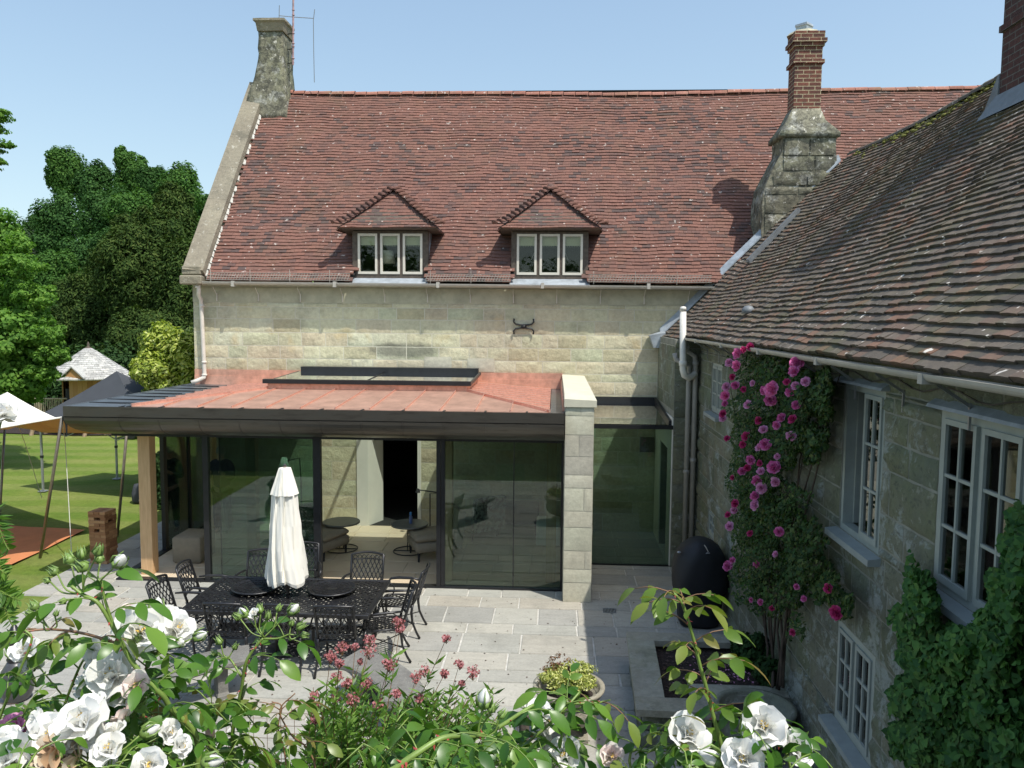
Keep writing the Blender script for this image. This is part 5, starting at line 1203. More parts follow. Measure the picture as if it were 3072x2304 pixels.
rd = thing('reading_lamp', 'thin black reading lamp against the stone wall right of the doorway', 'lamp', (-2.5, 15.3, 0))
a = at(1290, 1478, y=15.3); mb = MB(); mb.tube([(a[0]-.22, 15.3, a[2]+.05), (a[0]+.2, 15.3, a[2]), (a[0]+.0, 15.3, a[2]-.02), (a[0], 15.3, .02)], .012, 6); mb.lathe((a[0], 15.3, .006), [(.12, 0), (.12, .015), (.02, .02)], 16); mb.build('stand', m_iron, rd)
mb = MB(); mb.lathe((a[0]-.24, 15.3, a[2]+.0), [(.05, 0), (.03, .07), (0, .08)], 12); mb.build('lamp_head', m_iron, rd)
# person standing inside behind the tinted glass
def skin(name, pts, edges, rads, mat, parent, sub=2):
    o0 = ORG[parent.name]; me = bpy.data.meshes.new(name); me.from_pydata([tuple(Vector(p_)-o0) for p_ in pts], edges, []); o = bpy.data.objects.new(name, me); C.objects.link(o); o.parent = parent
    m = o.modifiers.new('skin', 'SKIN'); m.use_smooth_shade = True
    sv = me.skin_vertices[0].data if me.skin_vertices else None
    if sv is None:
        bm_ = __import__('bmesh').new(); bm_.from_mesh(me); bm_.verts.layers.skin.verify(); bm_.to_mesh(me); bm_.free(); sv = me.skin_vertices[0].data
    for i, r_ in enumerate(rads): sv[i].radius = r_ if isinstance(r_, tuple) else (r_, r_)
    sv[0].use_root = True
    s = o.modifiers.new('sub', 'SUBSURF'); s.levels = sub; s.render_levels = sub; me.materials.append(mat); ORG[o.name] = o0; return o
p = at(690, 1585, z=0.); ppx, ppy = p[0], p[1]-.35
pe = thing('person', 'person in a dark blue jacket and dark trousers standing behind the tinted glass', 'person', (ppx, ppy, 0))
m_skin = pm('skin', (.50, .30, .22), .5, .05); m_hair = pm('light_grey_hair', (.30, .28, .25), .8, .2, 30); m_jkt = pm('dark_blue_jacket', (.015, .022, .05), .9, .2, 20); m_trs = pm('dark_trousers', (.02, .02, .025), .9, .2, 20)
P_ = lambda x, y, z: (ppx+x, ppy+y, z)
# one continuous body: pelvis, spine, neck, head, legs and arms (hands raised in front holding a phone height)
bp = [P_(0, 0, .92), P_(0, 0, 1.1), P_(0, 0, 1.32), P_(0, 0, 1.42), P_(0, -.01, 1.50), P_(0, -.02, 1.56), P_(0, -.02, 1.66),
      P_(-.17, 0, 1.38), P_(-.24, -.05, 1.12), P_(-.14, -.26, 1.24), P_(-.09, -.33, 1.30), P_(.17, 0, 1.38), P_(.24, -.05, 1.12), P_(.14, -.26, 1.24), P_(.09, -.33, 1.30),
      P_(-.09, 0, .86), P_(-.11, -.01, .48), P_(-.12, .03, .08), P_(-.13, -.12, .04), P_(.09, 0, .86), P_(.11, -.01, .48), P_(.12, .03, .08), P_(.13, -.12, .04)]
be = [(0, 1), (1, 2), (2, 3), (3, 4), (4, 5), (5, 6), (3, 7), (7, 8), (8, 9), (9, 10), (3, 11), (11, 12), (12, 13), (13, 14), (0, 15), (15, 16), (16, 17), (17, 18), (0, 19), (19, 20), (20, 21), (21, 22)]
br = [(.15, .11), (.13, .10), (.15, .11), (.09, .07), .05, (.075, .09), (.07, .085), .06, .042, .034, .032, .06, .042, .034, .032, .085, .055, .04, .035, .085, .055, .04, .035]
skin('body', bp, be, br, m_skin, pe)
skin('jacket', [P_(0, 0, .88), P_(0, 0, 1.1), P_(0, 0, 1.32), P_(0, 0, 1.43), P_(-.18, 0, 1.385), P_(-.25, -.05, 1.12), P_(-.15, -.24, 1.23), P_(.18, 0, 1.385), P_(.25, -.05, 1.12), P_(.15, -.24, 1.23)],
     [(0, 1), (1, 2), (2, 3), (3, 4), (4, 5), (5, 6), (3, 7), (7, 8), (8, 9)], [(.19, .15), (.17, .135), (.19, .14), (.11, .09), .085, .065, .05, .085, .065, .05], m_jkt, pe)
skin('trousers', [P_(0, 0, .95), P_(-.09, 0, .84), P_(-.11, -.01, .48), P_(-.12, .03, .09), P_(.09, 0, .84), P_(.11, -.01, .48), P_(.12, .03, .09)], [(0, 1), (1, 2), (2, 3), (0, 4), (4, 5), (5, 6)], [(.16, .125), .105, .078, .065, .105, .078, .065], m_trs, pe)
mb = MB(); mb.lathe(P_(0, -.005, 1.62), [(.088, -.03), (.096, .02), (.09, .07), (.06, .11), (.0, .125)], 16); mb.build('hair', m_hair, pe, True)

# ------------------------------------------------------------------ VEGETATION generators
def crown_pts(blobs, n, rs, sub=16, sr=.30, shell=.8, inner=.0):
    wts = np.array([b[3]*b[4]+b[3]*b[5]+b[4]*b[5] for b in blobs]); wts = wts/wts.sum(); P = []; N = []
    for b, w_ in zip(blobs, wts):
        c = np.array(b[:3]); r = np.array(b[3:6]); m = max(20, int(n*w_)); ns = max(5, int(sub*rs.uniform(.8, 1.2)))
        d = rs.normal(size=(ns, 3)); d /= np.linalg.norm(d, axis=1)[:, None]
        cen = d*shell*rs.uniform(.75, 1.12, (ns, 1)); rad_ = rs.uniform(.7, 1.3, ns)*sr
        k = rs.randint(0, ns, m); q = rs.normal(size=(m, 3)); q /= np.linalg.norm(q, axis=1)[:, None]
        rr_ = rs.uniform(.25, 1, m)**.5
        pt = cen[k]+q*(rad_[k]*rr_)[:, None]; P.append(c+pt*r); nn = pt*.6+q+np.array([0, 0, .5]); N.append(nn)
    if inner:
        for b, w_ in zip(blobs, wts):
            m = int(n*w_*inner); q = rs.normal(size=(m, 3)); q /= np.linalg.norm(q, axis=1)[:, None]; q *= (rs.uniform(0, 1, m)**.4*.92)[:, None]
            P.append(np.array(b[:3])+q*np.array(b[3:6])); N.append(q+np.array([0, 0, .4]))
    P = np.concatenate(P); N = np.concatenate(N); N += rs.normal(size=N.shape)*.55; N /= np.linalg.norm(N, axis=1)[:, None]
    return P, N
def leaf_quads(P, N, L, W, rs, droop=0.):
    n = len(P); a = rs.normal(size=(n, 3)); a[:, 2] -= droop; a -= (a*N).sum(1)[:, None]*N; a /= np.linalg.norm(a, axis=1)[:, None]; b = np.cross(N, a)
    l = (L*rs.uniform(.6, 1.3, n))[:, None]; w_ = (W*rs.uniform(.6, 1.3, n))[:, None]
    V = np.stack([P-a*l*.5, P+b*w_*.5+N*w_*.12+a*l*.05, P+a*l*.5-N*l*.06, P-b*w_*.5+N*w_*.12+a*l*.05], 1).reshape(-1, 3)
    return V, np.arange(4*n).reshape(n, 4)
def tree(name, label, cat, base, blobs, n, L, W, mat, seed, trunk=.25, group=None, droop=0., sub=16, sr=.3, limbs=True, stemmat=None, shell=.8, inner=.45):
    rs = np.random.RandomState(seed); o = thing(name, label, cat, base, group)
    P, N = crown_pts(blobs, n, rs, sub, sr, shell, inner); V, Fq = leaf_quads(P, N, L, W, rs, droop)
    npmesh('crown' if cat == 'tree' else 'foliage', V, Fq, mat, o)
    mb = MB(); b = Vector(base); top = Vector((np.mean([q[0] for q in blobs]), np.mean([q[1] for q in blobs]), np.mean([q[2] for q in blobs])))
    mid = b.lerp(top, .45)+Vector((trunk*.6, 0, 0))
    mb.tube([b-Vector((0, 0, .2)), b+Vector((0, 0, .3)), mid, top], [trunk*1.25, trunk, trunk*.65, trunk*.2], 8)
    if limbs:
        for q in blobs:
            c = Vector(q[:3]); s0 = b.lerp(mid, .75); mb.tube([s0, s0.lerp(c, .5)+Vector((0, 0, .1)), c, c+Vector((0, 0, q[5]*.5))], [trunk*.5, trunk*.35, trunk*.2, trunk*.08], 6)
    mb.build('trunk', stemmat or m_bark, o, True)
    return o
def pblob(px, py, rx, ry, Y, k=.9):
    c = at(px, py, y=Y); s = Y/F0; return (c[0], Y, c[2], rx*s, rx*s*k, ry*s)
# far hill trees, one by one
hills = [(25, 770, 95, 85, 104, 2), (120, 735, 80, 90, 108, 1), (200, 520, 58, 82, 112, 0), (195, 680, 90, 100, 100, 1), (292, 560, 62, 70, 110, 1), (395, 520, 52, 72, 108, 0), (470, 560, 48, 60, 104, 1),
         (330, 650, 95, 90, 94, 1), (545, 575, 66, 78, 90, 0), (640, 640, 50, 60, 96, 1), (425, 650, 80, 80, 88, 0), (60, 850, 110, 90, 80, 1), (165, 830, 80, 75, 74, 0), (250, 790, 80, 80, 78, 1), (345, 770, 75, 80, 72, 1), (560, 720, 80, 90, 70, 0), (100, 920, 100, 70, 62, 1)]
hl = ['tall pale crowned tree breaking the skyline left of the hilltop', 'dull dark tree at the far left of the hilltop', 'x']
names = ['dull purplish tree at the left end of the hill skyline', 'dark tree on the skyline left of the tallest hill tree', 'tallest round topped tree on the hill skyline', 'broad tree directly below the tallest hill tree', 'low rounded tree between the two tall skyline trees', 'right hand tall skyline tree with a knobbly top', 'small tree just right of the knobbly skyline tree',
         'dark broad tree in the middle of the hillside', 'airy pale green tree on the skyline near the gable', 'last skyline tree touching the stone gable coping', 'tree below the knobbly skyline tree', 'dark tree low on the left of the hill', 'mid green rounded tree low on the hill, left', 'dark tree beside the small meadow patch', 'dark tree above the yews on the hillside', 'green tree on the hill just left of the gable', 'lowest hill tree, behind the fresh green tree']
for i, (px, py, rx, ry, Y, k) in enumerate(hills):
    rr = random.Random(i+5); c = pblob(px, py, rx, ry, Y)
    bl = [c]+[(c[0]+rr.uniform(-.65, .65)*c[3], c[1]-abs(rr.uniform(0, .5))*c[4], c[2]+rr.uniform(-.7, .55)*c[5], c[3]*rr.uniform(.4, .62), c[4]*.5, c[5]*rr.uniform(.35, .55)) for _ in range(4)]
    tree('hill_tree', names[i], 'tree', (c[0], c[1], min(gz(c[0], c[1]), c[2]-c[5]*1.1)), bl, 15000, .30*Y/100+.06, .20*Y/100+.05, (m_wood1, m_wood2, m_copperbeech)[k], 100+i, .3, 'trees on the hill behind the lawn', sub=30, sr=.36, shell=.78)
# dark woodland shrubs at the lawn edge and yews
yb = [pblob(500, 760, 120, 170, 38), pblob(420, 830, 150, 180, 37), pblob(560, 900, 110, 200, 36), pblob(470, 1050, 160, 140, 35), pblob(520, 640, 70, 90, 38.5), pblob(390, 690, 60, 60, 38)]
tree('yew_tree', 'huge dark spreading yew filling the view left of the stone gable', 'tree', (-18.5, 37, 0), yb, 80000, .22, .07, m_yew, 201, .5, droop=.9, sub=46, sr=.22, shell=.82)
yb = [pblob(250, 960, 120, 140, 39), pblob(330, 1020, 120, 150, 38), pblob(180, 1050, 110, 130, 39), pblob(290, 870, 90, 90, 39)]
tree('yew_tree', 'second dark yew, lower, directly behind the shingled treehouse', 'tree', (-22.5, 39, 0), yb, 45000, .21, .07, m_yew, 202, .45, droop=.8, sub=40, sr=.24)
yb = [(-22, 31, .9, 3.6, 1.0, 1.3), (-18, 31, .9, 3, 1.0, 1.2), (-14.5, 31.2, .9, 3, 1.0, 1.25), (-26, 31, 1.2, 3.4, 1, 1.6), (-11, 31, .9, 3, 1.0, 1.3), (-20, 32.5, 1.6, 5, .8, 1.6), (-13, 32.5, 1.6, 5, .8, 1.6)]
tree('woodland_hedge', 'low dark evergreen undergrowth behind the treehouse stilts along the lawn edge', 'hedge', (-18, 31.5, 0), yb, 36000, .22, .12, m_hedge, 203, .2, sub=40, sr=.28)
# fresh green tree, left
lb = [pblob(-60, 900, 190, 110, 22), pblob(10, 1020, 150, 110, 21), pblob(40, 1140, 120, 80, 21), pblob(-80, 700, 150, 90, 22.5), pblob(60, 880, 70, 50, 21.5), pblob(130, 1020, 50, 45, 21), pblob(-90, 1100, 150, 120, 21), pblob(95, 960, 60, 60, 21), pblob(15, 795, 70, 35, 22)]
tree('lime_tree', 'fresh bright green leafy tree at the left edge of the photo', 'tree', (-16.5, 22, 0), lb, 42000, .125, .10, m_lime, 204, .28, sub=36, sr=.26)
for i, (px, py, rx, ry) in enumerate(((-20, 345, 55, 14), (-15, 385, 48, 10), (-10, 425, 48, 12), (-30, 445, 40, 9), (-20, 478, 40, 9), (0, 820, 70, 14))): pass
bb_ = [pblob(-40, 345, 78, 16, 18), pblob(-20, 335, 55, 6, 18), pblob(-40, 385, 66, 11, 18.3), pblob(-35, 424, 72, 13, 18), pblob(-45, 452, 52, 8, 18.2), pblob(-45, 480, 62, 9, 18), pblob(-55, 505, 50, 6, 18)]
tree('overhanging_tree', 'tips of horizontal branches reaching in from the left edge against the sky', 'tree', (-15.5, 18.2, 0), bb_, 5200, .085, .06, m_lime, 205, .05, sub=14, sr=.34, inner=.2)
lt = [o for o in C.objects if o.name.startswith('lime_tree')][0]
rs = np.random.RandomState(77); P, N = crown_pts([pblob(140, 1000, 60, 42, 20.5), pblob(150, 1070, 55, 36, 20.5), pblob(110, 890, 70, 40, 21), pblob(70, 800, 70, 34, 21), pblob(130, 1120, 50, 30, 20.5), pblob(40, 730, 60, 34, 21.5)], 9000, rs, 26, .26, .9, .15); V, Fq = leaf_quads(P, N, .10, .06, rs); npmesh('outer_sprays', V, Fq, m_lime, lt)
# golden laurel and the dark shrub by the corner post
tree('laurel_bush', 'large glossy yellow green laurel growing against the left corner of the farmhouse', 'shrub', (-9.1, 19.2, 0), [pblob(500, 1040, 76, 76, 19.0), pblob(550, 1080, 66, 100, 18.6), pblob(465, 1110, 76, 66, 18.6), pblob(520, 1190, 100, 80, 18.8)], 13000, .14, .055, m_laurel, 206, .09, sub=26, sr=.3)
tree('dark_shrub', 'dark rounded evergreen shrub just behind the oak corner post', 'shrub', (-8.45, 17.3, 0), [pblob(492, 1400, 42, 60, 17.2), pblob(500, 1490, 46, 70, 17.2)], 6000, .075, .05, m_hedge, 207, .05, sub=20, sr=.3)
# trees behind the camera, mirrored in the glass
for i, (x, y) in enumerate(((-9, -9), (-1, -11), (6, -10), (13, -8))):
    tree('garden_tree', ['green tree standing far left behind the photographer, seen only as a reflection', 'green tree directly behind the photographer, seen only as a reflection', 'green tree right behind the photographer, seen only as a reflection', 'green tree far right behind the photographer, seen only as a reflection'][i], 'tree', (x, y, 2.3 if x < 2 else 0), [(x, y, 5.2, 3.2, 2.4, 2.6), (x+1.2, y+.8, 4.0, 2.4, 2.0, 1.8), (x-1.5, y+.6, 4.3, 2.2, 2, 2.0)], 6000, .3, .22, m_wood1, 300+i, .25, 'trees behind the photographer')
# ------------------------------------------------------------------ TREEHOUSE
th = thing('round_treehouse', 'small round timber treehouse on stilts with a pale conical shingle roof', 'treehouse', tuple(at(262, 1330, y=28.0)[:2])+(0,))
tc = at(268, 1130, y=28.5); tx_, ty_ = tc[0], 28.5; s_ = 28.5/F0; ze = tc[2]; za = at(268, 1045, y=28.5)[2]
mb = MB(); n_ = 12; Rr = 131*s_; rows = 15; rr = random.Random(9)
for j in range(rows):
    f0, f1 = j/rows, (j+1)/rows; r0 = Rr*(1-f0)+.12*f0; r1 = Rr*(1-f1)+.12*f1; z0_ = ze+(za-ze)*f0; z1_ = ze+(za-ze)*f1
    m_ = max(10, int(60*r0/Rr))
    for k in range(m_):
        a0 = 2*PI*k/m_; a1 = a0+2*PI/m_*.96; ln = rr.uniform(-.012, .012)
        mb.add([(tx_+math.cos(a0)*(r0+ln), ty_+math.sin(a0)*(r0+ln), z0_+.02), (tx_+math.cos(a1)*(r0+ln), ty_+math.sin(a1)*(r0+ln), z0_+.02), (tx_+math.cos(a1)*r1, ty_+math.sin(a1)*r1, z1_+.006), (tx_+math.cos(a0)*r1, ty_+math.sin(a0)*r1, z1_+.006),
                (tx_+math.cos(a0)*(r0+ln), ty_+math.sin(a0)*(r0+ln), z0_-.015), (tx_+math.cos(a1)*(r0+ln), ty_+math.sin(a1)*(r0+ln), z0_-.015)], [(0, 1, 2, 3), (4, 5, 1, 0)])
m_shin = stone_mat('silvered_shingle', [(.30, .30, .29), (.40, .40, .39), (.50, .49, .47)], dark=.4)
rf = mb.build('roof', m_shin, th)
mb = MB(); mb.lathe((tx_, ty_, za), [(.14, -.03), (.10, .03), (.03, .08), (.05, .14), (.02, .22), (0, .25)], 12); mb.build('finial', m_oldwood, rf, True)
mb = MB(); mb.lathe((tx_, ty_, ze-.04), [(Rr-.06, 0), (Rr-.03, .045), (.1, .1)], 40); mb.build('eaves', m_shin, rf)
m_cedar = NT('orange_cedar_boards'); _c = m_cedar.ramp(m_cedar.isl(), [(0, (.30, .15, .05)), (.5, (.42, .22, .08)), (1, (.50, .29, .12))]); m_cedar = m_cedar.fin(_c, .7)
mb = MB(); Rw = 75*s_; zf = at(262, 1236, y=28.5)[2]; nb_ = 34
for k in range(nb_):
    a0 = 2*PI*k/nb_; a1 = a0+2*PI/nb_*.97; pxx = 268+math.cos((a0+a1)/2)*75
    if math.sin(a0) < 0 and 206 < pxx < 246: 
        segs = ((zf, zf+.32), (ze-.08, ze))
    else: segs = ((zf, ze),)
    for z0_, z1_ in segs: mb.add([(tx_+math.cos(a)*r, ty_+math.sin(a)*r, z) for z in (z0_, z1_) for a, r in ((a0, Rw), (a1, Rw), (a1, Rw-.04), (a0, Rw-.04))], [(0, 1, 5, 4), (1, 2, 6, 5), (2, 3, 7, 6), (3, 0, 4, 7)])
mb.build('wall', m_cedar, th)
mb = MB(); mb.lathe((tx_, ty_, zf), [(Rw-.1, 0), (Rw-.1, .9), (0, .9)], 20); mb.build('dark_inside', m_dark, th)
gx_ = at(213, 1130, y=27.2); mb = MB(); q = s_*.95   # small gablet over the door
A = at(178, 1137, y=27.0); B = at(250, 1137, y=27.0); D = at(213, 1103, y=27.0)
mb.hexa([tuple(A), tuple(D), (D[0], 28.1, D[2]), (A[0], 28.1, A[2]), (A[0], A[1], A[2]+.05), (D[0], D[1], D[2]+.05), (D[0], 28.1, D[2]+.05), (A[0], 28.1, A[2]+.05)])
mb.hexa([tuple(D), tuple(B), (B[0], 28.1, B[2]), (D[0], 28.1, D[2]), (D[0], D[1], D[2]+.05), (B[0], B[1], B[2]+.05), (B[0], 28.1, B[2]+.05), (D[0], 28.1, D[2]+.05)])
mb.build('gablet_roof', m_shin, rf)
mb = MB(); mb.add([(A[0]+.08, 27.06, A[2]), (B[0]-.08, 27.06, B[2]), (D[0], 27.06, D[2]-.03), (A[0]+.08, 27.1, A[2]), (B[0]-.08, 27.1, B[2]), (D[0], 27.1, D[2]-.03)], [(0, 1, 2), (3, 5, 4), (0, 3, 4, 1)]); mb.build('gablet', m_cedar, th)
mb = MB(); mb.lathe((tx_, ty_, zf-.14), [(Rw+.55, 0), (Rw+.55, .12), (0, .12)], 24); mb.build('deck', m_oldwood, th)
for px in (100, 127, 196, 262, 310, 352, 366):
    a = at(px, 1325, y=27.3); mb = MB(); mb.tube([(a[0], 27.3+.2*math.sin(px), -.05), (a[0]+.03, 27.4, zf-.1)], [.07, .06], 7); mb.build('stilt', pm('pale_stilt_wood', (.26, .19, .12), .9, .3, 8) if 'pale_stilt_wood' not in bpy.data.materials else bpy.data.materials['pale_stilt_wood'], th)
mb = MB(); rr = random.Random(12)
rp = [at(px, 1196, y=27.5) for px in (104, 150, 200)]
mb.tube([tuple(p) for p in rp], .025, 6)
for k in range(16): a = at(104+k*5.4, 1196, y=27.5); mb.tube([(a[0], 27.5, a[2]+.03), (a[0]+rr.uniform(-.04, .04), 27.5, zf-.05)], .014, 5)
mb.build('rustic_railing', pm('bleached_branch', (.38, .32, .22), .9, .2, 8), th)
# ------------------------------------------------------------------ BLACK GAZEBO
gz_ = thing('pop_up_gazebo', 'black pop up gazebo with a pyramid canopy standing on the lawn', 'gazebo', (-10.5, 19.0, 0))
L4 = [(-12.35, 18.5), (-9.38, 17.7), (-8.5, 19.5), (-11.4, 20.1)]; pk = at(350, 1113, y=19.0); ctr = (pk[0], 19.0)
m_blkfab = pm('charcoal_canopy', (.045, .05, .058), .75, .1, 3, .1, 40)
mb = MB(); NS = 8; zc = 1.78
for k in range(4):
    a, b = L4[k], L4[(k+1) % 4]; ex = lambda p: (p[0]+(p[0]-ctr[0])*.15, p[1]+(p[1]-ctr[1])*.15)
    a, b = ex(a), ex(b); rows_ = []
    for j in range(NS+1):
        f = j/NS; zz = zc+(pk[2]-zc)*(f**1.18); r_ = []
        for i in range(NS+1):
            g = i/NS; x = (a[0]+(b[0]-a[0])*g)*(1-f)+ctr[0]*f; y = (a[1]+(b[1]-a[1])*g)*(1-f)+ctr[1]*f
            r_.append((x, y, zz-.06*math.sin(PI*g)*(1-f)))
        rows_.append(r_)
    mb.loft(rows_, False, False)
    mb.loft([[(p[0], p[1], p[2]-.17-.03*abs(math.sin(i*1.6))) for i, p in enumerate(rows_[0])], rows_[0]], False, False)
mb.build('canopy', m_blkfab, gz_, False)
for (x, y) in L4:
    mb = MB(); mb.bbox(x-.022, x+.022, y-.022, y+.022, .02, zc-.05, .004); lg = mb.build('leg', m_gal, gz_)
    mb = MB(); mb.box(x-.03, x+.03, y-.03, y+.03, .82, .88); mb.build('leg_clamp', m_black, lg)
    mb = MB(); mb.box(x-.09, x+.09, y-.09, y+.09, .0, .015); mb.build('foot_plate', m_gal, lg)
mb = MB()
for k in range(4):
    a, b = L4[k], L4[(k+1) % 4]
    for s in range(4): f0, f1 = s/4, (s+1)/4; za_, zb_ = (zc-.1, zc-.4) if s % 2 == 0 else (zc-.4, zc-.1); mb.tube([(a[0]+(b[0]-a[0])*f0, a[1]+(b[1]-a[1])*f0, za_), (a[0]+(b[0]-a[0])*f1, a[1]+(b[1]-a[1])*f1, zb_)], .012, 5)
mb.build('scissor_frame', m_gal, gz_)
wb = thing('weight_bag', 'black weight bag tied to the gazebo leg beside the oak post', 'bag', (-9.45, 17.6, 0))
mb = MB(); mb.lathe((-9.48, 17.62, 0), [(.14, 0), (.17, .05), (.16, .22), (.12, .34), (.10, .42), (0, .44)], 14, lambda t, z: 1+.12*math.sin(3*t+z*9)); mb.build('bag_body', m_blkfab, wb, True)
mb = MB(); mb.box(-9.40, -9.30, 17.44, 17.5, .06, .10); mb.build('bag_tag', m_white, wb)
# ------------------------------------------------------------------ STRETCH TENT
st = thing('stretch_tent', 'cream stretch tent with a tan underside pitched on leaning poles at the left edge', 'tent', (-10.3, 14.6, 0))
p1 = at(186, 1252, y=12.8); p2 = at(380, 1300, y=14.4); p0 = at(15, 1275, y=16.8); Q = at(22, 1176, y=15.4); Fp = at(-160, 1315, y=11.0); Bp = at(-300, 1250, y=17.5)
ring_ = [p1, p2, p0, Bp, Fp]
def tentgrid(dz):
    m = MB(); NS = 10
    for k in range(5):
        a, b = np.array(ring_[k]), np.array(ring_[(k+1) % 5]); mid = (a+b)/2; inw = (np.array(Q)-mid); inw[2] = 0; rows_ = []
        for j in range(NS+1):
            f = j/NS; r_ = []
            for i in range(NS+1):
                g = i/NS; e = a+(b-a)*g+inw*.12*math.sin(PI*g)+np.array([0, 0, -.05*math.sin(PI*g)])
                p = e*(1-f)+np.array(Q)*f; p = p-np.array([0, 0, .30*math.sin(PI*f)*(1-.4*abs(math.cos(PI*g)))])
                r_.append((p[0], p[1], p[2]+dz))
            rows_.append(r_)
        m.loft(rows_, False, False)
    return m
cv = tentgrid(.0).build('canopy', pm('cream_stretch_fabric', (.74, .72, .64), .85, .04, 2, .1, 30), st, True)
tentgrid(-.012).build('canopy_lining', pm('tan_lining', (.55, .36, .18), .9, .06, 2), st, True)
mb = MB()
for k in (0, 4): 
    a, b = np.array(ring_[k]), np.array(ring_[(k+1) % 5]); mid = (a+b)/2; inw = (np.array(Q)-mid); inw[2] = 0
    mb.tube([tuple(a+(b-a)*g+inw*.12*math.sin(PI*g)+np.array([0, 0, -.05*math.sin(PI*g)])) for g in np.linspace(0, 1, 12)], .014, 6)
mb.build('edge_webbing', m_canvas, cv)
m_pole = pm('bronze_tent_pole', (.24, .21, .17), .4, .15, 10, metal=.6)
for (gx0, gy0), tp in (((120, 1672), p1), ((352, 1608), p2), ((-2, 1562), p0)):
    g_ = at(gx0, gy0, z=0); mb = MB(); mb.tube([tuple(g_), tuple(tp)], .026, 8); mb.build('tent_pole', m_pole, st, True)
mb = MB(); g_ = at(216, 1682, z=0); mb.tube([tuple(p1), tuple(at(196, 1330, y=13.9)), tuple(g_)], .007, 5); mb.build('guy_rope', m_rope, st)
mb = MB(); mb.tube([tuple(at(52, 1268, y=15.2)), tuple(at(75, 1330, y=15.4)), tuple(at(126, 1495, y=16.2))], .006, 5); mb.build('guy_rope', m_rope, st)
mb = MB(); mb.tube([tuple(p1+np.array([.03, 0, .02])), tuple(p1+np.array([.07, 0, -.12])), tuple(p1+np.array([.08, -.02, -.30]))], [.035, .02, .012], 6); mb.build('ratchet_strap', m_black, cv)
rg_ = thing('orange_mat', 'large orange ground mat lying on the lawn under the cream tent', 'mat', (-10.5, 14.5, 0))
cs_ = [at(253, 1594, z=0), at(116, 1668, z=0), at(-150, 1790, z=0), at(-600, 1700, z=0), at(-160, 1570, z=0)]
mb = MB(); N_ = 20; rows_ = []
D = np.array(at(256, 1591, z=0)); _c = np.array(at(0, 1714, z=0)); _u = (_c-D)/np.linalg.norm(_c-D); _w = np.array(at(-60, 1574, z=0))-D; _w /= np.linalg.norm(_w)
Cc = D+_u*4.2; A = D+_w*4.2; B = A+_u*4.2
for j in range(N_+1):
    f = j/N_; rows_.append([tuple((A*(1-f)+D*f)*(1-g)+(B*(1-f)+Cc*f)*g+np.array([0, 0, .008+.012*abs(math.sin(f*9+g*5))+.01*math.sin(g*14)])) for g in np.linspace(0, 1, N_+1)])
mb.loft(rows_, False, False); mb.build('mat_sheet', pm('terracotta_matting', (.52, .20, .08), .95, .1, 3, .3, 60), rg_, True)
# small silver garden trailer seen between the poles
tr = thing('garden_trailer', 'small silver garden trailer glimpsed beyond the lawn left of the oak post', 'trailer', (-14.3, 26.8, 0))
a = at(395, 1318, y=26.8); mb = MB()
rings = [[(a[0]-.5+dx, 26.6+dy, z) for dx, dy in ((0, 0), (1.1, 0), (1.1, .7), (0, .7))] for z in (.25, .28)]+[[(a[0]-.45, 26.65, .55), (a[0]+.6, 26.65, .38), (a[0]+.6, 27.25, .38), (a[0]-.45, 27.25, .55)]]
mb.loft(rings); mb.build('tub', pm('silver_paint', (.5, .52, .55), .3, .1, 6, metal=.6), tr)
for s in (0, .66): mb = MB(); mb.tube([(a[0]+.1, 26.58+s, .16), (a[0]+.1, 26.64+s, .16)], .16, 14); mb.build('wheel', m_black, tr)
# ------------------------------------------------------------------ IVY and CLIMBING ROSE on the wing wall
def wallpts(ell, n, rs, x0=2.44, bulge=.18):
    P = []; N = []
    w_ = np.array([e[2]*e[3]*(e[4] if len(e) > 4 else 1) for e in ell], float); w_ /= w_.sum()
    for e, ww in zip(ell, w_):
        m = int(n*ww); r_ = np.sqrt(rs.uniform(0, 1, m)); t_ = rs.uniform(0, 2*PI, m); ph_ = rs.uniform(0, 6)
        k_ = 1+.18*np.sin(3*t_+ph_)+.12*np.sin(7*t_+ph_*2)
        for r, t_, k in zip(r_, t_, k_):
            dep = (1-r*r)**.5*bulge*rs.uniform(.2, 1.)+.01
            p = at(e[0]+e[2]*r*k*math.cos(t_), e[1]+e[3]*r*k*math.sin(t_), x=x0-dep); P.append(p); N.append((-1, .2*math.cos(t_), .5+.3*rs.normal()))
    P = np.array(P); N = np.array(N)+rs.normal(size=(len(P), 3))*.45; N /= np.linalg.norm(N, axis=1)[:, None]; return P, N
ivy = thing('wall_creeper', 'dense green ivy like creeper climbing round the large window of the wing', 'climber', (2.3, 4.8, 0))
rs = np.random.RandomState(401)
ell = [(2760, 1850, 75, 110), (2745, 1760, 35, 60), (2870, 1960, 120, 100), (2780, 1980, 90, 100), (2980, 1990, 110, 130), (3040, 1800, 70, 120), (3060, 1650, 50, 110, 1.), (2820, 2110, 120, 110), (2950, 2130, 120, 120), (2760, 2230, 90, 90), (2880, 2260, 120, 80), (3020, 2240, 100, 110), (2720, 2100, 60, 60, .6), (3050, 1560, 30, 50, .6), (2690, 2080, 30, 12, .5), (3000, 1930, 90, 60), (2735, 1700, 14, 40, .4)]
P, N = wallpts(ell, 15000, rs, bulge=.30)
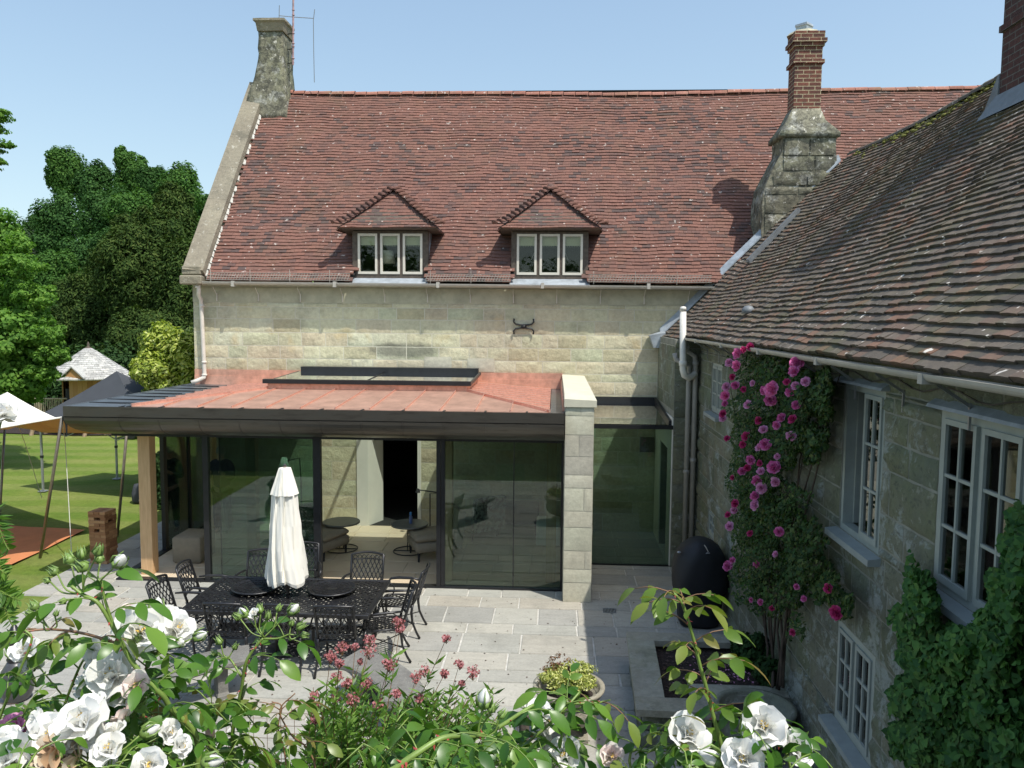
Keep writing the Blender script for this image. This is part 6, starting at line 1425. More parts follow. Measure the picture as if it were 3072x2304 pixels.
def ivy_leaves(P, N, S, rs):
    n = len(P); a = rs.normal(size=(n, 3))*.6; a[:, 2] -= 1.; a -= (a*N).sum(1)[:, None]*N; a /= np.linalg.norm(a, axis=1)[:, None]; b = np.cross(N, a); s = (S*rs.uniform(.55, 1.25, n))[:, None]
    V = np.stack([P-a*s*.35, P+b*s*.55-a*s*.15+N*s*.10, P+b*s*.30+a*s*.35, P+a*s*.62-N*s*.12, P-b*s*.30+a*s*.35, P-b*s*.55-a*s*.15+N*s*.10], 1).reshape(-1, 3)
    i = np.arange(n)*6; Fq = np.stack([np.stack([i, i+1, i+2, i+3], 1), np.stack([i, i+3, i+4, i+5], 1)], 1).reshape(-1, 4); return V, Fq
V, Fq = ivy_leaves(P, N, .050, rs); npmesh('foliage', V, Fq, m_ivy, ivy)
mb = MB(); rr = random.Random(3)
for k in range(7):
    y = 4.2+k*.10; pts = [(2.43, y, -.02)]; z = 0
    while z < 2.2: z += .25; pts.append((2.42, pts[-1][1]+rr.uniform(-.10, .12), z))
    mb.tube(pts, .012, 5)
mb.build('stem', m_bark, ivy, True)
cl = thing('climbing_rose', 'climbing rose with deep pink double flowers trained up the shaded wing wall', 'climbing rose', (2.3, 8.9, 0))
rs = np.random.RandomState(402)
ell = [(2310, 1120, 90, 60), (2265, 1215, 80, 80), (2400, 1190, 90, 90), (2465, 1190, 40, 90), (2245, 1330, 60, 80), (2350, 1320, 90, 80), (2440, 1330, 45, 60), (2215, 1440, 40, 60, .7), (2280, 1450, 70, 80), (2300, 1560, 80, 80), (2235, 1560, 50, 70), (2385, 1590, 55, 60, .6), (2440, 1620, 40, 60, .5), (2280, 1680, 95, 80), (2400, 1700, 70, 80, .9), (2480, 1760, 50, 60, .8), (2530, 1815, 38, 40, .7), (2330, 1790, 80, 60, .6), (2250, 1770, 55, 60, .6), (2390, 1880, 30, 50, .35), (2230, 1080, 60, 30, .5), (2370, 1500, 60, 60, .45)]
P, N = wallpts(ell, 21000, rs, bulge=.34); V, Fq = leaf_quads(P, N, .052, .034, rs, .4); npmesh('foliage', V, Fq, m_climbleaf, cl)
mb = MB(); rr = random.Random(8)
for k in range(9):
    b0 = at(2300+k*6, 2060+rr.uniform(-10, 10), x=2.32+rr.uniform(-.05, .08)); tx2 = 2190+k*42; ty2 = rr.uniform(1080, 1500)
    pts = [tuple(b0)]
    for j in range(1, 9): f = j/8; pts.append(tuple(at(2305+k*5+(tx2-2305-k*5)*f**1.5+rr.uniform(-8, 8), 2060+(ty2-2060)*f, x=2.38+rr.uniform(-.04, .04))))
    mb.tube(pts, [.016*(1-.7*j/8) for j in range(9)], 5)
mb.build('stem', m_bark, cl, True)
def petal_flower(c, axis, Rf, layers, rs):
    """layers: (count, tilt from axis, length, width, cup)"""
    V = []; Fq = []; ax = Vector(axis).normalized(); u = ax.orthogonal().normalized(); v = ax.cross(u)
    for n, tilt, L, W, cup in layers:
        off = rs.uniform(0, 6)
        for k in range(n):
            a = off+2*PI*k/n+rs.uniform(-.12, .12); tl = tilt+rs.uniform(-.12, .12); out = u*math.cos(a)+v*math.sin(a); side = ax.cross(out)
            L_ = L*Rf*rs.uniform(.88, 1.1); W_ = W*Rf*rs.uniform(.9, 1.1); b0 = len(V)
            for i, (f, wf) in enumerate(((0, .22), (.35, .75), (.72, 1.), (1., .62))):
                ang = tl+cup*(f-.3)*-1; d = out*math.sin(ang)+ax*math.cos(ang)
                if i == 0: p = Vector(c)
                else: p = pp+d*L_*(f-pf)
                pp, pf = p, f; nrm = d.cross(side)
                for s in (-1, -.35, .35, 1): V.append(tuple(p+side*W_*.5*wf*s+nrm*(-.16*W_*(s*s)*1.0)+d*(-.10*L_*s*s*(1 if i == 3 else 0))+nrm*rs.uniform(-.03, .03)*Rf))
            for i in range(3):
                for j in range(3): q = b0+i*4+j; Fq.append((q, q+1, q+5, q+4))
    return V, Fq
DBL = [(7, 1.45, .95, .75, .5), (8, 1.15, .85, .65, .6), (8, .85, .75, .55, .7), (7, .55, .62, .45, .8), (6, .25, .5, .35, .8)]
cfl = [(2213, 1061, 26, 3), (2188, 1088, 20, 2), (2211, 1097, 26, 3), (2231, 1050, 18, 1), (2251, 1041, 20, 1), (2198, 1131, 16, 1), (2180, 1160, 22, 2), (2207, 1157, 22, 0), (2231, 1168, 15, 1), (2258, 1150, 15, 2), (2177, 1188, 25, 3), (2175, 1211, 16, 0), (2316, 1168, 36, 3), (2293, 1172, 22, 0), (2312, 1200, 30, 0), (2245, 1215, 22, 2), (2390, 1090, 34, 0), (2383, 1115, 28, 0), (2361, 1146, 18, 1), (2417, 1146, 24, 2), (2386, 1157, 20, 2), (2374, 1178, 30, 0), (2388, 1215, 22, 0), (2169, 1242, 20, 1), (2169, 1256, 18, 2), (2276, 1262, 20, 1), (2291, 1289, 22, 2), (2345, 1254, 24, 0), (2330, 1276, 22, 0), (2377, 1258, 22, 1), (2374, 1309, 26, 2), (2240, 1310, 24, 1), (2229, 1334, 18, 1), (2182, 1316, 16, 1), (2278, 1343, 20, 2), (2296, 1334, 28, 0), (2253, 1381, 24, 0), (2280, 1390, 16, 1), (2227, 1415, 22, 0), (2242, 1404, 18, 1), (2332, 1370, 16, 2), (2323, 1404, 36, 0), (2283, 1415, 20, 2), (2327, 1446, 24, 2), (2272, 1442, 26, 0), (2285, 1464, 26, 2), (2265, 1488, 22, 0), (2198, 1433, 14, 1), (2206, 1511, 20, 1), (2265, 1515, 26, 2), (2202, 1531, 18, 2), (2184, 1545, 16, 1), (2189, 1580, 22, 2), (2251, 1601, 16, 1), (2338, 1596, 24, 0), (2327, 1663, 16, 2), (2271, 1693, 20, 0), (2184, 1699, 24, 0), (2198, 1682, 18, 0), (2254, 1800, 12, 0), (2282, 1807, 16, 0), (2316, 1825, 14, 1), (2390, 1760, 16, 0), (2379, 1897, 18, 1), (2486, 1765, 26, 1), (2510, 1838, 34, 1), (2412, 1797, 16, 0)]
for i, (px, py, r_, k) in enumerate(cfl):
    rs = np.random.RandomState(500+i); c = at(px, py, x=2.12+rs.uniform(-.03, .05)); Rf = r_/F0*c[1]*.74
    V, Fq = petal_flower(c, (-.75+rs.uniform(-.3, .3), -.75+rs.uniform(-.3, .3), .35+rs.uniform(-.3, .4)), Rf, DBL, rs)
    npmesh('flower', V, Fq, (m_pink_p, m_crimson_p, m_pale_p, m_hot_p)[k], cl)
# leafy perennials at the foot of the climber
tree('bed_shrub', 'dark leafy shrub in the raised bed beneath the climbing rose', 'shrub', (2.2, 9.0, .3), [pblob(2270, 1960, 60, 70, 8.9), pblob(2310, 2020, 50, 60, 8.4), pblob(2230, 1930, 40, 40, 9.2)], 3600, .06, .035, m_hedge, 210, .02, sub=16, sr=.32)
# golden plant in the sunny urn
gp = tree('golden_plant', 'mound of variegated golden green leaves growing in the sunlit urn', 'plant', (.19, 8.0, .42), [(.22, 8.05, .62, .27, .22, .10), (.05, 7.98, .60, .18, .18, .09), (.33, 7.92, .60, .16, .16, .08)], 2600, .034, .018, m_gold, 211, .012, sub=20, sr=.32)
rs = np.random.RandomState(9); P, N = crown_pts([(.10, 8.10, .72, .14, .10, .10), (.0, 8.08, .66, .10, .1, .08)], 260, rs); V, Fq = leaf_quads(P, N, .03, .018, rs); npmesh('bronze_foliage', V, Fq, leaf_mat('bronze_leaves', [(.12, .05, .035), (.2, .10, .05), (.22, .16, .07)], .5, .2), gp)

# ------------------------------------------------------------------ FOREGROUND PLANTING on the bank
def leaflet(V, Fq, base, d, nrm, L, W, rs, droop=.25):
    d = Vector(d).normalized(); n = Vector(nrm); n = (n-d*n.dot(d))
    n = n.normalized() if n.length > 1e-4 else d.orthogonal().normalized(); s = d.cross(n); b0 = len(V); p = Vector(base); pf = 0
    fold = rs.uniform(.10, .30)
    for f, w_ in ((0, .06), (.18, .68), (.42, 1.), (.68, .82), (.88, .42), (1., .03)):
        p = p+d*(f-pf)*L; pf = f; d = (d-n*droop*.22).normalized(); n = s.cross(d) if s.cross(d).dot(n) > 0 else -s.cross(d)
        for q in (-1, 0, 1): V.append(tuple(p+s*q*W*.5*w_+n*(abs(q)*W*.5*w_*fold)))
    for i in range(5):
        for j in range(2): a = b0+i*3+j; Fq.append((a, a+1, a+4, a+3))
def compound(V, Fq, S, base, d, L, rs, mature=True, n5=True):
    """rose leaf: rachis with a terminal and two pairs of leaflets; S is the stem mesh"""
    d = Vector(d).normalized(); up = Vector((rs.normal()*.25, rs.normal()*.25-.1, 1)).normalized(); s = d.cross(up).normalized(); n = s.cross(d)
    p = Vector(base); q = [p]
    for k in range(4): p = p+d*L*.25; d = (d-Vector((0, 0, .24))).normalized(); q.append(p)
    S.tube([tuple(x) for x in q], [.0016, .0013, .0012, .001, .0008], 4)
    k = L*.62
    leaflet(V, Fq, q[4], d, n, k*1.1, k*.54, rs, .6)
    for i, sc_ in ((3, .92), (1, .75)) if n5 else ((2, .8),):
        for sg in (-1, 1): leaflet(V, Fq, q[i], (d*.55+s*sg*.85+n*rs.uniform(-.1, .25)), n+Vector((rs.normal(), rs.normal(), 0))*.15, k*sc_*rs.uniform(.9, 1.15), k*.50*sc_, rs, .6)
def curve(pts, m=6):
    """smooth curve through the points (Catmull-Rom)"""
    P = [Vector(p) for p in pts]; P = [P[0]*2-P[1]]+P+[P[-1]*2-P[-2]]; out = []
    for i in range(1, len(P)-2):
        for j in range(m):
            t = j/m; out.append(.5*((2*P[i])+(P[i+1]-P[i-1])*t+(2*P[i-1]-5*P[i]+4*P[i+1]-P[i+2])*t*t+(3*P[i]-P[i-1]-3*P[i+1]+P[i+2])*t**3))
    out.append(P[-2]); return out
def sepalbud(B, W_, c, ax, r, rs, showwhite=False):
    ax = Vector(ax).normalized(); u = ax.orthogonal().normalized(); v = ax.cross(u)
    prof = [(0, .15), (.25, .62), (.7, 1.), (1.3, .92), (2.0, .5), (2.6, .12)]
    rings = [[Vector(c)+ax*z*r+(u*math.cos(t)+v*math.sin(t))*q*r for t in [2*PI*k/8 for k in range(8)]] for z, q in prof]
    if showwhite: B.loft(rings[:4]); W_.loft([[Vector(c)+ax*(z*r)+(u*math.cos(t)+v*math.sin(t))*q*r*.95*(1+.12*math.sin(3*t+z)) for t in [2*PI*k/9 for k in range(9)]] for z, q in ((1.1, .9), (1.7, 1.), (2.3, .85), (2.9, .45), (3.2, .15))])
    else: B.loft(rings)
    for k in range(5):
        t = 2*PI*k/5+.3; o = u*math.cos(t)+v*math.sin(t); a = Vector(c)+ax*r*.7+o*r*1.0; b = Vector(c)+ax*r*2.1+o*r*(.75 if not showwhite else 1.3); e = Vector(c)+ax*r*3.1+o*r*rs.uniform(.2, 1.2)
        B.tube([a, b, e], [r*.30, r*.16, r*.03], 4)
class Rose:
    def __init__(s, name, label, base, leafm=None):
        s.o = thing(name, label, 'rose bush', base); s.S = MB(); s.R = MB(); s.T = MB(); s.V = []; s.F = []; s.YV = []; s.YF = []; s.B = MB(); s.n = 0; s.base = Vector(base); s.lm = leafm or m_roseleaf
    def cane(s, pix, r0=.0055, r1=.0022, leaves=7, L=.09, seed=1, red=False, thorns=10, young=False, root=True, frm=0.1, to=.92):
        rs = np.random.RandomState(seed); P = [at(px, py, d=d) for px, py, d in pix]
        if root: b = Vector(P[0]); P = [tuple(s.base+Vector((rs.uniform(-.05, .05), rs.uniform(-.05, .05), 0))), tuple(s.base.lerp(b, .55)+Vector((0, .05, .05)))]+[tuple(p) for p in P]
        c = curve(P); n = len(c); k0 = 12 if root else 0
        (s.R if red else s.S).tube([tuple(p) for p in c], [r0+(r1-r0)*i/(n-1) for i in range(n)], 7)
        for i in range(thorns):
            j = rs.randint(k0, n-2); t = (c[j+1]-c[j]).normalized(); q = Vector(rs.normal(size=3)); q = (q-t*q.dot(t)).normalized(); rr_ = r0+(r1-r0)*j/n
            s.T.tube([c[j]+q*rr_*.6, c[j]+q*rr_*2.3-t*.003], [rr_*.55, .0002], 5)
        for i in range(leaves):
            f = frm+(to-frm)*(i+rs.uniform(.2, .8))/leaves; j = min(n-2, k0+int(f*(n-1-k0))); t = (c[j+1]-c[j]).normalized()
            a = i*2.4+rs.uniform(-.4, .4); q = Vector((math.cos(a), math.sin(a)*.7, .15)); d = (q+t*.5).normalized()
            compound(*( (s.YV, s.YF) if young else (s.V, s.F)), s.R if young else s.S, c[j], d, L*rs.uniform(.75, 1.2), rs, n5=rs.rand() < .8)
        return c
    def spray(s, px, py, d, blooms, seed=1, stem=None):
        """short stalks from a point to flowers / buds: blooms = (px, py, dd, kind, size)"""
        rs = np.random.RandomState(seed); o = at(px, py, d=d)
        for bx_, by_, dd, kind, sz in blooms:
            c = at(bx_, by_, d=d+dd); mid = (Vector(o)+Vector(c))/2+Vector((rs.uniform(-.01, .01), rs.uniform(-.01, .01), -.008))
            s.S.tube([tuple(p) for p in curve([o, mid, c], 4)], .0016, 5); ax = (Vector(c)-Vector(o)).normalized(); s.bloom(c, ax, kind, sz, rs)
    def bloom(s, c, ax, kind, sz, rs):
        if kind == 'bud': w_ = MB(); sepalbud(w_, w_, c, ax, sz*.82, rs); w_.build('bud', m_bud, s.o, True)
        elif kind == 'halfbud':
            w_ = MB(); b_ = MB(); sepalbud(b_, w_, c, ax, sz*.85, rs, True); b_ = b_.build('bud', m_bud, s.o, True); w_.build('opening_petals', m_white_p, b_, True)
        else:
            mat = {'white': m_white_p, 'blush': m_blush_p, 'faded': m_faded_p, 'pink': m_pale_p}[kind]
            lay = [(6, 1.30, 1.0, .95, .55), (5, 1.0, .9, .85, .6), (5, .65, .7, .65, .8), (4, .35, .5, .45, .8)]
            if kind == 'pink': lay = DBL
            ax = (Vector(ax)*.6+Vector((rs.uniform(-.6, .6), -.75+rs.uniform(-.4, .4), .35+rs.uniform(-.35, .4)))).normalized()
            V, Fq = petal_flower(c, ax, sz*(.92 if kind != 'pink' else 1), lay, rs)
            f = npmesh('flower', V, Fq, mat, s.o, smooth=True)
            B = MB(); rr = [Vector(c)-Vector(ax)*z+(Vector(ax).orthogonal().normalized()*0) for z in (0, .006, .012)]
            B.tube([tuple(x) for x in rr], [sz*.16, sz*.18, sz*.07], 7); s.B.add(B.v, B.f)
            if kind in ('white', 'blush'):
                st_ = MB(); a_ = Vector(ax); u = a_.orthogonal().normalized(); v = a_.cross(u)
                for k in range(16): t = rs.uniform(0, 2*PI); q = sz*rs.uniform(.05, .16); p0_ = Vector(c)+a_*sz*.15; p1_ = Vector(c)+a_*sz*.38+(u*math.cos(t)+v*math.sin(t))*q; st_.tube([p0_, p1_], [.0004, .0011], 4)
                st_.build('stamens', bpy.data.materials.get('yellow_stamens') or pm('yellow_stamens', (.70, .50, .12), .7), f)
    def fill(s, ell, n, seed, L=.085, young=0.):
        """leafy shoots through the body of the bush"""
        rs = np.random.RandomState(seed); w_ = np.array([e[2]*e[3]*(e[5] if len(e) > 5 else 1) for e in ell], float); w_ /= w_.sum()
        for e, ww in zip(ell, w_):
            for k in range(max(1, int(n*ww))):
                r = rs.rand()**.5; a = rs.uniform(0, 2*PI); c = at(e[0]+e[2]*r*math.cos(a), e[1]+e[3]*r*math.sin(a), d=e[4]+rs.uniform(-.3, .3)); c = Vector(c)
                a = rs.uniform(0, 2*PI); dn = Vector((math.cos(a), math.sin(a), rs.uniform(-.1, .8))).normalized()
                s.S.tube([tuple(c-dn*.05-Vector((0, 0, .03))), tuple(c)], .0014, 4)
                yg = rs.rand() < young
                for j in range(2): compound(*((s.YV, s.YF) if yg else (s.V, s.F)), s.S, c-dn*.03*j, (dn+Vector(rs.normal(size=3))*.5).normalized(), L*rs.uniform(.6, 1.15), rs, n5=rs.rand() < .7)
    def done(s):
        s.S.build('cane', m_stem, s.o, True)
        if s.R.v: s.R.build('young_cane', m_stem_r, s.o, True)
        if s.T.v: tag(s.T.build('thorns', m_thorn, s.o), kind='stuff')
        if s.V: npmesh('foliage', s.V, s.F, s.lm, s.o, smooth=True)
        if s.YV: npmesh('young_foliage', s.YV, s.YF, m_youngleaf, s.o, smooth=True)
        if s.B.v: tag(s.B.build('calyx', m_bud, s.o, True), kind='stuff')
ra = Rose('white_rose_bush', 'big white flowered rose bush filling the bottom left corner close to the camera', (-.95, .95, 2.3))
ra.cane([(590, 2330, 1.55), (509, 2122, 1.5), (467, 2067, 1.48), (399, 1990, 1.47), (348, 1897, 1.46), (297, 1812, 1.45), (250, 1785, 1.45), (214, 1758, 1.45)], .0065, .003, 9, .085, 1)
ra.spray(250, 1782, 1.45, [(172, 1722, .02, 'bud', .010), (246, 1678, .0, 'bud', .010), (214, 1692, .03, 'bud', .012), (290, 1668, -.02, 'bud', .011), (150, 1745, .02, 'bud', .007), (200, 1800, 0, 'bud', .007)], 2)
ra.cane([(345, 1890, 1.46), (315, 1800, 1.45), (305, 1745, 1.45)], .0032, .002, 2, .09, 3, root=False, thorns=2)
ra.spray(305, 1748, 1.45, [(262, 1712, .0, 'bud', .013), (345, 1700, -.02, 'halfbud', .013), (300, 1690, .02, 'bud', .010)], 4)
ra.cane([(350, 1930, 1.47), (250, 1900, 1.5), (150, 1888, 1.52), (70, 1895, 1.5)], .003, .002, 5, .06, 5, red=True, root=False, thorns=6, young=True)
ra.spray(150, 1890, 1.52, [(110, 1830, .02, 'bud', .011), (130, 1860, 0, 'bud', .008), (98, 1850, 0, 'bud', .008), (165, 1850, 0, 'bud', .006)], 6)
ra.cane([(440, 2330, 1.6), (430, 2150, 1.6), (440, 2000, 1.58), (450, 1920, 1.56)], .005, .0025, 6, .085, 7)
ra.spray(450, 1965, 1.56, [(424, 1895, -.03, 'white', .055), (476, 1930, .02, 'white', .050), (392, 1850, .06, 'blush', .036), (530, 1890, .03, 'white', .044), (466, 1852, .02, 'halfbud', .014), (500, 1850, .05, 'white', .028), (577, 1915, .0, 'halfbud', .011), (412, 1940, -.02, 'halfbud', .012), (380, 1925, 0, 'bud', .010), (416, 1920, -.05, 'bud', .009), (524, 1935, -.02, 'halfbud', .009)], 8)
ra.spray(380, 2110, 1.5, [(305, 1962, .05, 'white', .042), (340, 2030, .0, 'white', .056), (285, 2040, .04, 'white', .046), (407, 2058, -.05, 'blush', .030), (370, 2075, .0, 'white', .04), (355, 1975, .08, 'white', .035)], 9)
ra.spray(110, 2060, 1.6, [(78, 1955, .0, 'white', .036), (100, 2000, .02, 'white', .030), (52, 1975, .03, 'halfbud', .012)], 10)
ra.spray(260, 2290, 1.35, [(250, 2170, .0, 'white', .052), (240, 2215, .02, 'white', .044), (160, 2205, .0, 'white', .044), (340, 2198, .03, 'white', .027), (60, 2262, -.05, 'white', .046), (165, 2268, -.03, 'faded', .046), (225, 2285, .0, 'faded', .040), (297, 2280, .02, 'white', .034), (400, 2275, .05, 'halfbud', .015), (418, 2208, .05, 'halfbud', .013), (500, 2200, .08, 'white', .030), (105, 2235, .02, 'white', .034)], 11)
ra.spray(330, 2330, 1.32, [(120, 2175, .05, 'white', .034), (205, 2245, .05, 'white', .036), (330, 2250, .02, 'white', .036), (450, 2292, 0, 'white', .034), (540, 2240, .08, 'white', .026), (30, 2230, .02, 'white', .036), (15, 2285, -.05, 'white', .04), (280, 2130, .08, 'white', .034), (375, 2150, .1, 'blush', .026), (600, 2290, .05, 'halfbud', .014)], 63)
ra.spray(55, 2290, 1.7, [(45, 2186, .0, 'pink', .040), (75, 2195, .03, 'pink', .032), (20, 2180, .02, 'pink', .026)], 12)
ra.spray(-30, 1330, 1.35, [(8, 1245, 0, 'white', .036)], 13)
ra.cane([(-120, 2330, 1.3), (-90, 1900, 1.3), (-60, 1500, 1.32), (-30, 1330, 1.35)], .005, .0025, 0, .08, 14)
ra.cane([(-60, 2330, 1.5), (0, 2150, 1.5), (60, 2010, 1.5), (95, 1920, 1.5), (75, 1890, 1.5)], .004, .002, 5, .075, 15)
ra.cane([(150, 2330, 1.6), (180, 2160, 1.62), (230, 2020, 1.6), (262, 1960, 1.6)], .0045, .0022, 6, .085, 16)
ra.cane([(700, 2330, 1.75), (640, 2250, 1.75), (560, 2170, 1.7), (480, 2110, 1.7), (430, 2060, 1.7)], .005, .003, 8, .09, 17)
ra.fill([(60, 2180, 120, 160, 1.7), (200, 2100, 120, 120, 1.75), (340, 2220, 160, 100, 1.6, 1.2), (480, 2180, 130, 120, 1.7, 1.3), (560, 2080, 110, 90, 1.8, 1.1), (450, 2060, 90, 70, 1.7), (640, 2270, 150, 60, 1.8), (200, 2290, 200, 50, 1.4), (20, 2290, 80, 60, 1.4), (130, 1990, 70, 50, 1.75, .5), (260, 1980, 60, 50, 1.7, .5), (480, 2260, 120, 50, 1.45, 1.2), (40, 1920, 50, 40, 1.7, .4)], 78, 18, .074, .12)
ra.done()
rb = Rose('white_rose_bush', 'slender upright white rose shoot with tight buds in front of the dining table', (-.45, 1.2, 2.3))
rb.cane([(700, 2340, 1.85), (697, 2234, 1.85), (703, 2160, 1.84), (724, 2071, 1.83), (736, 1995, 1.82), (758, 1952, 1.82), (790, 1914, 1.82)], .0058, .003, 7, .085, 21, thorns=16)
rb.spray(792, 1912, 1.82, [(763, 1842, .0, 'white', .016), (742, 1852, .02, 'halfbud', .011), (782, 1842, .01, 'bud', .010), (802, 1860, 0, 'bud', .009), (831, 1835, .02, 'bud', .008), (864, 1843, .0, 'halfbud', .012), (722, 1858, 0, 'bud', .009)], 22)
rb.cane([(790, 1916, 1.82), (835, 1915, 1.82), (868, 1902, 1.82)], .0025, .0018, 2, .075, 23, root=False, thorns=2)
rb.spray(866, 1903, 1.82, [(890, 1887, .0, 'bud', .011), (900, 1905, .01, 'bud', .009), (872, 1880, 0, 'bud', .008)], 24)
rb.cane([(724, 2030, 1.83), (700, 1990, 1.84), (684, 1970, 1.85)], .0028, .002, 3, .07, 25, root=False, thorns=3)
rb.spray(686, 1975, 1.85, [(664, 1935, .0, 'bud', .010), (652, 1962, .01, 'bud', .008), (700, 1950, 0, 'bud', .008)], 26)
rb.cane([(950, 2330, 2.0), (870, 2200, 2.0), (840, 2130, 2.0), (885, 2080, 2.0)], .003, .0015, 6, .07, 27, red=True, young=True, thorns=5)
rb.cane([(860, 2320, 2.1), (835, 2190, 2.1), (845, 2120, 2.1), (815, 2105, 2.1)], .003, .0015, 5, .06, 28, red=True, young=True, thorns=5)
rb.fill([(740, 2250, 90, 60, 1.9), (620, 2180, 60, 60, 1.9, .7), (700, 2120, 40, 60, 1.85, .4), (860, 2280, 90, 40, 2.0)], 16, 29, .078, .2)
rb.done()
rc = Rose('white_rose_bush', 'arching rose with a thick thorny green cane and a few white blooms, bottom centre', (.1, .9, 2.3))
rc.cane([(700, 3300, 1.1), (950, 2700, 1.2), (1120, 2370, 1.25), (1195, 2300, 1.25), (1255, 2257, 1.26), (1321, 2217, 1.28), (1380, 2207, 1.3), (1437, 2206, 1.32), (1492, 2184, 1.35), (1560, 2140, 1.4), (1600, 2115, 1.42)], .0068, .003, 9, .085, 31, thorns=26, root=False, frm=.3)
rc.spray(1600, 2190, 1.55, [(1613, 2137, .0, 'white', .034), (1634, 2166, .02, 'white', .032), (1590, 2130, .03, 'halfbud', .010), (1624, 2213, .02, 'white', .028)], 32)
rc.spray(1440, 2215, 1.32, [(1449, 2130, .0, 'halfbud', .013), (1495, 2155, .01, 'bud', .008), (1470, 2140, .0, 'bud', .008)], 33)
rc.spray(1680, 2330, 1.5, [(1697, 2270, .0, 'white', .040)], 34)
rc.cane([(1500, 2340, 1.5), (1560, 2250, 1.5), (1640, 2180, 1.5), (1700, 2120, 1.5), (1740, 2075, 1.52)], .004, .002, 8, .085, 35)
rc.cane([(1650, 2340, 1.5), (1680, 2240, 1.5), (1690, 2150, 1.5), (1690, 2090, 1.5)], .004, .002, 6, .085, 36)
rc.cane([(1700, 2110, 1.5), (1780, 2110, 1.5), (1830, 2100, 1.52)], .0025, .0015, 3, .07, 37, young=True, root=False)
rc.fill([(1180, 2250, 150, 60, 1.6), (1350, 2270, 140, 50, 1.5, 1.1), (1500, 2260, 120, 50, 1.5), (1640, 2250, 110, 60, 1.6, 1.1), (1420, 2150, 90, 40, 1.6, .5), (1540, 2170, 60, 40, 1.6, .6), (1710, 2120, 60, 50, 1.55, .6), (1250, 2120, 90, 40, 1.55, .4), (1130, 2200, 60, 50, 1.6, .5)], 38, 38, .072, .12)
rc.done()
rd_ = Rose('white_rose_bush', 'rose with a tall leaning shoot and large white blooms in front of the raised bed', (.62, 1.0, 2.3))
rd_.cane([(2175, 2345, 1.5), (2165, 2245, 1.5), (2137, 2137, 1.5), (2119, 2064, 1.5), (2101, 1999, 1.5), (2083, 1926, 1.5), (2057, 1838, 1.5), (2040, 1800, 1.5), (2018, 1778, 1.5)], .0050, .0026, 16, .075, 41, thorns=20, young=True, frm=.25, to=1.)
rd_.spray(2075, 2300, 1.45, [(2061, 2205, .0, 'white', .046), (2075, 2255, .02, 'white', .036)], 42)
rd_.spray(2250, 2330, 1.4, [(2292, 2182, .0, 'white', .050), (2383, 2250, .03, 'white', .042), (2230, 2272, -.03, 'white', .044), (2172, 2292, .0, 'halfbud', .018)], 43)
rd_.spray(1850, 2340, 1.6, [(1832, 2270, .0, 'blush', .030)], 44)
rd_.cane([(1900, 2340, 1.6), (1960, 2250, 1.6), (2010, 2200, 1.6), (2040, 2150, 1.6)], .0035, .002, 6, .075, 45)
rd_.cane([(2380, 2340, 1.5), (2330, 2230, 1.5), (2270, 2150, 1.5), (2200, 2140, 1.5)], .0035, .002, 7, .075, 46)
rd_.fill([(1930, 2290, 90, 40, 1.6), (2040, 2270, 80, 50, 1.6), (2150, 2260, 70, 50, 1.55), (2230, 2220, 60, 50, 1.6, .8), (2330, 2290, 80, 30, 1.5), (1960, 2230, 40, 30, 1.6, .4), (2440, 2310, 60, 20, 1.6)], 22, 47, .068, .15)
rd_.done()
# spirea with dusky pink flower heads
sp_ = thing('pink_spirea', 'feathery shrub with small dusky pink flower heads in front of the table end', 'shrub', (-.85, 2.75, 2.3))
rs = np.random.RandomState(61); heads = [(1195, 1864, 26), (1200, 1885, 20), (1027, 1940, 30), (1110, 1918, 26), (1108, 1950, 34), (1065, 1940, 16), (991, 1969, 26), (1168, 1991, 30), (1100, 2050, 26), (1040, 2050, 22), (1248, 2030, 26), (1275, 2012, 24), (1339, 1915, 18), (1379, 1991, 22), (1419, 2013, 32), (942, 2086, 22), (949, 2130, 28), (948, 2160, 24), (1058, 2097, 28), (1011, 2031, 26), (1135, 2111, 26), (1258, 2095, 20), (1018, 1990, 20), (1335, 2020, 20), (1005, 2095, 22), (1190, 2080, 20), (1080, 1985, 14), (1385, 2050, 14)]
SM = MB(); V = []; Fq = []; HV = []; HF = []
def lance(V, Fq, p, d, L, W, rs):
    d = Vector(d).normalized(); s = d.cross(Vector(rs.normal(size=3))).normalized(); b = len(V); q = Vector(p); n = s.cross(d)
    for f, w_ in ((0, .2), (.4, 1.), (1., .05)): 
        for g in (-1, 1): V.append(tuple(q+d*f*L+s*g*W*.5*w_-n*.15*L*f*f))
    Fq.append((b, b+1, b+3, b+2)); Fq.append((b+2, b+3, b+5, b+4))
stems = [(h[0], h[1], True, h[2]) for h in heads]+[(rs.uniform(930, 1500), rs.uniform(2060, 2230), False, 0) for _ in range(95)]
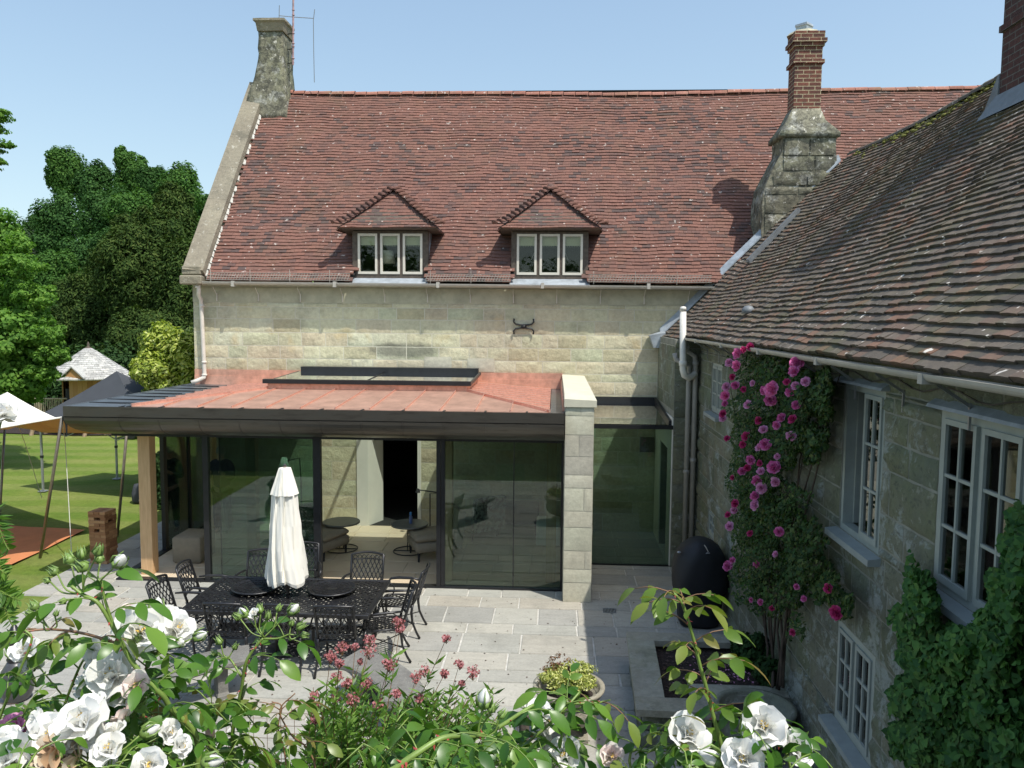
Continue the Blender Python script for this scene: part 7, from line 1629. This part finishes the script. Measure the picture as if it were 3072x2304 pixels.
for px, py, fl_, r_ in stems:
    d = 2.9+rs.uniform(-.35, .3); tip = Vector(at(px, py, d=d)); base = Vector((-.75+(px-1200)/F0*1.2+rs.uniform(-.1, .1), 2.75+rs.uniform(-.15, .1), 2.3))
    mid = base.lerp(tip, .55)+Vector((rs.uniform(-.03, .03), rs.uniform(-.03, .03), .02)); c = curve([base, mid, tip], 8); SM.tube([tuple(x) for x in c], [.0028*(1-.6*i/(len(c)-1)) for i in range(len(c))], 4)
    n = 26
    for k in range(n):
        f = .25+.72*k/n if not fl_ else .25+.60*k/n; j = min(len(c)-2, int(f*(len(c)-1))); t = c[j+1]-c[j]; p = c[j]+t*rs.rand(); a = k*2.4
        for m_ in range(2): lance(V, Fq, p, t.normalized()*.7+Vector((math.cos(a+m_*PI), math.sin(a+m_*PI), rs.uniform(-.2, .5))), rs.uniform(.030, .058), rs.uniform(.008, .014), rs)
    if fl_:
        R_ = r_/F0*d*.78; HV = []; HF = []
        for k in range(90):
            q = rs.normal(size=3); q /= np.linalg.norm(q); q *= rs.rand()**.5; p = tip+Vector((q[0]*R_, q[1]*R_, q[2]*R_*.8)); s_ = rs.uniform(.0025, .0055); b = len(HV)
            u = Vector(rs.normal(size=3)).normalized(); v = u.orthogonal().normalized()
            HV += [tuple(p+u*s_), tuple(p+v*s_), tuple(p-u*s_), tuple(p-v*s_)]; HF.append((b, b+1, b+2, b+3))
            if k == 89: npmesh('flower_head', HV, HF, m_spir_p, sp_)
            if k % 6 == 0: SM.tube([tuple(tip-Vector((0, 0, R_*1.2))), tuple(p)], .0008, 3)
SM.build('stem', m_stem_r, sp_); npmesh('foliage', V, Fq, m_spirleaf, sp_)
# fern tips at the left edge
fe = thing('fern', 'soft pale green fern fronds leaning in at the left edge below the orange mat', 'fern', (-1.45, 1.35, 2.3)); V = []; Fq = []; SM = MB(); rs = np.random.RandomState(71)
for (ex, ey, mx_, my_) in ((28, 1650, -60, 1560), (40, 1880, -50, 1760), (20, 1720, -80, 1700), (60, 1800, -60, 1790), (10, 1830, -90, 1760)):
    d = 1.9; c = curve([at(-260, 2100, d=d), at(mx_, my_, d=d), at(ex, ey, d=d)], 12); SM.tube([tuple(x) for x in c], .0015, 4)
    for i in range(2, len(c)-1):
        t = (c[i+1]-c[i]).normalized(); s = t.cross(Vector((.1, -1, .4))).normalized()
        for g in (-1, 1):
            L_ = .055*(1-(i/len(c))**2)+.012; lance(V, Fq, c[i], s*g+t*.5, L_, .012, rs); lance(V, Fq, c[i]+t*.006, s*g+t*.5, L_*.9, .010, rs)
SM.build('stem', m_stem, fe); npmesh('frond', V, Fq, m_spirleaf, fe)
# wire netting along the top of the bank
wf = thing('wire_netting', 'low rusty square wire netting fence behind the roses at the bottom edge', 'fence', (-1.2, 2.98, 2.3))
mb = MB()
for k in range(46): x = -2.6+k*.055; mb.tube([(x, 2.98, 2.3), (x, 2.98, 2.74)], .0014, 3)
for k in range(9): z = 2.32+k*.0525; mb.tube([(-2.6, 2.98, z), (-.1, 2.98, z)], .0014, 3)
mb.build('wire_mesh', pm('rusty_wire', (.20, .14, .10), .7, .3, 20), wf)
for x in (-2.6, -1.35, -.1): mb = MB(); mb.tube([(x, 2.99, 2.25), (x, 2.99, 2.76)], .02, 6); mb.build('post', m_oldwood, wf)
